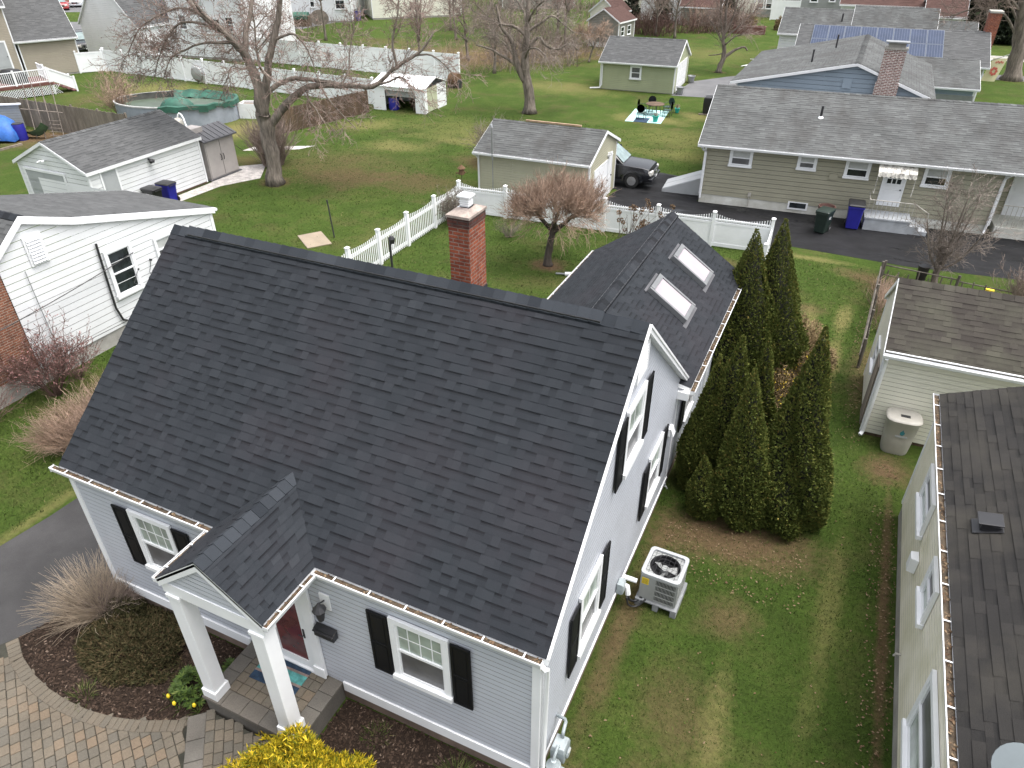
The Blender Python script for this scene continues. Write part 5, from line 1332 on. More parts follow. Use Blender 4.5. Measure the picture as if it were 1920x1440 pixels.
def twig_shrub(name, label, loc, n, h, spread, seed, m='twig', K=5, r=.006, lvl=((4, .35, .6),), grav=-.01, up=1.0, base_r=.12, bud=None, nbud=0, budsz=.03, group=None, cat='shrub', wob=.12, sx=1.0, sy=1.0, rz=0.0, tones=None):
    rg = np.random.default_rng(seed)
    a = rg.uniform(0, 2 * math.pi, n); q = np.sqrt(rg.uniform(0, 1, n))
    S = np.stack([base_r * q * np.cos(a) * sx, base_r * q * np.sin(a) * sy, np.zeros(n)], 1)
    D = unit(np.stack([np.cos(a) * q * spread * sx, np.sin(a) * q * spread * sy, np.full(n, up)], 1) + rg.normal(0, .1, (n, 3)))
    P = bend(S, D, h * rg.uniform(.6, 1.1, n), K, rg, wob, grav)
    nb = NB(); nb.tubes(P, np.broadcast_to(np.linspace(r, r * .5, K), (n, K)), 0, rg.uniform(0, 1, n))
    for cnt, ln, an in lvl:
        S, D, _ = sprout(P, rg, cnt, an, (.3, 1.0), .1)
        P = bend(S, D, ln * rg.uniform(.5, 1.3, len(S)), 3, rg, wob * 1.3, grav)
        nb.tubes(P, np.broadcast_to(np.linspace(r * .6, r * .35, 3), (len(S), 3)), 0, rg.uniform(0, 1, len(S)))
    if nbud:
        S, D, _ = sprout(P, rg, nbud, .6, (.3, 1.0))
        nb.leaves(S, D, unit(rg.normal(0, 1, S.shape)), budsz * rg.uniform(.6, 1.3, len(S)), budsz * .7, 1, rg.uniform(0, 1, len(S)))
    P_ = [mat[m]] + ([mat[bud]] if bud else [])
    o = nb.build(name, P_)
    o.location = loc; o.rotation_euler = (0, 0, rz)
    return tag(o, label, cat, group)
def foliage(nb, rg, C, N, size, m=0, tone=(0, 1), per=3, flat=.5, asp=.5):
    """leaf sprays at C pointing roughly along N"""
    for k in range(per):
        D = unit(N + rg.normal(0, flat, C.shape)); H = unit(rg.normal(0, 1, C.shape))
        l = size * rg.uniform(.6, 1.4, len(C))
        t = np.clip(rg.normal((tone[0] + tone[1]) / 2, (tone[1] - tone[0]) / 3.2, len(C)), 0, 1)
        nb.leaves(C + D * l[:, None] * .3, D, H, l, l * asp, m, t)
def arborvitae(label, x, y, h, r, seed, n=5200, lean=(0, 0), belly=.25, size=.085, group='arborvitae clump beside the cape house'):
    n = int(n * 2.0); rg = np.random.default_rng(seed)
    root = thing('arborvitae', label, 'tree', (x, y, 0), 0, group)
    def rad(f): return r * np.where(f < belly, .82 + .18 * np.sin(f / belly * math.pi / 2), np.maximum(0.0, 1 - ((f - belly) / (1 - belly))) ** .95 * .97 + .03)
    # uneven flanks: a few vertical leaders and bulges
    ph = rg.uniform(0, 6.28, 6); am = rg.uniform(.03, .09, 6)
    def bump(a, f): return 1 + sum(am[k] * np.sin((k + 1) * a + ph[k] + f * (3 + 2.7 * k)) for k in range(6))
    f = 1 - np.sqrt(rg.uniform(0, 1, n)) ; f = np.clip(f * 1.02 + rg.uniform(0, .02, n), 0, 1)
    a = rg.uniform(0, 2 * math.pi, n)
    rr = rad(f) * bump(a, f) * rg.normal(.97, .045, n)
    C = np.stack([rr * np.cos(a) + lean[0] * f, rr * np.sin(a) + lean[1] * f, f * h + .04], 1)
    N = unit(np.stack([np.cos(a), np.sin(a), 1.1 + f * 1.2], 1))
    nb = NB()
    clump = .5 + .5 * np.sin(a * 5 + ph[0] + 9 * f) * np.sin(f * 23 + ph[1] + a * 2)
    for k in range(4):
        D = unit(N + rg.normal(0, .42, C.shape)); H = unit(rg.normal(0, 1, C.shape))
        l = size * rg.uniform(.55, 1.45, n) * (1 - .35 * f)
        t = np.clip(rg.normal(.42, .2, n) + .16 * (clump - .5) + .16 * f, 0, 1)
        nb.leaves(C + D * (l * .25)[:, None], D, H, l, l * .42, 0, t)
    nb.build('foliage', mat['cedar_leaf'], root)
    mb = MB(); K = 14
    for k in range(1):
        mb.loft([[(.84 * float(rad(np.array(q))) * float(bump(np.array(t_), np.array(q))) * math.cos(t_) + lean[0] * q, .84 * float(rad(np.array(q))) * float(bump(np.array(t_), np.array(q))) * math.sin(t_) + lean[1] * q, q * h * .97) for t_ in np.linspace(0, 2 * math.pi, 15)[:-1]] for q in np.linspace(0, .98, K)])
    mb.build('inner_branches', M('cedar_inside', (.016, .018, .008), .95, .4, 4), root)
    return root
# ------------------------------------------------------------------ trees and shrubs in place
arborvitae('large arborvitae standing apart at the right front of the clump', 11.95, 7.95, 4.75, .80, 1, 8200, (-.19, .28), .2)
arborvitae('slim arborvitae at the front middle of the clump, reaching lower than its neighbours', 11.0, 7.62, 3.95, .66, 2, 6500, (-.33, -.2), .2)
arborvitae('narrow arborvitae rising behind the front ones, between them and the shrub with yellow flowers', 10.98, 9.25, 3.75, .46, 3, 4200, (-.25, -.12), .3)
arborvitae('arborvitae close to the wing of the cape house, left front of the clump', 10.15, 8.45, 4.25, .68, 4, 6500, (.12, -.35), .25)
arborvitae('short bushy arborvitae touching the gutter of the cape house', 9.85, 8.25, 3.62, .5, 5, 5000, (.02, .0), .3)
arborvitae('knee high young arborvitae in front of the clump, nearest the air conditioner', 10.22, 7.3, 1.72, .33, 6, 2200, (-.15, -.15), .4)
arborvitae('tall arborvitae at the back left of the clump, against the white fence', 9.95, 13.2, 4.45, .98, 7, 8500, (-.35, .55), .3)
arborvitae('tallest arborvitae at the back right of the clump, over the wet driveway', 10.6, 13.7, 4.65, .92, 8, 8500, (-.36, .55), .3)

# forsythia just coming into flower behind them
def mound(name, label, loc, rx, ry, h, seed, n, size, m, cat='shrub', per=3, tone=(0, 1), core=None, flower=None, flat=.6, asp=.4, rz=0, up=.3, lump=.12):
    rg = np.random.default_rng(seed)
    d = unit(rg.normal(0, 1, (n, 3))); d[:, 2] = np.abs(d[:, 2])
    ph = rg.uniform(0, 6.28, 8); fr = rg.integers(2, 6, (8, 2))
    az = np.arctan2(d[:, 1], d[:, 0]); el = np.arcsin(d[:, 2])
    bp = 1 + sum(lump / 2.2 * np.sin(fr[k, 0] * az + ph[k] + fr[k, 1] * el * 2) for k in range(8))
    q = rg.uniform(.62, 1.0, n) ** .6 * bp
    C = d * q[:, None] * np.array([rx, ry, h])
    nb = NB(); foliage(nb, rg, C, unit(d + np.array([0, 0, up])), size, 0, tone, per, flat, asp)
    mats = [mat[m]]
    if flower:
        k = rg.random(n) < flower[1]; k &= (C[:, 0] * flower[2] + C[:, 1] * flower[3] + flower[4] > rg.normal(0, .3, n))
        nb.leaves(C[k] * 1.03, unit(rg.normal(0, 1, C[k].shape)), unit(rg.normal(0, 1, C[k].shape)), flower[5], flower[5] * .6, 1, .5); mats.append(mat[flower[0]])
    o = nb.build(name, mats); o.location = loc; o.rotation_euler = (0, 0, rz)
    return tag(o, label, cat)
mound('forsythia', 'brown twiggy forsythia with scattered yellow flowers behind the arborvitae', (11.3, 14.3, 0), 1.0, 2.5, 1.2, 21, 9000, .13, 'forsythia', tone=(0, 1), asp=.16, flower=('yellow_flower', .30, 0, -.9, -.3, .045))
# golden thread cypress at the bottom edge
mound('golden_cypress', 'bright yellow feathery cypress shrub beside the porch step', (6.12, -1.98, 0), 1.2, 1.0, 1.2, 22, 9500, .105, 'gold_leaf', per=8, tone=(.05, .95), flat=.55, asp=.16, up=.9, lump=.22)
mound('spreading_juniper', 'low olive green bush at the bottom edge, right of the gas meter', (10.15, -1.35, 0), .75, .55, .32, 23, 1500, .09, 'broad_leaf', tone=(.3, 1))
# bed beside the driveway
mound('heath_shrub', 'low spreading brown-green heath shrub in the mulch bed', (1.25, -.85, 0), 1.15, .74, .36, 24, 6500, .09, 'heath_leaf', per=4, asp=.18, flat=.8)
mound('heath_shrub', 'small dark green heath shrub against the wall, behind the tan grass clump', (.55, -.38, 0), .55, .32, .40, 25, 1500, .09, 'heath_leaf', per=4, asp=.18, tone=(0, .6))
def ornamental_grass(label, loc, n, h, seed, spread=1.0, m='straw_twig', name='ornamental_grass'):
    rg = np.random.default_rng(seed)
    a = rg.uniform(0, 6.283, n); q = np.sqrt(rg.uniform(0, 1, n))
    S = np.stack([.22 * q * np.cos(a), .22 * q * np.sin(a), np.zeros(n)], 1)
    D = unit(np.stack([np.cos(a) * q * spread - .3 * (m == 'straw_twig'), np.sin(a) * q * spread - .08, np.ones(n)], 1) + rg.normal(0, .12, (n, 3)))
    P = bend(S, D, h * rg.uniform(.35, 1.2, n), 6, rg, .11, -.05)
    nb = NB(); nb.tubes(P, np.broadcast_to(np.linspace(.0055, .002, 6), (n, 6)), 0, rg.uniform(0, 1, n))
    o = nb.build(name, mat[m]); o.location = loc
    return tag(o, label, 'ornamental grass' if name == 'ornamental_grass' else 'plant')
ornamental_grass('big clump of dry tan ornamental grass where driveway, paving and wall meet', (-.05, -.5, 0), 950, 1.1, 26, .95)
twig_shrub('bare_shrub', 'small dry brown shrub by the corner of the front wall', (.22, -.25, 0), 260, .55, .7, 27, 'twig', r=.005)
# rhododendron, daffodils, grass tufts
def rosette_shrub(name, label, loc, rx, ry, h, n, seed):
    rg = np.random.default_rng(seed); nb = NB()
    d = unit(rg.normal(0, 1, (n, 3))); d[:, 2] = np.abs(d[:, 2]); C = d * np.array([rx, ry, h]) * rg.uniform(.6, 1, (n, 1))
    for k in range(9):
        an = k * 2 * math.pi / 9 + rg.uniform(0, 1, n)
        D = unit(np.stack([np.cos(an), np.sin(an), rg.uniform(-.25, .35, n)], 1) + d * .35)
        nb.leaves(C + D * .055, D, np.tile([0, 0, 1.0], (n, 1)) + rg.normal(0, .25, (n, 3)), .12, .035, 0, np.clip(rg.normal(.28, .22, n), 0, 1))
    o = nb.build(name, mat['broad_leaf']); o.location = loc
    return tag(o, label, 'shrub')
rosette_shrub('rhododendron', 'green broad-leaved rhododendron at the foot of the left portico post', (3.0, -1.0, 0), .40, .42, .50, 90, 28)
rosette_shrub('rhododendron', 'small sprig of green leaves behind the left portico post', (3.32, -.42, 0), .14, .14, .22, 14, 29)
for i, (x, y, lb) in enumerate(((3.02, -1.42, 'yellow daffodil bud at the front of the rhododendron'), (2.82, -1.36, 'yellow daffodil bud left of the rhododendron leaves'), (3.36, -1.30, 'yellow daffodil bud nearest the portico post'))):
    rg = np.random.default_rng(40 + i); n = 12
    root = thing('daffodil', lb, 'flower', (x, y, 0), 0, 'daffodils by the porch')
    P = bend(np.zeros((n, 3)) + rg.normal(0, .015, (n, 3)) * [1, 1, 0], unit(rg.normal(0, .5, (n, 3)) + [0, 0, 1]), .26, 4, rg, .08, -.1)
    nb = NB(); nb.tubes(P, np.broadcast_to(np.linspace(.008, .003, 4), (n, 4)), 0, .55); nb.build('leaves', mat['broad_leaf'], root)
    mb = MB(); mb.loft([[(r * math.cos(a), r * math.sin(a) - .03, z) for a in np.linspace(0, 6.283, 8)[:-1]] for r, z in ((.008, .2), (.028, .23), (.034, .26), (.02, .30))]); mb.build('bloom', mat['yellow_flower'], root, smooth=True)
for i, (x, y, h, lb) in enumerate(((7.95, -.42, .26, 'green grass tuft in the dark mulch under the right front window'), (1.25, -1.95, .16, 'small green tuft at the inner edge of the curved paving border'), (6.4, -.35, .12, 'tiny green weed in the mulch right of the porch slab'))):
    o = ornamental_grass(lb, (x, y, 0), 130, h, 50 + i, 1.3, 'grass_blade', 'grass_tuft')

# bare shrubs by the bungalow
twig_shrub('bare_shrub', 'tall bare reddish shrub against the brick end of the white bungalow', (-7.75, 4.35, 0), 60, 1.9, .62, 31, 'red_twig', r=.010, lvl=((7, .5, .6), (3, .25, .7)), bud='red_bud', nbud=2, budsz=.05)
twig_shrub('bare_shrub', 'bare purplish shrub behind the reddish one, against the white clapboards', (-7.95, 5.25, 0), 30, 1.5, .55, 32, 'red_twig', r=.008, lvl=((5, .4, .6),), bud='red_bud', nbud=3, budsz=.05)
twig_shrub('bare_hedge', 'dense clipped brown hedge half hidden by the left edge of the big roof', (-4.75, 4.1, 0), 1500, 1.25, .55, 33, 'pink_twig', r=.006, lvl=((5, .28, .7),), base_r=.9, sx=.62, sy=1.7, cat='hedge', rz=R(-20))
twig_shrub('bare_shrub', 'low bare twiggy shrub at the far left, in front of the brick wall', (-8.0, 2.6, 0), 70, 1.2, 1.0, 34, 'red_twig', r=.008, lvl=((4, .35, .6),))
# crab apple in the back yard
rgc = np.random.default_rng(61)
limbs = [([(1.64, 18.62, 0), (1.66, 18.63, .6), (1.76, 18.68, 1.25), (1.83, 18.70, 1.75)], .15, .11, 0),
         ([(1.78, 18.68, 1.3), (2.20, 18.88, 1.75), (2.63, 19.08, 2.1), (3.16, 19.33, 2.3)], .10, .04, 0), ([(1.76, 18.68, 1.4), (1.37, 18.49, 1.9), (1.09, 18.36, 2.3), (.82, 18.23, 2.5)], .09, .035, 0),
         ([(1.80, 18.69, 1.6), (1.99, 18.78, 2.3), (2.15, 18.85, 2.9)], .08, .03, 0), ([(1.80, 18.7, 1.5), (1.75, 19.3, 2.0), (1.7, 19.9, 2.4)], .08, .03, 0), ([(1.80, 18.7, 1.5), (2.1, 18.1, 2.0), (2.3, 17.5, 2.3)], .08, .03, 0)]
crab = bare_tree('crab_apple', 'bushy bare crab apple tree with pinkish brown twigs standing before the white fence', (1.64, 18.62, 0), limbs, 62, wood='dark_bark', nbud=0)
n = 70; a = rgc.uniform(0, 6.283, n); q = np.sqrt(rgc.uniform(.03, 1, n))
S = np.stack([.25 + q * np.cos(a) * .95, .15 + q * np.sin(a) * .95, 1.65 + .8 * rgc.uniform(.6, 1.1, n) * (1 - .25 * q)], 1)
D = unit(np.stack([np.cos(a) * q * 1.1, np.sin(a) * q * 1.1, 1.0 - .75 * q], 1))
P = bend(S, D, .85, 5, rgc, .2, .0); nb = NB(); nb.tubes(P, np.broadcast_to(np.linspace(.03, .012, 5), (n, 5)), 0)
for cnt, ln, an, rr, fr in ((13, .62, .8, .0085, (.1, 1)), (8, .42, .6, .006, (.15, 1))):
    S, D, _ = sprout(P, rgc, cnt, an, fr, .38); P = bend(S, D, ln * rgc.uniform(.5, 1.3, len(S)), 4, rgc, .2, .10); nb.tubes(P, np.broadcast_to(np.linspace(rr, rr * .5, 4), (len(S), 4)), 0)
n = 50; a = rgc.uniform(0, 6.283, n); S = np.stack([.25 + np.cos(a) * rgc.uniform(.5, 1.3, n), .15 + np.sin(a) * rgc.uniform(.5, 1.3, n), rgc.uniform(1.7, 2.2, n)], 1); D = unit(np.stack([np.cos(a), np.sin(a), -.1 + 0 * a], 1))
P = bend(S, D, .9 * rgc.uniform(.6, 1.4, n), 5, rgc, .18, -.12); nb.tubes(P, np.broadcast_to(np.linspace(.009, .004, 5), (n, 5)), 0)
S, D, _ = sprout(P, rgc, 6, .7, (.2, 1), -.1); P = bend(S, D, .4, 3, rgc, .2, -.1); nb.tubes(P, np.broadcast_to(np.linspace(.006, .003, 3), (len(S), 3)), 0)
nb.build('crown', mat['pink_twig'], crab)
# hydrangea with dry flower heads along the fence behind it
hy = thing('hydrangea', 'dried hydrangea with brown flower heads along the white fence, right of the crab apple', 'shrub', (4.15, 21.4, 0))
rg = np.random.default_rng(64); n = 60
P = bend(rg.normal(0, .25, (n, 3)) * [1.6, .6, 0], unit(rg.normal(0, .3, (n, 3)) + [.25, -.1, 1]), 2.0 * rg.uniform(.5, 1.1, n), 5, rg, .1, -.02)
nb = NB(); nb.tubes(P, np.broadcast_to(np.linspace(.012, .006, 5), (n, 5)), 0); nb.build('stems', mat['grey_twig'], hy)
nb = NB(); C = np.repeat(P[:42, -1], 30, 0); d = unit(rg.normal(0, 1, C.shape)); nb.leaves(C + d * .075, d, unit(rg.normal(0, 1, C.shape)), .07, .055, 0, rg.uniform(.2, .9, len(C))); nb.build('flower_heads', mat['leaf_debris'], hy)
twig_shrub('bare_shrub', 'bare bush growing through the white picket fence by the chimney', (-3.95, 20.9, 0), 60, 1.35, .5, 65, 'grey_twig', r=.009, lvl=((6, .35, .6), (3, .2, .7)), bud='heath_leaf', nbud=2, budsz=.04)
twig_shrub('bare_shrub', 'small bare shrub inside the back yard by the white fence', (-1.0, 20.6, 0), 60, .8, .9, 66, 'grey_twig', r=.006, lvl=((4, .3, .6),))
twig_shrub('bare_shrub', 'pale grey bare bush left of the olive garage', (-6.1, 30.0, 0), 160, 2.1, .8, 67, 'grey_twig', r=.010, lvl=((6, .5, .6), (3, .3, .7)))
twig_shrub('bare_shrub', 'dense upright clump of bare stems right of the resin shed', (-17.1, 24.6, 0), 420, 2.3, .28, 68, 'twig', r=.014, lvl=((3, .6, .35),), base_r=.55)
twig_shrub('bare_shrub', 'sparse bare shrub with pinkish twigs in front of the pool', (-33.2, 28.6, 0), 26, 2.6, .55, 69, 'pink_twig', r=.016, lvl=((6, .7, .6), (3, .4, .7)))
twig_shrub('bare_shrub', 'thin bare shrub on the lawn between the deck stairs and the pool', (-36.5, 31.0, 0), 22, 2.4, .6, 70, 'pink_twig', r=.016, lvl=((6, .7, .6), (3, .4, .7)))
# multi-stemmed bare tree by the ranch driveway
bx, by = 15.25, 22.6
limbs = [([(bx, by, 0), (bx - .03, by, .5), (bx - .05, by, .9)], .13, .10, 0)]
for k, (dx, dy, h) in enumerate(((-.5, .1, 3.4), (.1, -.2, 3.6), (.5, .2, 3.3), (-.9, -.3, 2.6), (1.0, -.2, 2.5), (.3, .6, 3.0), (-.3, .6, 3.1))):
    limbs.append(([(bx, by, .5 + .06 * k), (bx + dx * .5, by + dy * .5, h * .5), (bx + dx, by + dy, h)], .055, .015, 1.6))
bare_tree('small_bare_tree', 'many-stemmed bare tree by the rail fence in front of the ranch house steps', (bx, by, 0), limbs, 71, ((15, .8, .8, .011), (5, .45, .8, .007), (3, .25, .8, .005)), 'bark', 'grey_twig', nbud=0, frac=(.15, 1), grav=.02)
twig_shrub('bare_shrub', 'bare bush behind the rail fence at the right edge', (17.9, 21.3, 0), 90, 1.7, .5, 72, 'twig', r=.010, lvl=((5, .4, .6), (3, .25, .7)))
twig_shrub('bare_shrub', 'tangle of dry brown stems inside the corner of the rail fence', (13.75, 19.6, 0), 240, .9, .7, 73, 'pink_twig', r=.007, lvl=((3, .3, .7),), base_r=.7, sy=2.2, sx=.6)

# the big maple
T = [([(-14.79, 22.04, 0), (-14.69, 22.09, 1.48), (-14.77, 22.05, 2.64), (-14.79, 22.04, 3.5)], 0.368, 0.340, 0),
 ([(-14.7, 22.08, 2.7), (-14.06, 22.38, 3.5), (-13.59, 22.60, 3.95), (-12.94, 22.91, 4.48), (-12.10, 23.30, 4.72), (-10.85, 23.89, 4.71), (-9.78, 24.39, 4.66), (-9.08, 24.72, 5.29), (-8.37, 25.05, 5.75), (-7.67, 25.38, 6.21), (-7.13, 25.63, 6.94)], 0.216, 0.043, .55),
 ([(-8.73, 24.88, 5.52), (-8.84, 24.83, 6.55), (-8.55, 24.97, 7.64), (-8.43, 25.02, 8.28)], 0.072, 0.025, 1), ([(-8.02, 25.22, 5.98), (-7.46, 25.8, 5.98), (-7.03, 26.3, 5.52), (-6.73, 26.7, 4.93)], 0.048, 0.017, 1),
 ([(-9.59, 24.48, 4.76), (-8.89, 24.3, 4.94), (-8.18, 24.2, 5.22), (-7.52, 23.9, 4.94), (-7.09, 23.7, 4.46)], 0.056, 0.017, 1),
 ([(-14.81, 22.03, 3.4), (-14.32, 22.26, 4.44), (-13.68, 22.56, 4.86), (-13.08, 22.84, 5.03), (-12.08, 23.31, 4.91), (-11.19, 23.73, 4.75)], 0.128, 0.085, .7),
 ([(-14.79, 22.04, 3.3), (-14.79, 22.04, 4.37), (-14.85, 22.01, 5.43), (-15.09, 21.90, 6.19), (-15.43, 21.74, 6.61), (-15.84, 21.55, 7.12), (-16.25, 21.36, 7.45), (-16.60, 21.19, 7.84), (-17.01, 21.00, 8.41), (-17.6, 20.8, 9.2)], 0.264, 0.060, .5),
 ([(-15.09, 21.90, 6.1), (-15.09, 22.3, 7.01), (-14.99, 22.8, 7.88), (-15.02, 23.2, 8.9)], 0.160, 0.060, .8), ([(-14.86, 22.01, 5.7), (-15.06, 21.5, 6.57), (-15.46, 21.0, 7.34), (-15.88, 20.6, 7.99), (-16.2, 20.3, 9)], 0.112, 0.051, .7),
 ([(-14.75, 22.09, 3.3), (-14.35, 22.25, 4.96), (-13.99, 22.42, 6.11), (-13.64, 22.58, 7.01), (-13.40, 22.69, 7.66), (-13.0, 22.80, 9.2)], 0.216, 0.102, .6),
 ([(-13.78, 22.51, 6.67), (-13.13, 22.6, 6.89), (-12.64, 22.7, 6.94), (-12.20, 22.8, 6.45), (-11.92, 22.8, 5.77), (-11.81, 22.8, 5.19)], 0.072, 0.017, 1),
 ([(-15.78, 21.58, 7.06), (-16.25, 21.36, 7.23), (-16.87, 21.07, 7.41), (-17.54, 20.75, 7.35), (-18.02, 20.53, 6.91), (-18.44, 20.33, 6.36), (-18.78, 20.17, 5.79), (-19.01, 20.06, 5.33)], 0.072, 0.017, 1.2),
 ([(-15.40, 21.76, 6.57), (-16.06, 21.45, 6.57), (-16.85, 21.08, 6.53), (-17.58, 20.73, 6.24), (-18.22, 20.44, 5.90), (-18.65, 20.23, 5.21)], 0.072, 0.017, 1.2),
 ([(-16.39, 21.29, 7.60), (-16.97, 21.02, 7.93), (-17.50, 20.77, 7.97), (-18.21, 20.44, 7.72), (-19.10, 20.02, 7.24), (-19.65, 19.76, 6.58), (-19.98, 19.61, 6.02)], 0.064, 0.017, 1.2),
 ([(-14.74, 22.06, 5.55), (-15.28, 21.81, 5.43), (-15.71, 21.61, 5.55), (-16.05, 21.45, 4.97), (-16.35, 21.31, 4.61)], 0.040, 0.013, 1),
 ([(-12.10, 23.30, 4.72), (-11.71, 23.2, 4.24), (-11.09, 23.2, 3.63), (-10.25, 23.2, 2.95)], 0.048, 0.017, .8),
 ([(-11.2, 23.7, 4.70), (-11.1, 24.3, 5.3), (-11.3, 24.9, 6.2), (-11.2, 25.3, 7.0)], 0.048, 0.017, 1.2), ([(-12.6, 23.05, 4.6), (-12.2, 22.4, 4.3), (-11.5, 22.0, 4.0), (-10.9, 21.7, 3.5)], 0.040, 0.017, 1),
 ([(-14.3, 22.3, 5.0), (-14.0, 21.6, 5.6), (-13.4, 21.0, 5.8), (-12.6, 20.5, 5.5)], 0.056, 0.017, 1), ([(-15.0, 21.95, 5.9), (-15.8, 22.6, 6.1), (-16.8, 23.2, 6.2), (-17.8, 23.6, 5.7)], 0.056, 0.017, 1.2)]
bare_tree('maple_tree', 'big bare maple with grey trunk, one long limb reaching right over the lawn', (-14.79, 22.04, 0), T, 80,
          ((14, 1.25, .8, .015), (6, .62, .75, .011), (4, .34, .75, .009)), 'bark', 'twig', 'red_bud', 1, .06, -.015, .17)
T2 = [([(-9.15, 41.26, 0), (-9.26, 41.20, 1.61), (-9.40, 41.14, 2.62), (-9.43, 41.12, 3.75), (-9.35, 41.16, 5.02), (-9.30, 41.19, 5.94), (-9.15, 41.25, 8)], .36, .12, .5),
 ([(-9.39, 41.14, 2.0), (-9.91, 40.90, 2.95), (-10.10, 40.81, 3.92), (-10.38, 40.68, 4.71), (-10.84, 40.46, 5.33), (-11.14, 40.32, 6.6)], .24, .06, 1), ([(-9.91, 40.90, 2.95), (-10.42, 40.66, 3.37), (-10.92, 40.42, 3.69), (-11.52, 40.14, 4.02), (-12.4, 39.87, 4.25)], .12, .04, .9),
 ([(-9.28, 41.19, 4.07), (-8.66, 41.48, 4.70), (-8.21, 41.69, 4.20), (-7.51, 42.02, 4.00), (-6.83, 42.34, 4.32), (-6.28, 42.60, 3.90)], .11, .03, 1.1), ([(-9.35, 41.16, 5.02), (-8.67, 41.48, 5.48), (-7.91, 41.84, 5.94), (-7.44, 42.06, 5.63), (-6.6, 42.29, 5.01)], .10, .03, 1.1),
 ([(-9.35, 41.16, 4.71), (-10.07, 40.82, 5.33), (-10.84, 40.46, 5.49), (-11.61, 40.10, 5.80), (-12.6, 39.82, 6.26)], .11, .03, 1), ([(-9.3, 41.2, 5.3), (-9.9, 41.9, 6.1), (-10.8, 42.5, 6.8)], .1, .04, 1), ([(-9.3, 41.2, 5.6), (-8.6, 40.6, 6.4), (-7.7, 40.0, 7.0)], .1, .04, 1),
 ([(-9.4, 41.1, 3.4), (-8.9, 40.4, 4.1), (-8.0, 39.8, 4.3), (-7.2, 39.4, 3.9)], .08, .03, 1), ([(-9.9, 40.9, 3.2), (-10.8, 41.5, 3.9), (-11.9, 42.0, 4.4), (-12.8, 42.4, 4.2)], .08, .03, 1)]
bare_tree('bare_tree', 'tall bare grey tree in the middle of the lawn behind the olive garage', (-9.15, 41.26, 0), T2, 81, ((12, 1.3, .8, .017), (5, .75, .75, .011), (3, .45, .75, .008)), 'bark', 'grey_twig', 'red_bud', 1, .05, -.02, .18)
T3 = [([(-.39, 61.08, 0), (-.2, 61.11, 1.0), (-.15, 61.14, 1.7), (-.40, 61.05, 2.51), (-.34, 61.11, 3.31), (-.46, 61.05, 4.69), (-.47, 61.04, 6.5)], .22, .07, .6), ([(-.17, 61.18, 1.2), (.40, 61.45, 1.58), (.77, 61.62, 1.82), (1.27, 61.86, 1.98), (1.55, 61.98, 1.7)], .14, .05, 0),
 ([(-.41, 61.07, 2.72), (-.74, 60.92, 3.91), (-1.04, 60.78, 6.0)], .10, .04, 1.3), ([(-.34, 61.11, 3.0), (.11, 61.32, 4.30), (.33, 61.33, 6.2)], .10, .04, 1.3), ([(-.31, 61.12, 2.6), (.79, 61.64, 3.71), (1.6, 61.96, 4.6)], .08, .03, 1.3), ([(-.23, 61.15, 1.50), (-.86, 60.86, 1.38), (-1.33, 60.64, 1.35)], .05, .03, 0), ([(-.35, 61.1, 2.2), (-1.1, 61.3, 3.2), (-1.8, 61.5, 3.9)], .07, .03, 1.2), ([(-.3, 61.1, 2.0), (.5, 60.8, 2.8), (1.2, 60.5, 3.1)], .06, .03, 1.2)]
bare_tree('bare_tree', 'leaning bare tree with a broken dead branch, right of the far green garage', (-.39, 61.08, 0), T3, 82, ((15, 1.2, .6, .02), (5, .8, .6, .013), (3, .5, .6, .010)), 'bark', 'twig', nbud=0)
T4 = [([(21.72, 67.51, 0), (21.5, 67.4, 2.0), (20.9, 67.1, 5.0), (20.3, 66.8, 9)], .60, .40, 0), ([(21.4, 67.3, 2.6), (19.8, 66.6, 4.6), (17.8, 65.7, 5.2), (15.9, 64.9, 4.6)], .12, .04, 1.2), ([(21.2, 67.2, 3.6), (19.4, 66.4, 5.8), (17.0, 65.4, 6.8)], .12, .04, 1.2), ([(21.7, 67.4, 1.3), (22.6, 67.8, 3.0), (23.6, 68.2, 5.5)], .28, .1, .6), ([(21.0, 67.1, 4.6), (18.8, 66.2, 6.6), (16.4, 65.2, 7.4)], .12, .04, 1)]
bare_tree('bare_tree', 'thick-trunked bare tree by the street at the top right edge', (21.72, 67.51, 0), T4, 83, ((12, 1.6, .8, .02), (5, .9, .7, .013), (3, .5, .7, .010)), 'bark', 'twig', nbud=0, grav=-.03)
T5 = [([(-12.1, 61.2, 0), (-11.9, 61.3, .9), (-11.7, 61.4, 1.4)], .09, .07, 0)] + [([(-11.8, 61.35, 1.2), (-11.8 + dx * .5, 61.35 + dy * .5, 2.1), (-11.8 + dx, 61.35 + dy, 2.6)], .04, .02, 2) for dx, dy in ((-1.2, .1), (.9, .2), (-.4, -.8), (.3, .9), (-1.0, -.9))]
bare_tree('small_bare_tree', 'small bare fruit tree left of the far green garage', (-12.1, 61.2, 0), T5, 84, ((14, .8, .8, .016), (5, .5, .8, .011), (3, .3, .8, .008)), 'bark', 'pink_twig', nbud=0)
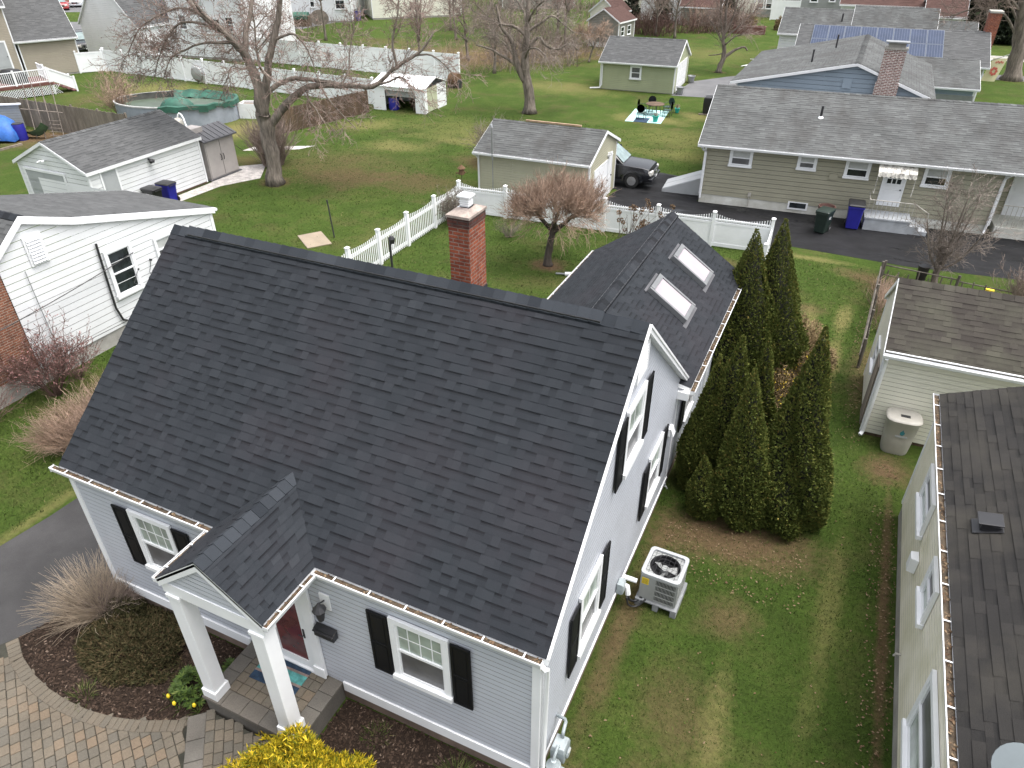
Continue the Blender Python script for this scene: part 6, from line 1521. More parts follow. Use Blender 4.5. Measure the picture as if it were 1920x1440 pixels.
# bare saplings and tangled trees further back
rnd = random.Random(90)
SAP = [(-26.0, 55.0, 7.5, 'slender bare sapling with reddish twigs behind the long white fence, left of the brush'), (-22.5, 57.5, 6.0, 'bare sapling standing in tall dry weeds beyond the end of the white fence'), (-17.6, 53.0, 6.5, 'crooked bare tree in the brush, left of the tall grey tree'),
       (-16.2, 66.0, 8.0, 'bare tree rising out of the brush behind the tall grey tree'), (-19.5, 72.0, 9.0, 'thin bare tree far back, left of the gabled shed'), (-24.5, 78.0, 9.0, 'bare tree far back above the brown brush'), (-29.5, 68.0, 8.0, 'reddish bare tree far back over the meadow'),
       (-33.5, 74.0, 8.5, 'bare tree in front of the long cream house'), (-8.6, 78.5, 7.5, 'fan-shaped bare grey tree behind the far green garage'), (-11.0, 79.5, 7.5, 'wispy bare tree beside the gabled shed'), (-37.0, 46.2, 6.0, 'reddish bare tree between the two white fences'), (-42.0, 62.0, 8.0, 'bare tree behind the white fences at the top left')]
for i, (x, y, h, lb) in enumerate(SAP):
    rg = random.Random(200 + i)
    L = [([(x, y, 0), (x + rg.uniform(-.2, .2), y, h * .3), (x + rg.uniform(-.4, .4), y + rg.uniform(-.3, .3), h * .65), (x + rg.uniform(-.6, .6), y, h)], .13, .03, .9)]
    for k in range(6):
        a = rg.uniform(0, 6.28); z = h * rg.uniform(.2, .6); l = h * rg.uniform(.25, .45)
        L.append(([(x, y, z), (x + l * .5 * math.cos(a), y + l * .5 * math.sin(a), z + l * .45), (x + l * math.cos(a), y + l * math.sin(a), z + l * .8)], .06, .02, 1.0))
    bare_tree('bare_tree', lb, (x, y, 0), L, 300 + i, ((9, 1.3, .7, .022), (4, .8, .7, .015), (3, .45, .7, .011)), 'bark', 'twig', 'red_bud', 1 if i in (0, 6, 10, 3) else 0, .09, -.01, .18, 'bare trees far back')
# brush, hedges and weeds that nobody could count
def brush(name, spots, seed, m, h, n_per, r=.018, spread=.7, lvl=((4, .7, .6),), bud=None):
    rg = np.random.default_rng(seed); nb = NB()
    for x, y, rx, ry in spots:
        n = int(n_per * rx * ry)
        a = rg.uniform(0, 6.283, n); q = np.sqrt(rg.uniform(0, 1, n))
        S = np.stack([x + rx * q * np.cos(a), y + ry * q * np.sin(a), np.zeros(n)], 1)
        P = bend(S, unit(rg.normal(0, spread * .5, (n, 3)) + [0, 0, 1]), h * rg.uniform(.4, 1.1, n), 4, rg, .15, -.01)
        nb.tubes(P, np.broadcast_to(np.linspace(r, r * .5, 4), (n, 4)), 0)
        for c, l, an in lvl:
            S, D, _ = sprout(P, rg, c, an, (.3, 1), .05); P = bend(S, D, l * rg.uniform(.5, 1.2, len(S)), 3, rg, .2, 0); nb.tubes(P, np.broadcast_to(np.linspace(r * .6, r * .35, 3), (len(S), 3)), 0)
    return stuff(nb.build(name, mat[m]))
brush('bare_brush', [(-17.0, 55.2, 2.2, 2.0), (-14.6, 58.5, 2.5, 2.5), (-18.5, 60.0, 3.0, 3.0), (-14.5, 66.0, 3.0, 4.0), (-20.0, 68.0, 4.5, 4.0), (-27, 76, 5, 4)], 101, 'twig', 2.2, 14)
brush('dry_weeds', [(-24.0, 52.5, 6.5, 1.6), (-34.0, 52.5, 5.5, 1.6), (-20.0, 54.5, 3.0, 2.0), (-28, 57, 6, 3), (-23, 63, 5, 4)], 102, 'pink_twig', 1.2, 13, .012, 1.0, ((3, .4, .7),))
brush('bare_hedge', [(-13.0, 80.8, 1.8, 1.2), (-10.2, 82.4, 1.8, 1.2), (-7.6, 83.6, 1.8, 1.2), (-5.2, 84.8, 1.6, 1.2), (-3.0, 85.6, 1.4, 1.2), (-11.5, 79.6, 2.5, 1.2)], 103, 'red_twig', 2.4, 42, .022)
brush('bare_hedge', [(-4.5, 86.6, 2.5, 1.3), (-7.0, 85.6, 2.5, 1.3)], 104, 'pink_twig', 2.9, 30, .022)
brush('bare_brush', [(-36, 88, 8, 3), (-24, 92, 7, 4), (-15, 88, 4, 3), (-47, 66, 3, 2), (-52, 60, 4, 2)], 105, 'twig', 3.0, 7, .025)
# dark conifers
def conifer(label, x, y, h, r, seed, n=2600, dark=True, group='dark conifers at the top right'):
    rg = np.random.default_rng(seed); root = thing('conifer', label, 'tree', (x, y, 0), 0, group)
    f = rg.uniform(0, 1, n) ** 1.3; a = rg.uniform(0, 6.283, n); lay = .78 + .22 * np.sin(f * 38 + a)
    rr = r * (1 - f) ** .75 * lay * np.sqrt(rg.uniform(.35, 1, n))
    C = np.stack([rr * np.cos(a), rr * np.sin(a), .3 + f * (h - .3)], 1); N = unit(np.stack([np.cos(a), np.sin(a), -.15 + .6 * f], 1))
    nb = NB(); foliage(nb, rg, C, N, .75 * r / 2.4, 0, (0, .9), 3, .5, .35); nb.build('crown', mat['dark_evergreen'], root)
    mb = MB(); mb.tube([(0, 0, 0), (0, 0, h * .9)], [.25, .05], 7); mb.build('trunk', mat['bark'], root)
for i, (x, y, h, r, lb) in enumerate(((18.2, 91.0, 9, 2.6, 'dark conifer left of the bare street tree, above the chimney'), (21.0, 92.5, 11, 3.0, 'dark conifer in the middle of the row by the street'), (24.2, 92.0, 10, 3.0, 'dark conifer at the right edge of the picture'), (15.6, 95.0, 10, 2.8, 'dark conifer behind the rust brown roof'), (27.5, 93.5, 11, 3.0, 'dark conifer just beyond the right edge of the row'), (12.6, 99.0, 8, 2.4, 'grey green conifer at the left end of the row'), (22.6, 88.8, 5, 2.0, 'low dark conifer at the foot of the row'), (26, 89.5, 5, 2.2, 'low dark conifer under the thick street tree'))):
    conifer(lb, x, y, h, r, 400 + i)
mound('round_shrub', 'dark round clipped shrub behind the far hedge', (-6.2, 92.0, 0), 1.5, 1.5, 2.9, 420, 3000, .4, 'dark_evergreen', per=2)
mound('gold_shrub', 'yellow green shrub beside the rust brown roof', (18.0, 80.8, 0), .9, .9, 1.5, 421, 900, .25, 'broad_leaf', per=2, tone=(.7, 1))
mound('round_shrub', 'brown rounded shrub on the lawn by the grey house', (-2.6, 88.5, 0), .9, .9, 1.5, 422, 1400, .25, 'forsythia', per=2, asp=.2)
mound('round_shrub', 'small brown shrub right of the rounded one, by the white gate', (.8, 89.5, 0), .7, .7, 1.3, 423, 900, .25, 'forsythia', per=2, asp=.2)
conifer('dark evergreen by the far white house, left of the fan-shaped bare tree', -12.6, 87.5, 7.5, 1.1, 430, 1600, group='evergreens by the far white house')
conifer('dark evergreen behind the gabled shed roof', -15.2, 84.0, 8.0, 1.1, 431, 1600, group='evergreens by the far white house')
# ------------------------------------------------------------------ fences
def post(root, x, y, h, s=.065, m='white_vinyl', cap=True):
    mb = MB(); mb.box(x - s, x + s, y - s, y + s, 0, h)
    if cap:
        c = s + .018; mb.box(x - c, x + c, y - c, y + c, h, h + .03)
        mb.loft([[(x - c, y - c, h + .03), (x + c, y - c, h + .03), (x + c, y + c, h + .03), (x - c, y + c, h + .03)], [(x - .01, y - .01, h + .075), (x + .01, y - .01, h + .075), (x + .01, y + .01, h + .075), (x - .01, y + .01, h + .075)]])
    return mb.build('fence_post', mat[m], root)
pf = thing('picket_fence', 'white open picket fence with scalloped sections, running back from behind the big roof', 'fence', (0, 0, 0))
ys = [10.0, 12.1, 14.0, 15.95, 18.0, 20.2, 22.42]
for y in ys: post(pf, -4.35, y, 1.42)
for a, b in zip(ys[:-1], ys[1:]):
    mb = MB()
    for z in (.12, .95): mb.box(-4.372, -4.338, a + .066, b - .066, z, z + .14)
    mb.build('rail', mat['white_vinyl'], pf)
    mb = MB(); n = 15
    for k in range(n):
        t = (k + .5) / n; y = a + .07 + (b - a - .14) * t; top = 1.22 + .09 * (2 * t - 1) ** 2
        mb.box(-4.337, -4.317, y - .021, y + .021, .06, top); mb.loft([[(-4.337, y - .021, top), (-4.317, y - .021, top), (-4.317, y + .021, top), (-4.337, y + .021, top)], [(-4.33, y - .004, top + .03), (-4.32, y - .004, top + .03), (-4.32, y + .004, top + .03), (-4.33, y + .004, top + .03)]])
    mb.build('pickets', mat['white_vinyl'], pf)
ang = math.atan2(.9, 13.6)
vf = thing('vinyl_fence', 'white vinyl privacy fence with picket topping along the rear of the yard', 'fence', (-4.35, 22.42, 0), ang)
L = 13.64; n = 6
for k in range(1, n + 1): post(vf, L * k / n, 0, 1.45)
for k in range(n):
    a, b = L * k / n + .066, L * (k + 1) / n - .066
    mb = MB(); mb.box(a, b, -.012, .012, .16, 1.02)
    for q in range(1, 9): x = a + (b - a) * q / 9; mb.box(x - .003, x + .003, -.014, .014, .16, 1.02)
    mb.build('panel', mat['white_vinyl'], vf)
    mb = MB()
    for z, hgt in ((.04, .14), (.98, .09), (1.12, .07)): mb.box(a, b, -.024, .024, z, z + hgt)
    mb.build('rail', mat['white_vinyl'], vf)
    mb = MB(); m_ = 22
    for q in range(m_):
        t = (q + .5) / m_; x = a + (b - a) * t; top = 1.22 + .18 * (2 * t - 1) ** 2
        mb.box(x - .018, x + .018, -.010, .010, 1.065, top)
    mb.build('pickets', mat['white_vinyl'], vf)
sf = thing('vinyl_fence', 'short white fence stub turning toward the house at the right end of the rear fence', 'fence', (9.27, 23.3, 0), R(-88))
post(sf, 2.2, 0, 1.25)
mb = MB(); mb.box(.07, 2.14, -.012, .012, .12, 1.0); mb.box(.07, 2.14, -.022, .022, .04, .16); mb.box(.07, 2.14, -.022, .022, .96, 1.05); mb.build('panel', mat['white_vinyl'], sf)
def long_fence(name, label, A, B, h, n, seed=0):
    A = V(*A); B = V(*B); d = B - A; L = np.linalg.norm(d)
    r = thing(name, label, 'fence', (A[0], A[1], 0), math.atan2(d[1], d[0]))
    for k in range(n + 1): post(r, L * k / n, 0, h + .1, .07)
    for k in range(n):
        a, b = L * k / n + .07, L * (k + 1) / n - .07
        mb = MB(); mb.box(a, b, -.015, .015, .08, h)
        for q in range(1, 12): x = a + (b - a) * q / 12; mb.box(x - .004, x + .004, -.018, .018, .1, h - .1)
        mb.box(a, b, -.03, .03, .05, .17); mb.box(a, b, -.03, .03, h - .12, h)
        mb.build('panel', mat['white_vinyl'], r)
    return r
long_fence('vinyl_fence', 'tall solid white vinyl fence behind the covered pool, crossed by the maple trunk', (-48.6, 40.2), (-20.2, 38.9), 1.72, 12)
long_fence('vinyl_fence', 'longest solid white vinyl fence, further back, ending in the open lawn', (-46.5, 49.3), (-18.75, 48.9), 2.0, 12)
long_fence('vinyl_gate', 'white vinyl gate panel beside the tan house corner', (-50.0, 38.6), (-48.7, 40.1), 1.6, 1)
long_fence('vinyl_gate', 'white gate panel beside the long grey house far back', (-1.6, 98.2), (1.6, 98.5), 2.2, 1)
def plank_fence(name, label, A, B, h, m, pw=.14, gap=.012, seed=1, rails=True, jag=.03):
    A = V(*A); B = V(*B); d = B - A; L = np.linalg.norm(d); rg = random.Random(seed)
    r = thing(name, label, 'fence', (A[0], A[1], 0), math.atan2(d[1], d[0]))
    mb = MB(); x = 0
    while x < L:
        hh = h + rg.uniform(-jag, jag); mb.box(x, x + pw - gap, -.012, .012, 0, hh, 0, rg.random()); x += pw
    mb.build('boards', mat[m], r)
    if rails:
        mb = MB()
        for z in (.25, h - .35): mb.box(0, L, .013, .05, z, z + .09)
        mb.build('rail', mat[m], r)
    k = 0
    while k <= L + .01:
        mb = MB(); mb.box(k - .05, k + .05, .05, .15, 0, h + .08); mb.build('fence_post', mat[m], r); k += L / max(1, round(L / 2.4))
    return r
plank_fence('board_fence', 'weathered grey board fence between the deck and the white garage', (-42.0, 24.75), (-27.6, 24.35), 1.7, 'old_wood', seed=3)
plank_fence('board_fence', 'leaning brown slat fence on the lawn, left of the white fabric shelter', (-21.0, 29.8), (-19.3, 36.9), 1.45, 'brown_wood', .11, .02, 4)
def rail_fence(label, A, B, n, seed):
    A = V(*A); B = V(*B); d = B - A; L = np.linalg.norm(d); rg = random.Random(seed)
    r = thing('rail_fence', label, 'fence', (A[0], A[1], 0), math.atan2(d[1], d[0]))
    for k in range(n + 1):
        mb = MB(); x = L * k / n; mb.tube([(x, 0, 0), (x + rg.uniform(-.03, .03), rg.uniform(-.03, .03), 1.0)], .05, 6); mb.build('fence_post', mat['grey_wood'], r)
    for z in (.42, .82):
        mb = MB()
        for k in range(n): mb.tube([(L * k / n, .05, z + rg.uniform(-.05, .05)), (L * (k + 1) / n, .05, z + rg.uniform(-.05, .05))], .026, 6)
        mb.build('rail', mat['grey_wood'], r)
    mb = MB()
    for k in range(n * 7): x = L * (k + .5) / (n * 7); mb.tube([(x, -.03, 0), (x + rg.uniform(-.03, .03), -.03, .75 + rg.uniform(-.1, .15))], .022, 4)
    mb.build('pickets', mat['grey_wood'], r)
    return r
rail_fence('old grey wooden rail fence along the wet driveway, behind the cream shed', (13.45, 22.0), (20.5, 21.0), 3, 5)
rail_fence('old grey wooden fence running from its corner toward the cream shed', (13.1, 15.6), (13.4, 21.9), 3, 6)

# ------------------------------------------------------------------ backyard things on the left
dk = thing('deck', 'raised red-brown deck with white railing, lattice skirt and stairs, beside the tan house', 'deck', (-44.3, 31.9, 0), R(68))
# local x runs along the front edge (towards the stairs), y away from the viewer
mb = MB(); mb.box(-9, .1, -.0, 3.4, .72, .86); mb.box(-9, .1, -.02, .0, .70, .88); mb.build('deck_floor', mat['red_deck'], dk)
mb = MB()
for k in range(56):
    x = -8.9 + k * .16
    mb.obox((x, -.0, .05), (.70, 0, .714), (0, 1, 0), (-.714, 0, .70), .90, .012, .03); mb.obox((x, .014, .68), (.70, 0, -.714), (0, 1, 0), (.714, 0, .70), .90, .012, .03)
mb.build('lattice', mat['white_trim'], dk)
def balus(x0, x1, y, z0, z1, root, name='railing', along='x'):
    mb = MB(); n = int(abs(x1 - x0) / .13)
    for k in range(n + 1):
        x = x0 + (x1 - x0) * k / n; mb.box(x - .018, x + .018, y - .018, y + .018, z0 + .1, z1) if along == 'x' else mb.box(y - .018, y + .018, x - .018, x + .018, z0 + .1, z1)
    for z in (z0 + .08, z1): mb.box(min(x0, x1), max(x0, x1), y - .04, y + .04, z, z + .06) if along == 'x' else mb.box(y - .04, y + .04, min(x0, x1), max(x0, x1), z, z + .06)
    for k in range(int(abs(x1 - x0) / 2.2) + 1):
        x = min(x0, x1) + k * 2.2; mb.box(x - .06, x + .06, y - .06, y + .06, z0, z1 + .16) if along == 'x' else mb.box(y - .06, y + .06, x - .06, x + .06, z0, z1 + .16)
    return mb.build(name, mat['white_trim'], root)
balus(-8.9, .0, .06, .86, 1.78, dk)
balus(1.5, 3.3, .04, .86, 1.78, dk, along='y')
mb = MB()
for k in range(5): mb.box(.1 + k * .30, .42 + k * .30, .2, 1.4, .62 - k * .15, .67 - k * .15)
mb.build('stairs', mat['red_deck'], dk)
for y in (.12, 1.48):
    mb = MB(); mb.face([(.05, y, .95), (1.6, y, .12), (1.6, y, 1.0), (.05, y, 1.78)]); mb.face([(.05, y + .03, 1.78), (1.6, y + .03, 1.0), (1.6, y + .03, .12), (.05, y + .03, .95)])
    mb.obox((.0, y - .03, 1.76), V(1.6, 0, -.80) / 1.79, Y, V(.80, 0, 1.6) / 1.79, 1.85, .09, .06)
    for x, z in ((.05, 1.85), (1.6, 1.1)): mb.box(x - .06, x + .06, y - .05, y + .07, 0, z)
    mb.build('stair_railing', mat['white_trim'], dk)
tag(MB.build((lambda b: (b.loft([[(x, y, z) for x, y in ((-.9 * s, -.5 * s), (.9 * s, -.5 * s), (.9 * s, .5 * s), (-.9 * s, .5 * s))] for s, z in ((1, 0), (1.02, .35), (.85, .75), (.6, .95))]), b)[1])(MB()), 'covered_grill', mat['black_plastic'], None, True, 0, (-46.6, 30.6, .86)), 'dark covered heap on the deck by the tan house door', 'grill')

th = gable_building('tan_house', 'tan house wing with dark grey roof at the top left, deck beside it', 'house', (-51.75, 35.1), R(63.5), 4.25, 9.0, 2.80, 6.1, 'tan_siding', 'slate_shingle', .12, .15, over=.22, rake=.2, seed=151, gut='F')
c1 = th.matrix_basis @ Vector((-6.2, -.05, 0))
th2 = gable_building('tan_house', 'taller tan house end at the left edge with a white framed door onto the deck', 'house', (c1.x, c1.y), R(63.5), 6.0, 9.0, 5.4, 8.4, 'tan_siding', 'slate_shingle', .12, .15, over=.22, rake=.2, seed=153, gut='')
panel_door(th2, (0, -.02), X, nY, 4.35, 5.3, .9, 2.85, 'ac_light', (1, 1), casing=.12)
# white houses behind
w1 = gable_building('white_house', 'white house whose plain gable end stands behind the solid white fence at the top left', 'house', (-48.75, 44.4), R(90), 4.6, 7.3, 2.95, 7.2, 'white_siding', 'slate_shingle', .15, .2, over=.15, rake=.15, seed=161, gut='', sexp=.2)
w2 = gable_building('white_house', 'two storey white house with small-paned windows behind the maple limbs', 'house', (-48.6, 48.0), R(4), 8.6, 7, 5.7, 8.0, 'white_siding', 'slate_shingle', .15, .2, over=.2, rake=.15, seed=163, gut='', sexp=.25)
for a, z, pn in ((1.1, 2.4, 'window_screen'), (3.4, 2.2, 'window_blind'), (4.9, 2.2, 'window_dark'), (3.4, 4.2, 'window_blind'), (6.4, 2.4, 'window_dark')):
    window(w2, (0, -.02), X, nY, a, a + .95, z, z + 1.3, (pn, pn), (2, 2), (2, 2), .08, .05)
w3 = gable_building('white_house', 'white house with tall paned window and green covered woodpile before it', 'house', (-58.0, 71.0), R(23), 10.8, 8, 5.6, 8.2, 'white_siding', 'slate_shingle', .18, .2, over=.2, rake=.15, seed=165, gut='', sexp=.3)
window(w3, (0, -.02), X, nY, 8.9, 10.2, 1.4, 3.4, ('window_dark', 'window_dark'), (2, 2), (2, 2), .10, .05)
window(w3, (0, -.02), X, nY, 5.8, 6.5, 1.6, 3.0, ('window_blind', 'window_dark'), (1, 1), None, .10, .05)
w4 = gable_building('cream_house', 'long plain cream house wall at the top of the picture behind bare saplings', 'house', (-47.0, 78.2), R(43), 11.5, 9, 5.0, 7.6, 'cream_siding', 'slate_shingle', .2, .2, over=.2, rake=.15, seed=167, gut='', sexp=.3)
window(w4, (0, -.02), X, nY, 8.6, 9.6, 2.8, 4.0, ('window_dark', 'window_dark'), None, None, .12, .05)
w5 = gable_building('white_house', 'white two storey house seen between evergreens behind the far green garage', 'house', (-16.0, 90.5), R(5), 6.5, 7, 5.6, 8.0, 'white_siding', 'slate_shingle', .2, .2, over=.2, rake=.15, seed=169, gut='', sexp=.3)
window(w5, (0, -.02), X, nY, 2.6, 4.0, .9, 2.4, ('window_blind', 'window_dark'), None, None, .12, .05)
w6 = gable_building('cream_house', 'cream house behind the dark round shrub at the top', 'house', (-8.8, 95.0), R(5), 5.5, 7, 5.6, 8.0, 'cream_siding', 'slate_shingle', .2, .2, over=.2, rake=.15, seed=171, gut='', sexp=.3)
w7 = gable_building('grey_house', 'grey house glimpsed through the brush at the top centre', 'house', (-37.0, 95.0), R(30), 10, 8, 4.6, 7.0, 'shed_siding', 'rust_shingle', .2, .2, over=.2, rake=.15, seed=173, gut='', sexp=.3)
w8 = gable_building('pale_house', 'pale house far back between bare trees, left of the gabled shed', 'house', (-24.0, 99.0), R(20), 9, 8, 4.8, 7.0, 'cream_siding', 'slate_shingle', .2, .2, over=.2, rake=.15, seed=175, gut='', sexp=.3)

# oval pool with its green cover
def oval(rx, ry, z, n=40, rz=0): return [(rx * math.cos(a), ry * math.sin(a), z) for a in np.linspace(0, 2 * math.pi, n + 1)[:-1]]
pool = thing('above_ground_pool', 'oval above ground pool with a half sunken green winter cover', 'pool', (-29.9, 30.3, 0), R(22))
RX, RY, PH = 4.0, 2.55, 1.22
mb = MB(); mb.loft([oval(RX, RY, 0), oval(RX, RY, PH)], cap=False); mb.loft([oval(RX - .05, RY - .05, .6), oval(RX - .05, RY - .05, PH)][::-1], 1, cap=False); mb.build('wall', [mat['pool_wall'], mat['pool_inner']], pool)
mb = MB(); mb.face(oval(RX - .06, RY - .06, .86)); mb.build('sunken_cover', mat['pool_water'], pool)
mb = MB()
o1, o2 = oval(RX + .04, RY + .04, PH + .03), oval(RX - .06, RY - .06, PH + .03)
for k in range(40):
    j = (k + 1) % 40; mb.face([o1[k], o1[j], o2[j], o2[k]]); mb.face([(o1[k][0], o1[k][1], PH - .05), (o1[j][0], o1[j][1], PH - .05), o1[j], o1[k]])
mb.build('rim', mat['dull_white'], pool)
mb = MB(); rg = random.Random(3)
for k in list(range(30, 40)) + list(range(0, 12)):
    a, b = 2 * math.pi * k / 40, 2 * math.pi * (k + 1) / 40
    def cv(t, q): return [(RX + q[0]) * math.cos(t), (RY + q[0]) * math.sin(t), q[1] + .05 * math.sin(t * 17)]
    prf = [(-.55, .90), (-.25, 1.12), (-.05, PH + .10), (.12, PH + .06), (.14, PH - .22 - .12 * math.sin(k * 1.7))]
    for p, q in zip(prf[:-1], prf[1:]): mb.face([cv(a, p), cv(b, p), cv(b, q), cv(a, q)])
mb.loft([[(.6 + r * 1.15 * math.cos(a), -1.2 + r * .8 * math.sin(a), z) for a in np.linspace(0, 6.283, 15)[:-1]] for r, z in ((1, .88), (.92, 1.15), (.7, 1.42), (.35, 1.55), (.05, 1.57))])
mb.build('cover_skirt', mat['green_tarp'], pool, smooth=True)
pp = thing('pool_filter', 'tan pool filter with white hose and blue pump at the pool wall', 'pool filter', (-26.6, 27.2, 0))
mb = MB(); mb.loft([[(r * math.cos(a), r * math.sin(a), z) for a in np.linspace(0, 6.283, 13)[:-1]] for r, z in ((.26, .1), (.3, .3), (.3, .8), (.18, .98), (.05, 1.0))]); mb.build('tank', mat['beige'], pp, smooth=True)
mb = MB(); mb.tube(smoothline([(0, 0, 1.0), (.1, .1, 1.25), (.35, .1, 1.1), (.6, .0, .6), (.75, 0, .4)], 12), .05, 7); mb.build('hose', mat['white_trim'], pp, smooth=True)
mb = MB(); mb.tube([(.6, -.1, .3), (1.15, .15, .3)], .18, 8); mb.build('pump', mat['blue_tarp'], pp, smooth=40)
sd_ = thing('satellite_dish', 'grey dish leaning against the solid white fence behind the pool', 'satellite dish', (-37.3, 39.3, 0))
mb = MB(); rr = [[(.62 * q * math.cos(a), .12 * q * q - .05, .75 + .62 * q * math.sin(a)) for a in np.linspace(0, 6.283, 19)[:-1]] for q in (.05, .4, .75, 1)]; mb.loft(rr); mb.build('reflector', mat['ac_grey'], sd_, smooth=True)
mb = MB(); mb.tube([(-.5, -.1, .3), (0, -.35, .45), (.5, -.1, .3)], .02, 5); mb.tube([(0, 0, 0), (0, .05, .7)], .03, 5); mb.build('arm', mat['dark_metal'], sd_)
def open_box(name, label, cat, loc, L, D, h, m, rz=0, th=.05, inner=None):
    r = thing(name, label, cat, (*loc, 0), rz)
    mb = MB()
    for a in ((0, L, 0, th), (0, L, D - th, D), (0, th, th, D - th), (L - th, L, th, D - th)): mb.box(a[0], a[1], a[2], a[3], 0, h)
    mb.build('sides', mat[m], r)
    if inner: mb = MB(); mb.box(th, L - th, th, D - th, .02, h * .85); mb.build('contents', mat[inner], r)
    return r
open_box('storage_box', 'white open-topped box between the pool and the maple trunk', 'box', (-26.2, 31.9), 1.5, 1.0, .95, 'white_vinyl', .3, inner='leaf_debris')
# left edge yard: small grey shed, tarp, barrel
gs = thing('small_shed', 'small grey lap-sided shed wall at the left edge, beside the blue tarpaulin', 'shed', (-39.0, 22.4, 0), R(35))
mb = MB(); lapwall(mb, (0, 0), X, nY, .1, 1.5, lambda z: (0, 2.9), .15, .02); mb.build('wall', mat['ac_grey'], gs)
mb = MB(); mb.box(-.1, 3.05, -.12, .12, 1.5, 1.58); mb.build('roof', mat['white_trim'], gs)
tp = thing('tarpaulin_heap', 'heap under a bright blue tarpaulin at the left edge', 'tarpaulin', (-36.0, 21.9, 0))
rg = np.random.default_rng(5); mb = MB()
mb.loft([[(q * 1.7 * (1 + .10 * math.sin(5 * a + 3 * q)) * math.cos(a), q * 1.2 * (1 + .12 * math.sin(4 * a + 1)) * math.sin(a), z + .05 * math.sin(7 * a)) for a in np.linspace(0, 6.283, 25)[:-1]] for q, z in ((1.0, .12), (.97, .5), (.78, .95), (.5, 1.25), (.12, 1.38))]); mb.build('tarpaulin', mat['blue_tarp'], tp, smooth=50)
def barrel(label, loc, m, r=.33, h=.95, name='barrel'):
    b_ = thing(name, label, 'barrel', (*loc, 0)); mb = MB(); mb.loft([[(q * math.cos(a), q * math.sin(a), z) for a in np.linspace(0, 6.283, 17)[:-1]] for q, z in ((r * .92, 0), (r, .1), (r * 1.02, h * .5), (r, h - .08), (r * .95, h))]); mb.build('body', mat[m], b_, smooth=40)
    mb = MB(); mb.tube([(0, 0, h - .001), (0, 0, h + .03)], r * .97, 16); mb.build('lid', mat['black_plastic'], b_); return b_
barrel('dark blue barrel with black lid beside the blue tarpaulin', (-34.5, 22.3), 'blue_bin')
fr = thing('trellis', 'tall leaning grey poles and rungs of a garden trellis before the board fence', 'trellis', (-33.0, 23.2, 0), R(15))
mb = MB()
for x in (-1.6, -1.0, -.4, .3): mb.tube([(x + .5, 0, 0), (x - .1, 1.0, 3.0)], .028, 5)
mb.tube([(-1.9, .4, 1.6), (1.0, .3, 1.5)], .03, 5)
for k in range(5): mb.tube([(-.15, .05 + .06 * k, .2 + .2 * k), (.65, .05 + .06 * k, .2 + .2 * k)], .02, 5)
mb.build('poles', mat['grey_twig'], fr)
mb = MB()
for k in range(8):
    a, b = k / 8, (k + 1) / 8; f = lambda t: V(-2.4 + 2.2 * t, -.3, .45 + 1.0 * (2 * t - 1) ** 2 * .6)
    mb.face([f(a), f(b), f(b) + V(0, .5, -.4), f(a) + V(0, .5, -.4)])
mb.build('net', mat['netting'], fr)
tag(MB.build((lambda b: (b.box(-1.2, 1.2, -.05, .05, 0, .12), b.box(1.1, 1.2, -.05, 1.6, 0, .12), b)[2])(MB()), 'timber_edging', mat['old_wood'], None, False, 0, (-34.6, 19.9, 0)), 'low grey timber edging of the vegetable plot at the left edge', 'timber')
wbw = thing('wheelbarrow', 'yellow tray tipped over beside the timber edging at the left edge', 'wheelbarrow', (-34.4, 20.3, 0), R(30))
mb = MB(); mb.loft([[(x * s, y * s, z) for x, y in ((-.45, -.3), (.45, -.3), (.45, .3), (-.45, .3))] for s, z in ((.6, .08), (1, .42))]); mb.build('tray', mat['yellow'], wbw)
mb = MB(); mb.tube([(-.3, -.2, .12), (-1.1, -.25, .35)], .025, 5); mb.tube([(-.3, .2, .12), (-1.1, .25, .35)], .025, 5); mb.build('handles', mat['grey_metal'], wbw)

# white fabric shelter with its open front
cp = thing('fabric_shelter', 'white fabric shelter with open front full of odds and ends, beneath the long maple limb', 'shelter', (-19.55, 37.9, 0), R(2))
CL, CD, CH = 4.1, 3.1, 1.62
mb = MB(); mb.box(0, .03, 0, CD, 0, CH); mb.box(0, 1.0, -.02, .0, 0, CH); mb.box(3.35, CL, -.02, 0, 0, CH); mb.box(1.0, 3.35, -.02, 0, 1.35, CH); mb.box(0, CL, CD - .03, CD, 0, CH)
mb.box(CL - .03, CL, 0, .35, 0, CH); mb.box(CL - .03, CL, 1.75, CD - .03, 0, CH)
mb.build('wall', mat['white_vinyl'], cp)
mb = MB(); mb.box(CL - .028, CL + .003, .35, 1.75, .05, CH - .05); mb.build('side_panel', M('mildew', (.46, .48, .33), .7, .2, 2), cp)
mb = MB(); deckslab(mb, (-.1, -.12, CH), (CL + .1, -.12, CH), (-.1, CD / 2, CH + .5), (CL + .1, CD / 2, CH + .5), .05, 0, 0); deckslab(mb, (CL + .1, CD + .1, CH), (-.1, CD + .1, CH), (CL + .1, CD / 2, CH + .5), (-.1, CD / 2, CH + .5), .05, 0, 0); mb.build('roof', mat['white_vinyl'], cp)
mb = MB(); mb.box(1.02, 3.33, .1, .14, .95, 1.36); mb.build('rolled_flap', mat['ac_grey'], cp)
barrel('dark blue drum just inside the open fabric shelter', (-18.2, 38.4), 'blue_bin', .36, .8, 'drum')
ws = thing('wood_stack', 'stack of brown firewood inside the fabric shelter', 'firewood', (-17.3, 39.2, 0), R(2)); mb = MB(); rg = random.Random(8)
for i in range(6):
    for j in range(7): mb.tube([(i * .2 + (j % 2) * .1, 0, .12 + j * .17), (i * .2 + (j % 2) * .1, .5, .12 + j * .17)], .09, 6, 0, rg.random())
mb.build('logs', mat['leaf_debris'], ws)
rlx = thing('hose_reel', 'dark round bundle at the end of the far white fence', 'reel', (-17.9, 46.6, 0))
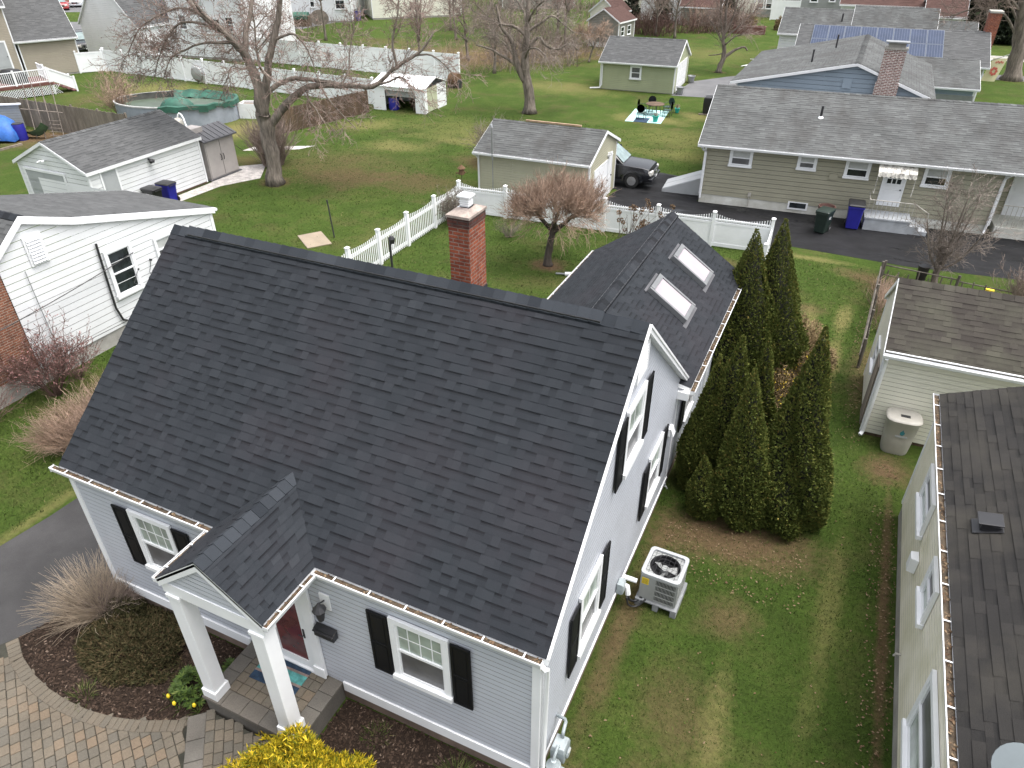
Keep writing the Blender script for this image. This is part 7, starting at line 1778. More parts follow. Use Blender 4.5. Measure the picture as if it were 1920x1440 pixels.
mb = MB(); mb.tube([(-.35, 0, .55), (.35, 0, .55)], .5, 14); mb.build('drum', mat['leaf_debris'], rlx); mb = MB(); mb.box(-.5, -.4, -.3, .3, 0, .6); mb.box(.4, .5, -.3, .3, 0, .6); mb.build('stand', mat['dark_metal'], rlx)
# odds and ends by the white house at the top
tc = thing('covered_woodpile', 'woodpile under a green tarpaulin before the white house at the top', 'woodpile', (-52.0, 70.0, 0), R(23)); mb = MB(); mb.box(-1.6, 1.4, -.6, .6, 0, 1.1); mb.build('logs', mat['brown_wood'], tc)
mb = MB(); mb.loft([[(x, y * s, z) for x, y in ((-1.7, -.7), (1.3, -.7), (1.3, .7), (-1.7, .7))] for s, z in ((1, .8), (1, 1.15), (.3, 1.5))]); mb.build('tarpaulin', mat['green_tarp'], tc)
rn = thing('round_screen', 'grey round-topped mesh hoop beside the green covered woodpile', 'hoop', (-49.3, 70.6, 0), R(23)); mb = MB(); mb.face([(1.1 * math.cos(a), 0, max(0, .9 + .9 * math.sin(a))) for a in np.linspace(-.9, math.pi + .9, 16)]); mb.face([(1.1 * math.cos(a), .08, max(0, .9 + .9 * math.sin(a))) for a in np.linspace(-.9, math.pi + .9, 16)][::-1]); mb.build('mesh', mat['grey_twig'], rn)

# ------------------------------------------------------------------ wheeled bins
def wheelie_bin(label, loc, rz, m, lid, h=1.02, w=.58, group=None, mark=None):
    r = thing('wheeled_bin', label, 'bin', (*loc, 0), rz, group)
    mb = MB(); q = lambda s, z, dx=0: [(x * w / 2 * s + dx, y * .66 * w * s, z) for x, y in ((-1, -.9), (-.9, -1), (.9, -1), (1, -.9), (1, .9), (.9, 1), (-.9, 1), (-1, .9))]
    mb.loft([q(.80, .05), q(.86, h * .35), q(.97, h * .84), q(1.06, h * .85), q(1.06, h * .93)]); mb.build('body', mat[m], r, smooth=30)
    mb = MB(); mb.loft([q(1.09, h * .93), q(1.10, h * .96), q(1.0, h * 1.0), q(.6, h * 1.03)]); mb.build('lid', mat[lid], r, smooth=30)
    for s in (-1, 1):
        mb = MB(); mb.tube([(s * w * .40 - .03, w * .52, .13), (s * w * .40 + .03, w * .52, .13)], .13, 14); wl = mb.build('wheel', mat['tyre'], r, smooth=40)
        mb = MB(); mb.tube([(s * w * .40 + s * .031, w * .52, .13), (s * w * .40 + s * .036, w * .52, .13)], .06, 10); mb.build('hub', mat['grey_metal'], wl)
    mb = MB(); mb.tube([(-w * .36, .64 * w, h * .86), (-w * .36, .78 * w, h * .9), (w * .36, .78 * w, h * .9), (w * .36, .64 * w, h * .86)], .018, 6); mb.build('handle', mat['black_plastic'], r)
    if mark: mark(r, h, w)
    return r
def stripe(r, h, w):
    mb = MB(); mb.box(-.09, .09, -w * .585, -w * .578, h * .50, h * .525); mb.build('label_strip', mat['white_trim'], r)
def logo(r, h, w):
    mb = MB()
    for a, b, c, d in ((-.10, -.07, .60, .72), (-.03, 0, .60, .72), (.04, .07, .60, .72), (-.03, .1, .60, .62), (.04, .11, .66, .68)): mb.box(w * .475, w * .482, a, b, h * c, h * d)
    mb.build('house_number', mat['white_trim'], r); mb = MB(); mb.box(-.07, .07, -w * .61, -w * .60, h * .70, h * .73); mb.build('label_strip', mat['white_trim'], r)
wheelie_bin('dark green wheeled bin standing out on the wet driveway', (11.0, 26.75), R(-18), 'green_bin', 'green_bin', 1.0, .54, 'bins by the ranch house', logo)
wheelie_bin('blue wheeled bin with dark lid beside the grey side steps', (12.15, 27.85), R(3), 'blue_bin', 'black_plastic', 1.12, .62, 'bins by the ranch house', stripe)
wheelie_bin('black wheeled bin against the long wall of the white garage', (-17.62, 17.0), R(-88), 'black_plastic', 'black_plastic', .95, .56, 'bins by the white garage')
wheelie_bin('blue wheeled bin with black lid beside the white garage', (-17.62, 17.85), R(-88), 'blue_bin', 'black_plastic', .95, .56, 'bins by the white garage')
wheelie_bin('small blue bin at the corner of the cream house at the top', (-48.4, 77.0), R(40), 'blue_bin', 'black_plastic', 1.2, .75)
pt = thing('flower_pot', 'brown plastic tub standing behind the dark green wheeled bin', 'pot', (11.0, 27.8, 0))
mb = MB(); mb.loft([[(r * math.cos(a), r * math.sin(a), z) for a in np.linspace(0, 6.283, 17)[:-1]] for r, z in ((.24, 0), (.27, .6), (.36, .68), (.36, .80), (.32, .80), (.30, .70))]); mb.build('tub', M('brown_tub', (.11, .055, .045), .6, .15), pt, smooth=40)

# ------------------------------------------------------------------ cars
def car(name, label, loc, rz, body_m, kind='suv', group=None):
    r = thing(name, label, 'car', (*loc, 0), rz, group)
    suv = kind == 'suv'
    Lc, Wc, H0, HB, HR = (4.75, .92, .42, 1.12, 1.80) if suv else (4.6, .88, .28, .92, 1.45)
    st = [(-Lc / 2, .82, HB * .92), (-Lc / 2 + .12, .97, HB * .99), (-Lc * .2, 1.0, HB), (Lc * .14, 1.0, HB), (Lc * .22, .99, HB * .98), (Lc * .40, .97, HB * .94), (Lc * .47, .93, HB * .88), (Lc / 2, .84, HB * .70)]
    def ring(x, k, zt):
        w_ = Wc * k; zb = H0 - .04
        return [(x, -w_ * .94, zb), (x, -w_, zb + .14), (x, -w_ * 1.01, zt * .72), (x, -w_ * .93, zt * .97), (x, -w_ * .6, zt * 1.015), (x, w_ * .6, zt * 1.015), (x, w_ * .93, zt * .97), (x, w_ * 1.01, zt * .72), (x, w_, zb + .14), (x, w_ * .94, zb)]
    mb = MB(); mb.loft([ring(*s) for s in st]); mb.build('body', mat[body_m], r, smooth=35, bevel=.015)
    gs_ = [(-Lc / 2 + .05, .80, HB * .96, .0), (-Lc / 2 + .22, .78, HR * .96, 1), (-Lc * .1, .80, HR, 1), (Lc * .03, .79, HR * .985, 1), (Lc * .20, .86, HB * .98, 0)] if suv else [(-Lc * .38, .80, HB * .98, 0), (-Lc * .22, .72, HR * .97, 1), (-Lc * .02, .72, HR, 1), (Lc * .04, .72, HR * .98, 1), (Lc * .22, .84, HB * .97, 0)]
    def gring(x, w_, z, f):
        w_ *= Wc; zz = HB * .93
        return [(x, -w_ * 1.06, zz), (x, -w_ * .98, max(zz + .01, z - .08)), (x, -w_ * .86, max(zz + .02, z)), (x, w_ * .86, max(zz + .02, z)), (x, w_ * .98, max(zz + .01, z - .08)), (x, w_ * 1.06, zz)]
    mb = MB(); mb.loft([gring(*g_) for g_ in gs_]); mb.build('cabin', mat[body_m], r, smooth=35)
    a, b = gs_[3], gs_[4]
    def ws(x0, z0, w0, x1, z1, w1, e=.03, nm='windscreen'):
        mb = MB(); d = V(x1 - x0, 0, z1 - z0); n_ = V(-d[2], 0, d[0]); n_ = n_ / np.linalg.norm(n_) * (1 if n_[2] > 0 else -1) * .012
        p = lambda x, y, z: V(x, y, z) + n_
        mb.face([p(x0, -w0, z0), p(x0, w0, z0), p(x1, w1, z1), p(x1, -w1, z1)]); return mb.build(nm, mat['car_glass'], r)
    ws(a[0] + .04, a[2] - .05, Wc * .66, b[0] - .05, b[2] + .07, Wc * .78)
    a, b = gs_[1], gs_[0]
    ws(a[0] - .02, a[2] - .08, Wc * .64, b[0] + .02, b[2] + .10, Wc * .70, nm='rear_window')
    for s in (-1, 1):
        for x0, x1 in ((-Lc * .40, -Lc * .24), (-Lc * .22, -Lc * .05), (-Lc * .03, Lc * .12)) if suv else ((-Lc * .22, -Lc * .05), (-Lc * .03, Lc * .12)):
            mb = MB(); yl, yh = s * Wc * .865, s * Wc * .80
            t = .0 if x1 < Lc * .1 else -.22
            q = [(x0, yl, HB * .99), (x1, yl, HB * .99), (x1 + t, yh, HR - .14), (x0, yh, HR - .14)]
            mb.face(q if s < 0 else q[::-1]); mb.build('side_window', mat['window_dark'], r)
    rw = .37 if suv else .32
    for fx in (-Lc * .30, Lc * .30):
        for s in (-1, 1):
            mb = MB(); y0, y1 = s * (Wc - .22), s * (Wc + .015)
            mb.tube([(fx, y0, rw), (fx, y1 - s * .03, rw), (fx, y1, rw)], [rw, rw, rw * .92], 22); wl = mb.build('wheel', mat['tyre'], r, smooth=40)
            mb = MB(); mb.tube([(fx, y1 + s * .001, rw), (fx, y1 + s * .006, rw)], rw * .60, 16)
            for k in range(6):
                an = k * math.pi / 3; mb.obox(V(fx, y1 + s * .008, rw) - V(.04 * math.cos(an + 1.57), 0, .04 * math.sin(an + 1.57)), (math.cos(an), 0, math.sin(an)), (0, s, 0), (-math.sin(an), 0, math.cos(an)), rw * .58, .02, .08)
            mb.build('rim', mat['rim'], wl)
            mb = MB(); n_ = 14   # wheel arch flare
            for k in range(n_):
                A_, B_ = math.pi * k / n_ - .1, math.pi * (k + 1) / n_ - .1 + (.2 if k == n_ - 1 else 0)
                f = lambda an, q, yy: (fx + q * math.cos(an), yy, rw + q * math.sin(an))
                yo = s * (Wc + .03); yi = s * (Wc - .1)
                mb.face([f(A_, rw + .05, yo), f(B_, rw + .05, yo), f(B_, rw + .15, yo - s * .01), f(A_, rw + .15, yo - s * .01)][::int(s)]); mb.face([f(A_, rw + .05, yi), f(B_, rw + .05, yi), f(B_, rw + .05, yo), f(A_, rw + .05, yo)])
                mb.face([f(A_, rw + .15, yo - s * .01), f(B_, rw + .15, yo - s * .01), f(B_, rw + .17, yi), f(A_, rw + .17, yi)])
            mb.build('wheel_arch', mat[body_m], r)
        pass
    fx = Lc / 2
    for s in (-1, 1):
        mb = MB(); mb.loft([[(fx - .16, s * Wc * .92, HB * z) for z in (.62, .80)] + [(fx - .16, s * Wc * .52, HB * z) for z in (.80, .62)], [(fx - .02, s * Wc * .86, HB * z) for z in (.60, .76)] + [(fx + .03, s * Wc * .52, HB * z) for z in (.78, .60)]]); mb.build('headlight', mat['lamp_lens'], r)
        mb = MB(); mb.obox((Lc * .13, s * Wc * 1.0, HB * .98), (-.3, 0, 0), (0, s, 0), (0, 0, 1), .5, .22, .17); mb.build('wing_mirror', mat[body_m], r, bevel=.03)
    mb = MB(); mb.box(fx - .05, fx + .035, -Wc * .46, Wc * .46, HB * .52, HB * .76); mb.build('grille', mat['black_plastic'], r)
    mb = MB()
    for y0, y1, z0, z1 in ((-.44, -.39, .52, .77), (.39, .44, .52, .77), (-.39, .39, .50, .54), (-.16, -.12, .54, .77), (.12, .16, .54, .77)): mb.box(fx + .0355, fx + .05, Wc * y0, Wc * y1, HB * z0, HB * z1)
    mb.tube([(fx + .035, 0, HB * .66), (fx + .058, 0, HB * .66)], .075, 12); mb.build('grille_trim', mat['chrome'], r)
    mb = MB(); mb.box(fx - .12, fx + .07, -Wc * .96, Wc * .96, H0 - .02, HB * .50); mb.build('bumper', mat[body_m], r, bevel=.04)
    mb = MB(); mb.box(fx + .071, fx + .078, -.15, .15, H0 + .06, H0 + .16); mb.build('number_plate', mat['white_trim'], r)
    if suv:
        for s in (-1, 1):
            mb = MB(); mb.tube([(-Lc * .38, s * .6, HR - .02), (-Lc * .36, s * .6, HR + .06), (0, s * .6, HR + .07), (.1, s * .6, HR - .02)], .022, 6); mb.build('roof_rail', mat['black_plastic'], r)
    return r
car('parked_suv', 'black four wheel drive parked on the wet driveway behind the olive garage', (.38, 29.75), R(2), 'car_black', 'suv')
car('parked_suv', 'dark blue-black four wheel drive beside the tan house, half hidden by it', (-59.5, 46.9), R(-35), 'car_black', 'suv')
car('parked_car', 'red car on the street at the top left', (-94.0, 70.5), R(-38), 'car_red', 'sedan', 'cars on the far street')
car('parked_car', 'silver white car behind the red one on the far street', (-95.4, 74.3), R(-50), 'car_silver', 'sedan', 'cars on the far street')

# ------------------------------------------------------------------ back garden things
mr = thing('outdoor_rug', 'mint and dark striped outdoor rug on the lawn under the green chairs', 'rug', (-2.55, 41.8, 0), R(6))
mb = MB(); mb.box(0, .55, 0, 3.6, .003, .02); mb.box(1.45, 2.35, 0, 3.6, .003, .02); mb.box(.55, 1.45, 1.2, 3.6, .003, .02); mb.build('mint_field', mat['mint'], mr); mb = MB(); mb.box(.55, 1.45, 0, 1.2, .003, .018); mb.build('dark_field', mat['rug_blue'], mr)
tb = thing('patio_table', 'round brown patio table on the mint rug', 'table', (-1.25, 44.2, 0)); mb = MB(); mb.tube([(0, 0, .70), (0, 0, .74)], .62, 20); mb.build('tabletop', mat['brown_wood'], tb)
for k in range(4): a = k * 1.57 + .6; mb = MB(); mb.tube([(.3 * math.cos(a), .3 * math.sin(a), .7), (.48 * math.cos(a), .48 * math.sin(a), .02)], .022, 6); mb.build('leg', mat['dark_metal'], tb)
def patio_chair(label, x, y, rz, m='green_tarp'):
    c = thing('patio_chair', label, 'chair', (x, y, 0), rz, 'green chairs around the patio table')
    mb = MB(); mb.box(-.25, .25, -.25, .25, .40, .44); mb.build('seat', mat[m], c)
    mb = MB(); mb.loft([[(q * .27 * math.cos(a), -.26 - .03 * 1, .72 + q * .26 * math.sin(a)) for a in np.linspace(0, 6.283, 13)[:-1]] for q in (.05, 1)]); mb.loft([[(q * .27 * math.cos(a), -.27, .72 + q * .26 * math.sin(a)) for a in np.linspace(0, 6.283, 13)[:-1]] for q in (1, .05)]); mb.build('backrest', mat[m], c)
    for sx in (-1, 1):
        for sy in (-1, 1): mb = MB(); mb.tube([(sx * .22, sy * .22, .42), (sx * .25, sy * .25, 0)], .018, 5); mb.build('leg', mat['dark_metal'], c)
        mb = MB(); mb.tube([(sx * .27, -.27, .66), (sx * .28, .1, .65), (sx * .26, .2, .42)], .018, 5); mb.build('armrest', mat['dark_metal'], c)
for lb, x, y, a in (('green metal chair nearest the camera on the mint rug', -1.75, 42.8, 0), ('green chair at the left of the round patio table', -2.05, 44.0, -90), ('dark green chair behind the left side of the table', -1.65, 45.1, -155), ('green chair behind the right side of the round table', -.55, 45.1, 150), ('green chair at the right of the round patio table', -.35, 44.1, 90)):
    patio_chair(lb, x, y, R(a), 'chair_green' if 'dark' not in lb else 'black_plastic')
def teal_pot(label, x, y, s=1):
    p = thing('plant_pot', label, 'pot', (x, y, 0), 0, 'teal pots on the mint rug'); mb = MB(); mb.loft([[(r * s * math.cos(a), r * s * math.sin(a), z * s) for a in np.linspace(0, 6.283, 13)[:-1]] for r, z in ((.14, .02), (.20, .34), (.22, .34), (.22, .40), (.17, .40), (.16, .34))]); mb.build('pot', mat['teal'], p, smooth=40)
    rg = np.random.default_rng(9); P = bend(np.zeros((25, 3)) + [0, 0, .3], unit(rg.normal(0, .5, (25, 3)) + [0, 0, 1]), .3, 3, rg, .2); nb = NB(); nb.tubes(P, np.full((25, 3), .008)); nb.build('dry_plant', mat['pink_twig'], p)
teal_pot('teal pot with a dried plant at the front edge of the mint rug', -.68, 42.4); teal_pot('small teal pot at the back right of the mint rug', .0, 45.4, .8)
gr = thing('covered_grill', 'black covered grill on the lawn at the left end of the ranch roof', 'grill', (2.35, 46.1, 0), R(5)); mb = MB(); mb.loft([[(x * s, y * s, z) for x, y in ((-.75, -.4), (.75, -.4), (.75, .4), (-.75, .4))] for s, z in ((.96, .05), (1, .7), (.97, 1.05), (.9, 1.12))]); mb.build('cover', mat['black_plastic'], gr, bevel=.04); mb = MB(); mb.box(-.95, .5, -.5, -.3, 0, .06); mb.build('board', mat['old_wood'], gr)
tag(MB.build((lambda b: (b.box(-.55, .55, -.5, .5, .0, .04), b)[1])(MB()), 'paving_slab', mat['paving_slab'], None, False, .008, (-8.3, 16.85, 0)), 'square tan slab lying on the lawn behind the big roof', 'slab')
bpy.data.objects['paving_slab'].rotation_euler = (0, 0, R(-36)); bpy.data.objects['paving_slab'].scale = (1.42, 1.03, 1)
mb = MB(); mb.tube([(-7.72, 17.45, 0), (-7.86, 17.5, 1.55)], .028, 7); mb.tube([(-7.86, 17.5, 1.5), (-7.87, 17.5, 1.60)], .035, 7); tag(mb.build('iron_post', mat['dark_metal'], None, smooth=40), 'thin dark iron post in the lawn beside the tan slab', 'post')
yl = thing('yard_lamp', 'dark post lamp standing before the picket fence behind the roof ridge', 'lamp post', (-3.70, 15.75, 0)); mb = MB(); mb.cyl((0, 0), .045, 0, 1.30, 10); mb.build('pole', mat['dark_metal'], yl, smooth=40); mb = MB(); mb.loft([[(.10 + r * math.cos(a), r * math.sin(a), z) for a in np.linspace(0, 6.283, 11)[:-1]] for r, z in ((.05, 1.02), (.10, 1.06), (.13, 1.26), (.07, 1.36), (.02, 1.40))]); mb.tube([(0, 0, 1.28), (.1, 0, 1.38)], .03, 6); mb.build('lantern', mat['black_plastic'], yl); mb = MB(); mb.cyl((.17, -.06), .05, .92, 1.08, 8); mb.build('bulb_housing', mat['white_trim'], yl)
bf = thing('bird_feeder', 'dark bird feeder on a stake behind the corner of the picket fence', 'bird feeder', (-4.6, 23.2, 0)); mb = MB(); mb.cyl((0, 0), .015, 0, 1.55, 6); mb.build('stake', mat['dark_metal'], bf); mb = MB(); mb.loft([[(r * math.cos(a), r * math.sin(a), z) for a in np.linspace(0, 6.283, 9)[:-1]] for r, z in ((.05, 1.45), (.16, 1.5), (.12, 1.72), (.2, 1.76), (.02, 1.92))]); mb.tube([(-.3, 0, 1.5), (.22, 0, 1.6)], .03, 6); mb.build('house', mat['leaf_debris'], bf)
dp = thing('drain_pipe', 'grey pipe with white coupling lying on the grass by the crab apple', 'pipe', (2.6, 18.0, .07), R(18)); mb = MB(); mb.tube([(-.35, 0, 0), (1.9, .0, 0)], .035, 8); mb.build('pipe', mat['grey_metal'], dp); mb = MB(); mb.tube([(.0, 0, 0), (.28, 0, .01)], .075, 9); mb.build('coupling', mat['white_trim'], dp)
yb_ = thing('bucket', 'yellow upturned bucket beyond the rail fence at the right', 'bucket', (17.0, 22.6, 0)); mb = MB(); mb.loft([[(r * math.cos(a), r * math.sin(a), z) for a in np.linspace(0, 6.283, 15)[:-1]] for r, z in ((.20, 0), (.19, .06), (.15, .34), (.02, .35))]); mb.build('body', mat['yellow'], yb_, smooth=40)
yb2 = thing('bucket', 'black bucket on the rail fence left of the many-stemmed tree', 'bucket', (14.75, 22.35, 0)); mb = MB(); mb.loft([[(r * math.cos(a), r * math.sin(a), z) for a in np.linspace(0, 6.283, 15)[:-1]] for r, z in ((.15, .3), (.19, .85), (.2, .9), (.05, .9))]); mb.build('body', mat['black_plastic'], yb2, smooth=40)
# scattered white timber far back and brick planter
lb_ = thing('lumber_pile', 'pile of white boards on the far lawn left of the solar panelled house', 'boards', (2.0, 66.2, 0), R(5)); mb = MB(); rg = random.Random(4)
for k in range(9): mb.obox((-1.2 + k * .25, -1.6 + k * .1, .05 + .02 * k), (math.cos(1.1 + rg.uniform(-.1, .1)), math.sin(1.1), 0), (-math.sin(1.1), math.cos(1.1), 0), (0, 0, 1), 3.6, .09, .03)
for q in (0, 1.6): mb.obox((-.8, 2.2 - q * 2.2, .06), (1, .1, 0), (-.1, 1, 0), (0, 0, 1), 3.8, .07, .04)
mb.build('boards', mat['white_trim'], lb_)
open_box('raised_bed', 'low red raised bed with white top on the far lawn', 'planter', (-3.6, 84.5), 3.4, 1.2, .75, 'red_deck', R(5), .1, 'white_foundation')
tlp = thing('bin_bag_heap', 'dark heap and red toy by the wall of the white sided house', 'heap', (3.2, 66.2, 0)); mb = MB(); mb.loft([[(r * .6 * math.cos(a), r * .6 * math.sin(a), z) for a in np.linspace(0, 6.283, 11)[:-1]] for r, z in ((1, 0), (1.1, .4), (.8, .85), (.2, 1.0))]); mb.build('heap', mat['green_bin'], tlp, smooth=True); mb = MB(); mb.obox((-1.2, -.2, .1), (1, .2, .3), Y, (0, 0, 1), .7, .2, .15); mb.build('toy', mat['car_red'], tlp)
fl = thing('house_flag', 'cream flag with red floral patch hanging at the corner of the grey front wing', 'flag', (18.3, 55.2, 0), R(10)); mb = MB(); mb.tube([(-.6, 0, 2.2), (.15, -.1, 3.1), (1.1, -.2, 3.5)], .025, 6); mb.build('pole', mat['grey_metal'], fl)
mb = MB()
for i in range(6):
    x0, x1 = .25 + i * .14, .39 + i * .14; f = lambda x: -.12 + .06 * math.sin(x * 6)
    mb.face([(x0 - .32, f(x0), 1.8 + .0), (x1 - .32, f(x1), 1.8), (x1, f(x1) - .03, 3.25), (x0, f(x0) - .03, 3.25)]); mb.face([(x0 - .32, f(x0) + .01, 1.8), (x0, f(x0) - .02, 3.25), (x1, f(x1) - .02, 3.25), (x1 - .32, f(x1) + .01, 1.8)])
mb.build('cloth', mat['cream_flag'], fl)
mb = MB()
for k in range(7): a = k * .9; mb.tube([(.48 + .16 * math.cos(a), -.24, 2.45 + .2 * math.sin(a)), (.48 + .16 * math.cos(a), -.235, 2.45 + .2 * math.sin(a))], .09, 7)
for k in range(5): mb.obox((.42 + k * .10, -.235, 2.93 + .04 * (k % 2)), (1, 0, .3), Y, (0, 0, 1), .07, .01, .12)
mb.build('print', mat['flag_red'], fl)

# ------------------------------------------------------------------ beside the cape house
ac = thing('air_conditioner', 'grey air conditioner unit with round fan guard and yellow sticker on the grass', 'air conditioner', (9.98, 4.55, 0), R(-2))
S = .37
mb = MB()
for x0, x1, y0, y1 in ((-.42, -.30, -.42, .42), (.30, .42, -.42, .42), (-.06, .06, -.42, .42), (-.30, .30, .30, .42)): mb.box(x0, x1, y0, y1, 0, .16)
mb.box(-.42, .42, -.42, .42, .16, .20); mb.build('pad', M('pad_grey', (.24, .25, .26), .9, .15, 4, .15, 40), ac, bevel=.01)
def rr(s, z, c=.07): return [(x * (s - c) + c * math.cos(a) + 0 * z, y * (s - c) + c * math.sin(a), z) for x, y, a0 in ((1, 1, 0), (-1, 1, 90), (-1, -1, 180), (1, -1, 270)) for a in (R(a0), R(a0 + 30), R(a0 + 60), R(a0 + 90))]
mb = MB(); mb.loft([rr(S - .02, .21), rr(S - .02, .86)], cap=False); mb.build('coil', mat['black_plastic'], ac)
mb = MB(); mb.loft([rr(S, .205), rr(S, .25)]); mb.loft([rr(S, .82), rr(S, .88)], cap=False)
mb.box(-S, -.06, -S - .004, -S + .004, .24, .84); mb.box(-S - .004, -S + .004, -S + .05, S - .05, .24, .84); mb.box(S - .05, S - .0, -S + .01, -S + .05, .24, .84)
for k in range(3): z = .37 + k * .15; mb.box(-.06, S - .04, -S - .003, -S + .006, z, z + .022); mb.box(S - .006, S + .003, -S + .04, S - .04, z, z + .022)
for k in range(15): x = -.05 + k * .027; mb.box(x, x + .010, -S - .001, -S + .008, .25, .82)
for k in range(25): y = -S + .05 + k * .026; mb.box(S - .008, S + .001, y, y + .010, .25, .82)
mb.build('louvred_case', mat['ac_grey'], ac)
mb = MB(); o_, i_ = rr(S + .02, .93, .09), rr(S - .05, .93, .06)
lo_ = rr(S + .02, .86, .09)
for k in range(16):
    j = (k + 1) % 16; mb.face([o_[k], o_[j], i_[j], i_[k]]); mb.face([lo_[k], lo_[j], o_[j], o_[k]]); mb.face([i_[k], i_[j], (i_[j][0], i_[j][1], .88), (i_[k][0], i_[k][1], .88)])
mb.build('top_frame', mat['ac_light'], ac, bevel=.008)
mb = MB(); n_ = 36
ci = [(.30 * math.cos(2 * math.pi * k / n_), .30 * math.sin(2 * math.pi * k / n_)) for k in range(n_)]
sq = [(max(-1, min(1, 1.42 * math.cos(2 * math.pi * k / n_))) * (S - .055), max(-1, min(1, 1.42 * math.sin(2 * math.pi * k / n_))) * (S - .055)) for k in range(n_)]
for k in range(n_):
    j = (k + 1) % n_; mb.face([(*sq[k], .885), (*sq[j], .885), (*ci[j], .885), (*ci[k], .885)]); mb.face([(*ci[k], .885), (*ci[j], .885), (*ci[j], .70), (*ci[k], .70)], 1)
mb.face([(x, y, .66) for x, y in ci], 1); mb.build('fan_shroud', [mat['ac_grey'], mat['black_plastic']], ac)
mb = MB()
for k in range(3):
    a = k * 2.094 + .4; mb.face([(.06 * math.cos(a), .06 * math.sin(a), .76), (.25 * math.cos(a - .35), .25 * math.sin(a - .35), .72), (.26 * math.cos(a + .25), .26 * math.sin(a + .25), .80), (.07 * math.cos(a + .8), .07 * math.sin(a + .8), .79)])
mb.cyl((0, 0), .075, .70, .84, 14); mb.build('fan', mat['ac_grey'], ac)
mb = MB()
for q in (.10, .18, .26): mb.tube([(q * math.cos(a), q * math.sin(a), .905) for a in np.linspace(0, 2 * math.pi, 25)], .0035, 4, cap=False)
for k in range(6): t = -.25 + k * .1; mb.tube([(t, -S + .05, .91), (t, S - .05, .91)], .0035, 4); mb.tube([(-S + .05, t, .912), (S - .05, t, .912)], .0035, 4)
mb.build('fan_guard', mat['dark_metal'], ac)
mb = MB(); mb.box(-.34, -.20, -S - .009, -S - .005, .63, .80); st_ = mb.build('sticker', mat['yellow'], ac)
mb = MB()
for k in range(5): mb.box(-.33, -.22 + .01 * (k % 2), -S - .0115, -S - .0095, .655 + k * .027, .662 + k * .027)
mb.build('printed_lines', mat['dark_metal'], st_)
eb = thing('disconnect_box', 'grey electrical box with white conduit stubs on the gable wall by the air conditioner', 'electrical box', (W_ + .02, 3.95, .62))
mb = MB(); mb.loft([[(x, y, z) for y, z in ((-.10, -.15), (.10, -.15), (.10, .12), (-.10, .12))] for x in (0, .11)] + [[(.14, y, z) for y, z in ((-.08, -.13), (.08, -.13), (.08, .08), (-.08, .08))]]); mb.build('box', mat['meter_grey'], eb, bevel=.01)
mb = MB(); mb.tube([(.05, .20, .05), (.32, .22, .03)], .05, 10); mb.tube([(.05, .12, -.08), (.16, .12, -.10), (.20, .10, -.28)], .06, 9); mb.build('conduit_stub', mat['white_trim'], eb, smooth=40)
mb = MB(); mb.tube(smoothline([(.20, .1, -.30), (.24, .1, -.42), (.36, .18, -.48), (.50, .30, -.36), (.56, .34, -.30)], 14), .028, 7); mb.tube(smoothline([(.20, .02, -.28), (.26, .0, -.46), (.40, .08, -.52), (.54, .22, -.40)], 14), .02, 7); mb.build('refrigerant_line', mat['black_plastic'], eb, smooth=True)
gm = thing('gas_meter', 'grey gas meter with pipes at the foot of the gable wall near the front corner', 'gas meter', (W_ + .22, .42, .0))
mb = MB(); mb.loft([[(x * s, y * s, z) for x, y in ((-.12, -.14), (.12, -.14), (.12, .14), (-.12, .14))] for s, z in ((.8, .42), (1, .48), (1, .72), (.85, .80))]); mb.tube([(.12, 0, .60), (.155, 0, .60)], .09, 12); mb.build('body', mat['meter_grey'], gm, bevel=.015)
mb = MB(); mb.box(.156, .162, -.05, .05, .62, .68); mb.build('dial', mat['lamp_lens'], gm)
mb = MB(); mb.tube([(0, .08, .78), (0, .10, .92), (-.02, .26, .95), (-.05, .32, .9), (-.22, .34, .9)], .028, 8); mb.tube([(0, -.08, .78), (0, -.12, .88), (0, -.26, .80), (0, -.28, .5), (0, -.28, -.05)], .024, 8); mb.build('pipes', mat['meter_grey'], gm, smooth=True)
mb = MB(); mb.loft([[(r * math.cos(a), -.28 + r * math.sin(a), z) for a in np.linspace(0, 6.283, 15)[:-1]] for r, z in ((.05, .50), (.12, .56), (.12, .60), (.06, .66), (.04, .72))]); mb.tube([(0, -.28, .58), (.17, -.28, .58)], .04, 8); mb.build('regulator', mat['meter_grey'], gm, smooth=40)
dm = thing('door_mat', 'woven door mat in navy, pink and turquoise stripes before the front door', 'door mat', (4.0, -.62, SZ + .004), R(2))
y = 0
for k, (hh, m) in enumerate(((.16, 'rug_blue'), (.045, 'rug_pink'), (.18, 'rug_teal'), (.045, 'rug_pink'), (.16, 'rug_blue'))):
    mb = MB(); n_ = int(hh / .018)
    for j in range(n_): mb.tube([(0, y + (j + .5) * hh / n_, .008), (.95, y + (j + .5) * hh / n_, .008)], hh / n_ * .52, 6)
    mb.build('stripe', mat[m], dm); y += hh
rbr = thing('rain_barrel', 'beige rounded rain barrel with blue drop emblem standing before the cream shed', 'rain barrel', (14.15, 11.75, 0), R(3))
def bq(rx, ry, z): return [((abs(math.cos(a)) ** .62 * np.sign(math.cos(a))) * rx, (abs(math.sin(a)) ** .62 * np.sign(math.sin(a))) * ry, z) for a in np.linspace(0, 2 * math.pi, 29)[:-1]]
mb = MB(); mb.loft([bq(.30, .24, 0), bq(.32, .26, .06), bq(.35, .28, .45), bq(.38, .30, .92), bq(.40, .32, .95), bq(.40, .32, 1.0)]); mb.build('body', mat['beige'], rbr, smooth=45)
mb = MB(); mb.loft([bq(.41, .33, 1.0), bq(.42, .34, 1.03), bq(.40, .32, 1.06), bq(.37, .29, 1.075), bq(.2, .15, 1.08)]); ld = mb.build('lid', mat['beige'], rbr, smooth=45)
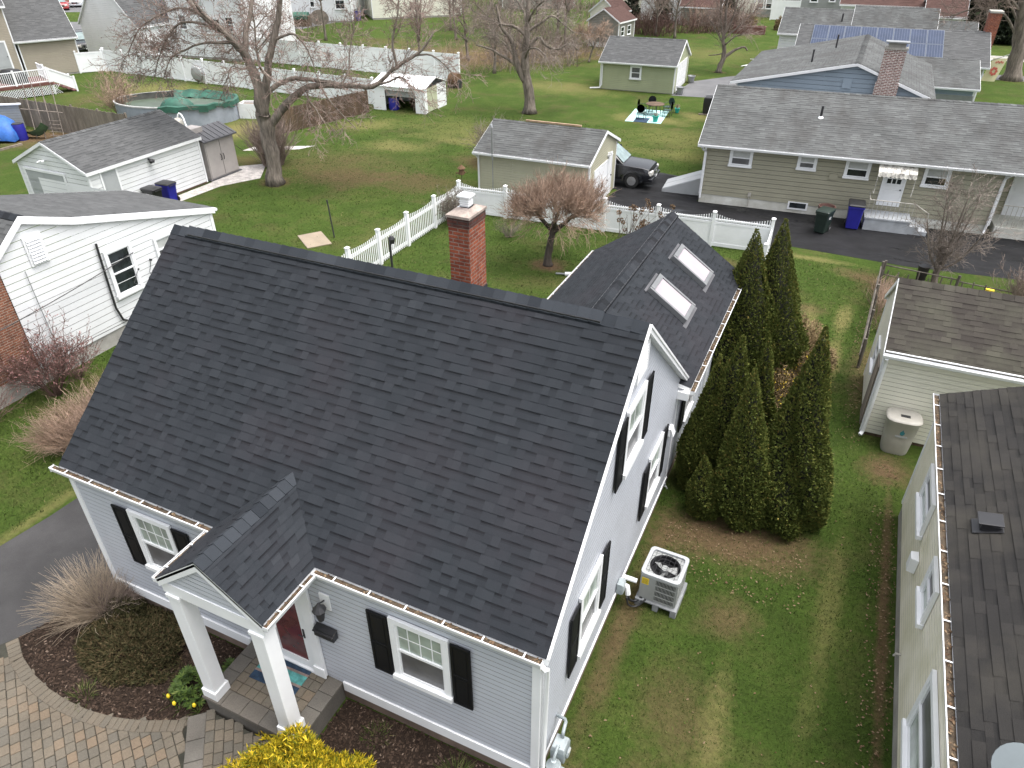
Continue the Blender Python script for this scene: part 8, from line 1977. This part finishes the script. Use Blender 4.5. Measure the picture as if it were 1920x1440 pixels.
mb = MB(); mb.box(-.10, .12, -.12, -.02, 1.078, 1.10); mb.build('vent', mat['black_plastic'], ld, bevel=.02)
mb = MB(); mb.face([(.02 + .055 * math.sin(a) * (1 if math.cos(a) < .2 else .8 - .6 * math.cos(a)), -.30, .72 + .075 * math.cos(a) * (1 if math.cos(a) < 0 else 1.25)) for a in np.linspace(0, 6.283, 19)[:-1]]); mb.build('drop_emblem', M('emblem_blue', (.03, .17, .20), .5, .1), rbr)
mb = MB(); mb.box(-.12, .16, -.297, -.292, .575, .62); mb.build('lettering_strip', mat['ac_light'], rbr)

# ------------------------------------------------------------------ short grass on the lawns (blades nobody could count)
def in_rects(x, y, rects):
    k = np.zeros(len(x), bool)
    for a, b, c, d in rects: k |= (x > a) & (x < b) & (y > c) & (y < d)
    return k
EXC = [(-.05, 9.24, -.02, 7.7), (5.3, 9.24, 7.6, 13.8), (14.25, 40, -10, 9.2), (13.3, 19, 12.05, 15.2), (-3.7, -.4, -9, 12.5), (-5.6, 9.3, -9, .0), (-30, -8.5, 2.2, 12.1), (-4.4, 1.3, 24.2, 28.5), (5.2, 40, 24.2, 40), (1.0, 40, 23.4, 28.4), (9.4, 40, 23.4, 26), (-1.7, 6.2, 28.2, 32.2), (-22.8, -18.0, 14.3, 21), (-19.1, -16, 17, 24.7)]
def grass(name, boxes, seed):
    rg = np.random.default_rng(seed); nb = NB()
    for x0, x1, y0, y1, dens, h, wd in boxes:
        n = int((x1 - x0) * (y1 - y0) * dens)
        x = rg.uniform(x0, x1, n); y = rg.uniform(y0, y1, n)
        k = ~in_rects(x, y, EXC)
        # thin where the ground is bare
        for px, py, rx, ry, an, kind, am in PATCHES:
            c, s_ = math.cos(R(an)), math.sin(R(an)); dx, dy = x - px, y - py
            q = np.hypot((dx * c + dy * s_) / rx, (-dx * s_ + dy * c) / ry)
            k &= ~((q < .95) & (rg.random(n) < am * (.85 if kind == 'b' else .65) * np.clip(1.6 - 1.4 * q, 0, 1)))
        x, y = x[k], y[k]; n = len(x)
        P = np.stack([x, y, np.zeros(n)], 1); a = rg.uniform(0, 6.283, n)
        S = np.stack([np.cos(a), np.sin(a), 0 * a], 1) * (wd * rg.uniform(.6, 1.3, n))[:, None]
        Lh = h * rg.uniform(.5, 1.4, n); l = unit(np.concatenate([rg.normal(0, .55 + .9 * (y0 > 8), (n, 2)), np.ones((n, 1))], 1)) * Lh[:, None]
        # tone follows broad clumps
        cl = .5 + .25 * np.sin(x * 1.7 + 2 * np.sin(y * .9)) + .25 * np.sin(y * 1.3 + 1.5 * np.sin(x * .7 + 1))
        t = np.clip(rg.normal(.40, .22, n) + .18 * (cl - .5), 0, 1)
        nb.quads(np.stack([P - S, P + S, P + l + S * .25, P + l - S * .25], 1), 0, t)
    return stuff(nb.build(name, mat['grass_blade']))
grass('grass', [(9.2, 14.4, -3, 9, 620, .045, .008), (9.2, 14.3, 9, 24.4, 380, .055, .012), (-8.5, -3.4, 0, 9, 420, .05, .011), (-4.4, 9.4, 13.8, 23.4, 230, .06, .015), (-18, -4.4, 12, 31, 100, .05, .022), (-22, 4, 31, 40, 45, .05, .03)], 500)
def leaves_on_ground(name, boxes, seed, sz=.05):
    rg = np.random.default_rng(seed); nb = NB()
    for x0, x1, y0, y1, n in boxes:
        C = np.stack([rg.uniform(x0, x1, n), rg.uniform(y0, y1, n), rg.uniform(.03, .06, n)], 1)
        nb.leaves(C, unit(rg.normal(0, 1, (n, 3)) * [1, 1, .2]), np.tile([0, 0, 1.0], (n, 1)) + rg.normal(0, .3, (n, 3)), sz * rg.uniform(.5, 1.4, n), sz * .6, 0, rg.uniform(.4, 1, n))
    return stuff(nb.build(name, mat['leaf_debris']))
leaves_on_ground('fallen_leaves', [(9.4, 14.2, -2.5, 9, 130), (13.75, 14.3, 0, 9.2, 420), (12.9, 13.4, 11.5, 19, 260), (9.6, 12.6, 5.2, 7.0, 260), (-8.3, -4, 3.0, 9, 120), (9.3, 13.4, 10, 24, 90), (-4, 9, 14, 23, 90), (-16, -7, 22.5, 27.5, 1600)], 501)
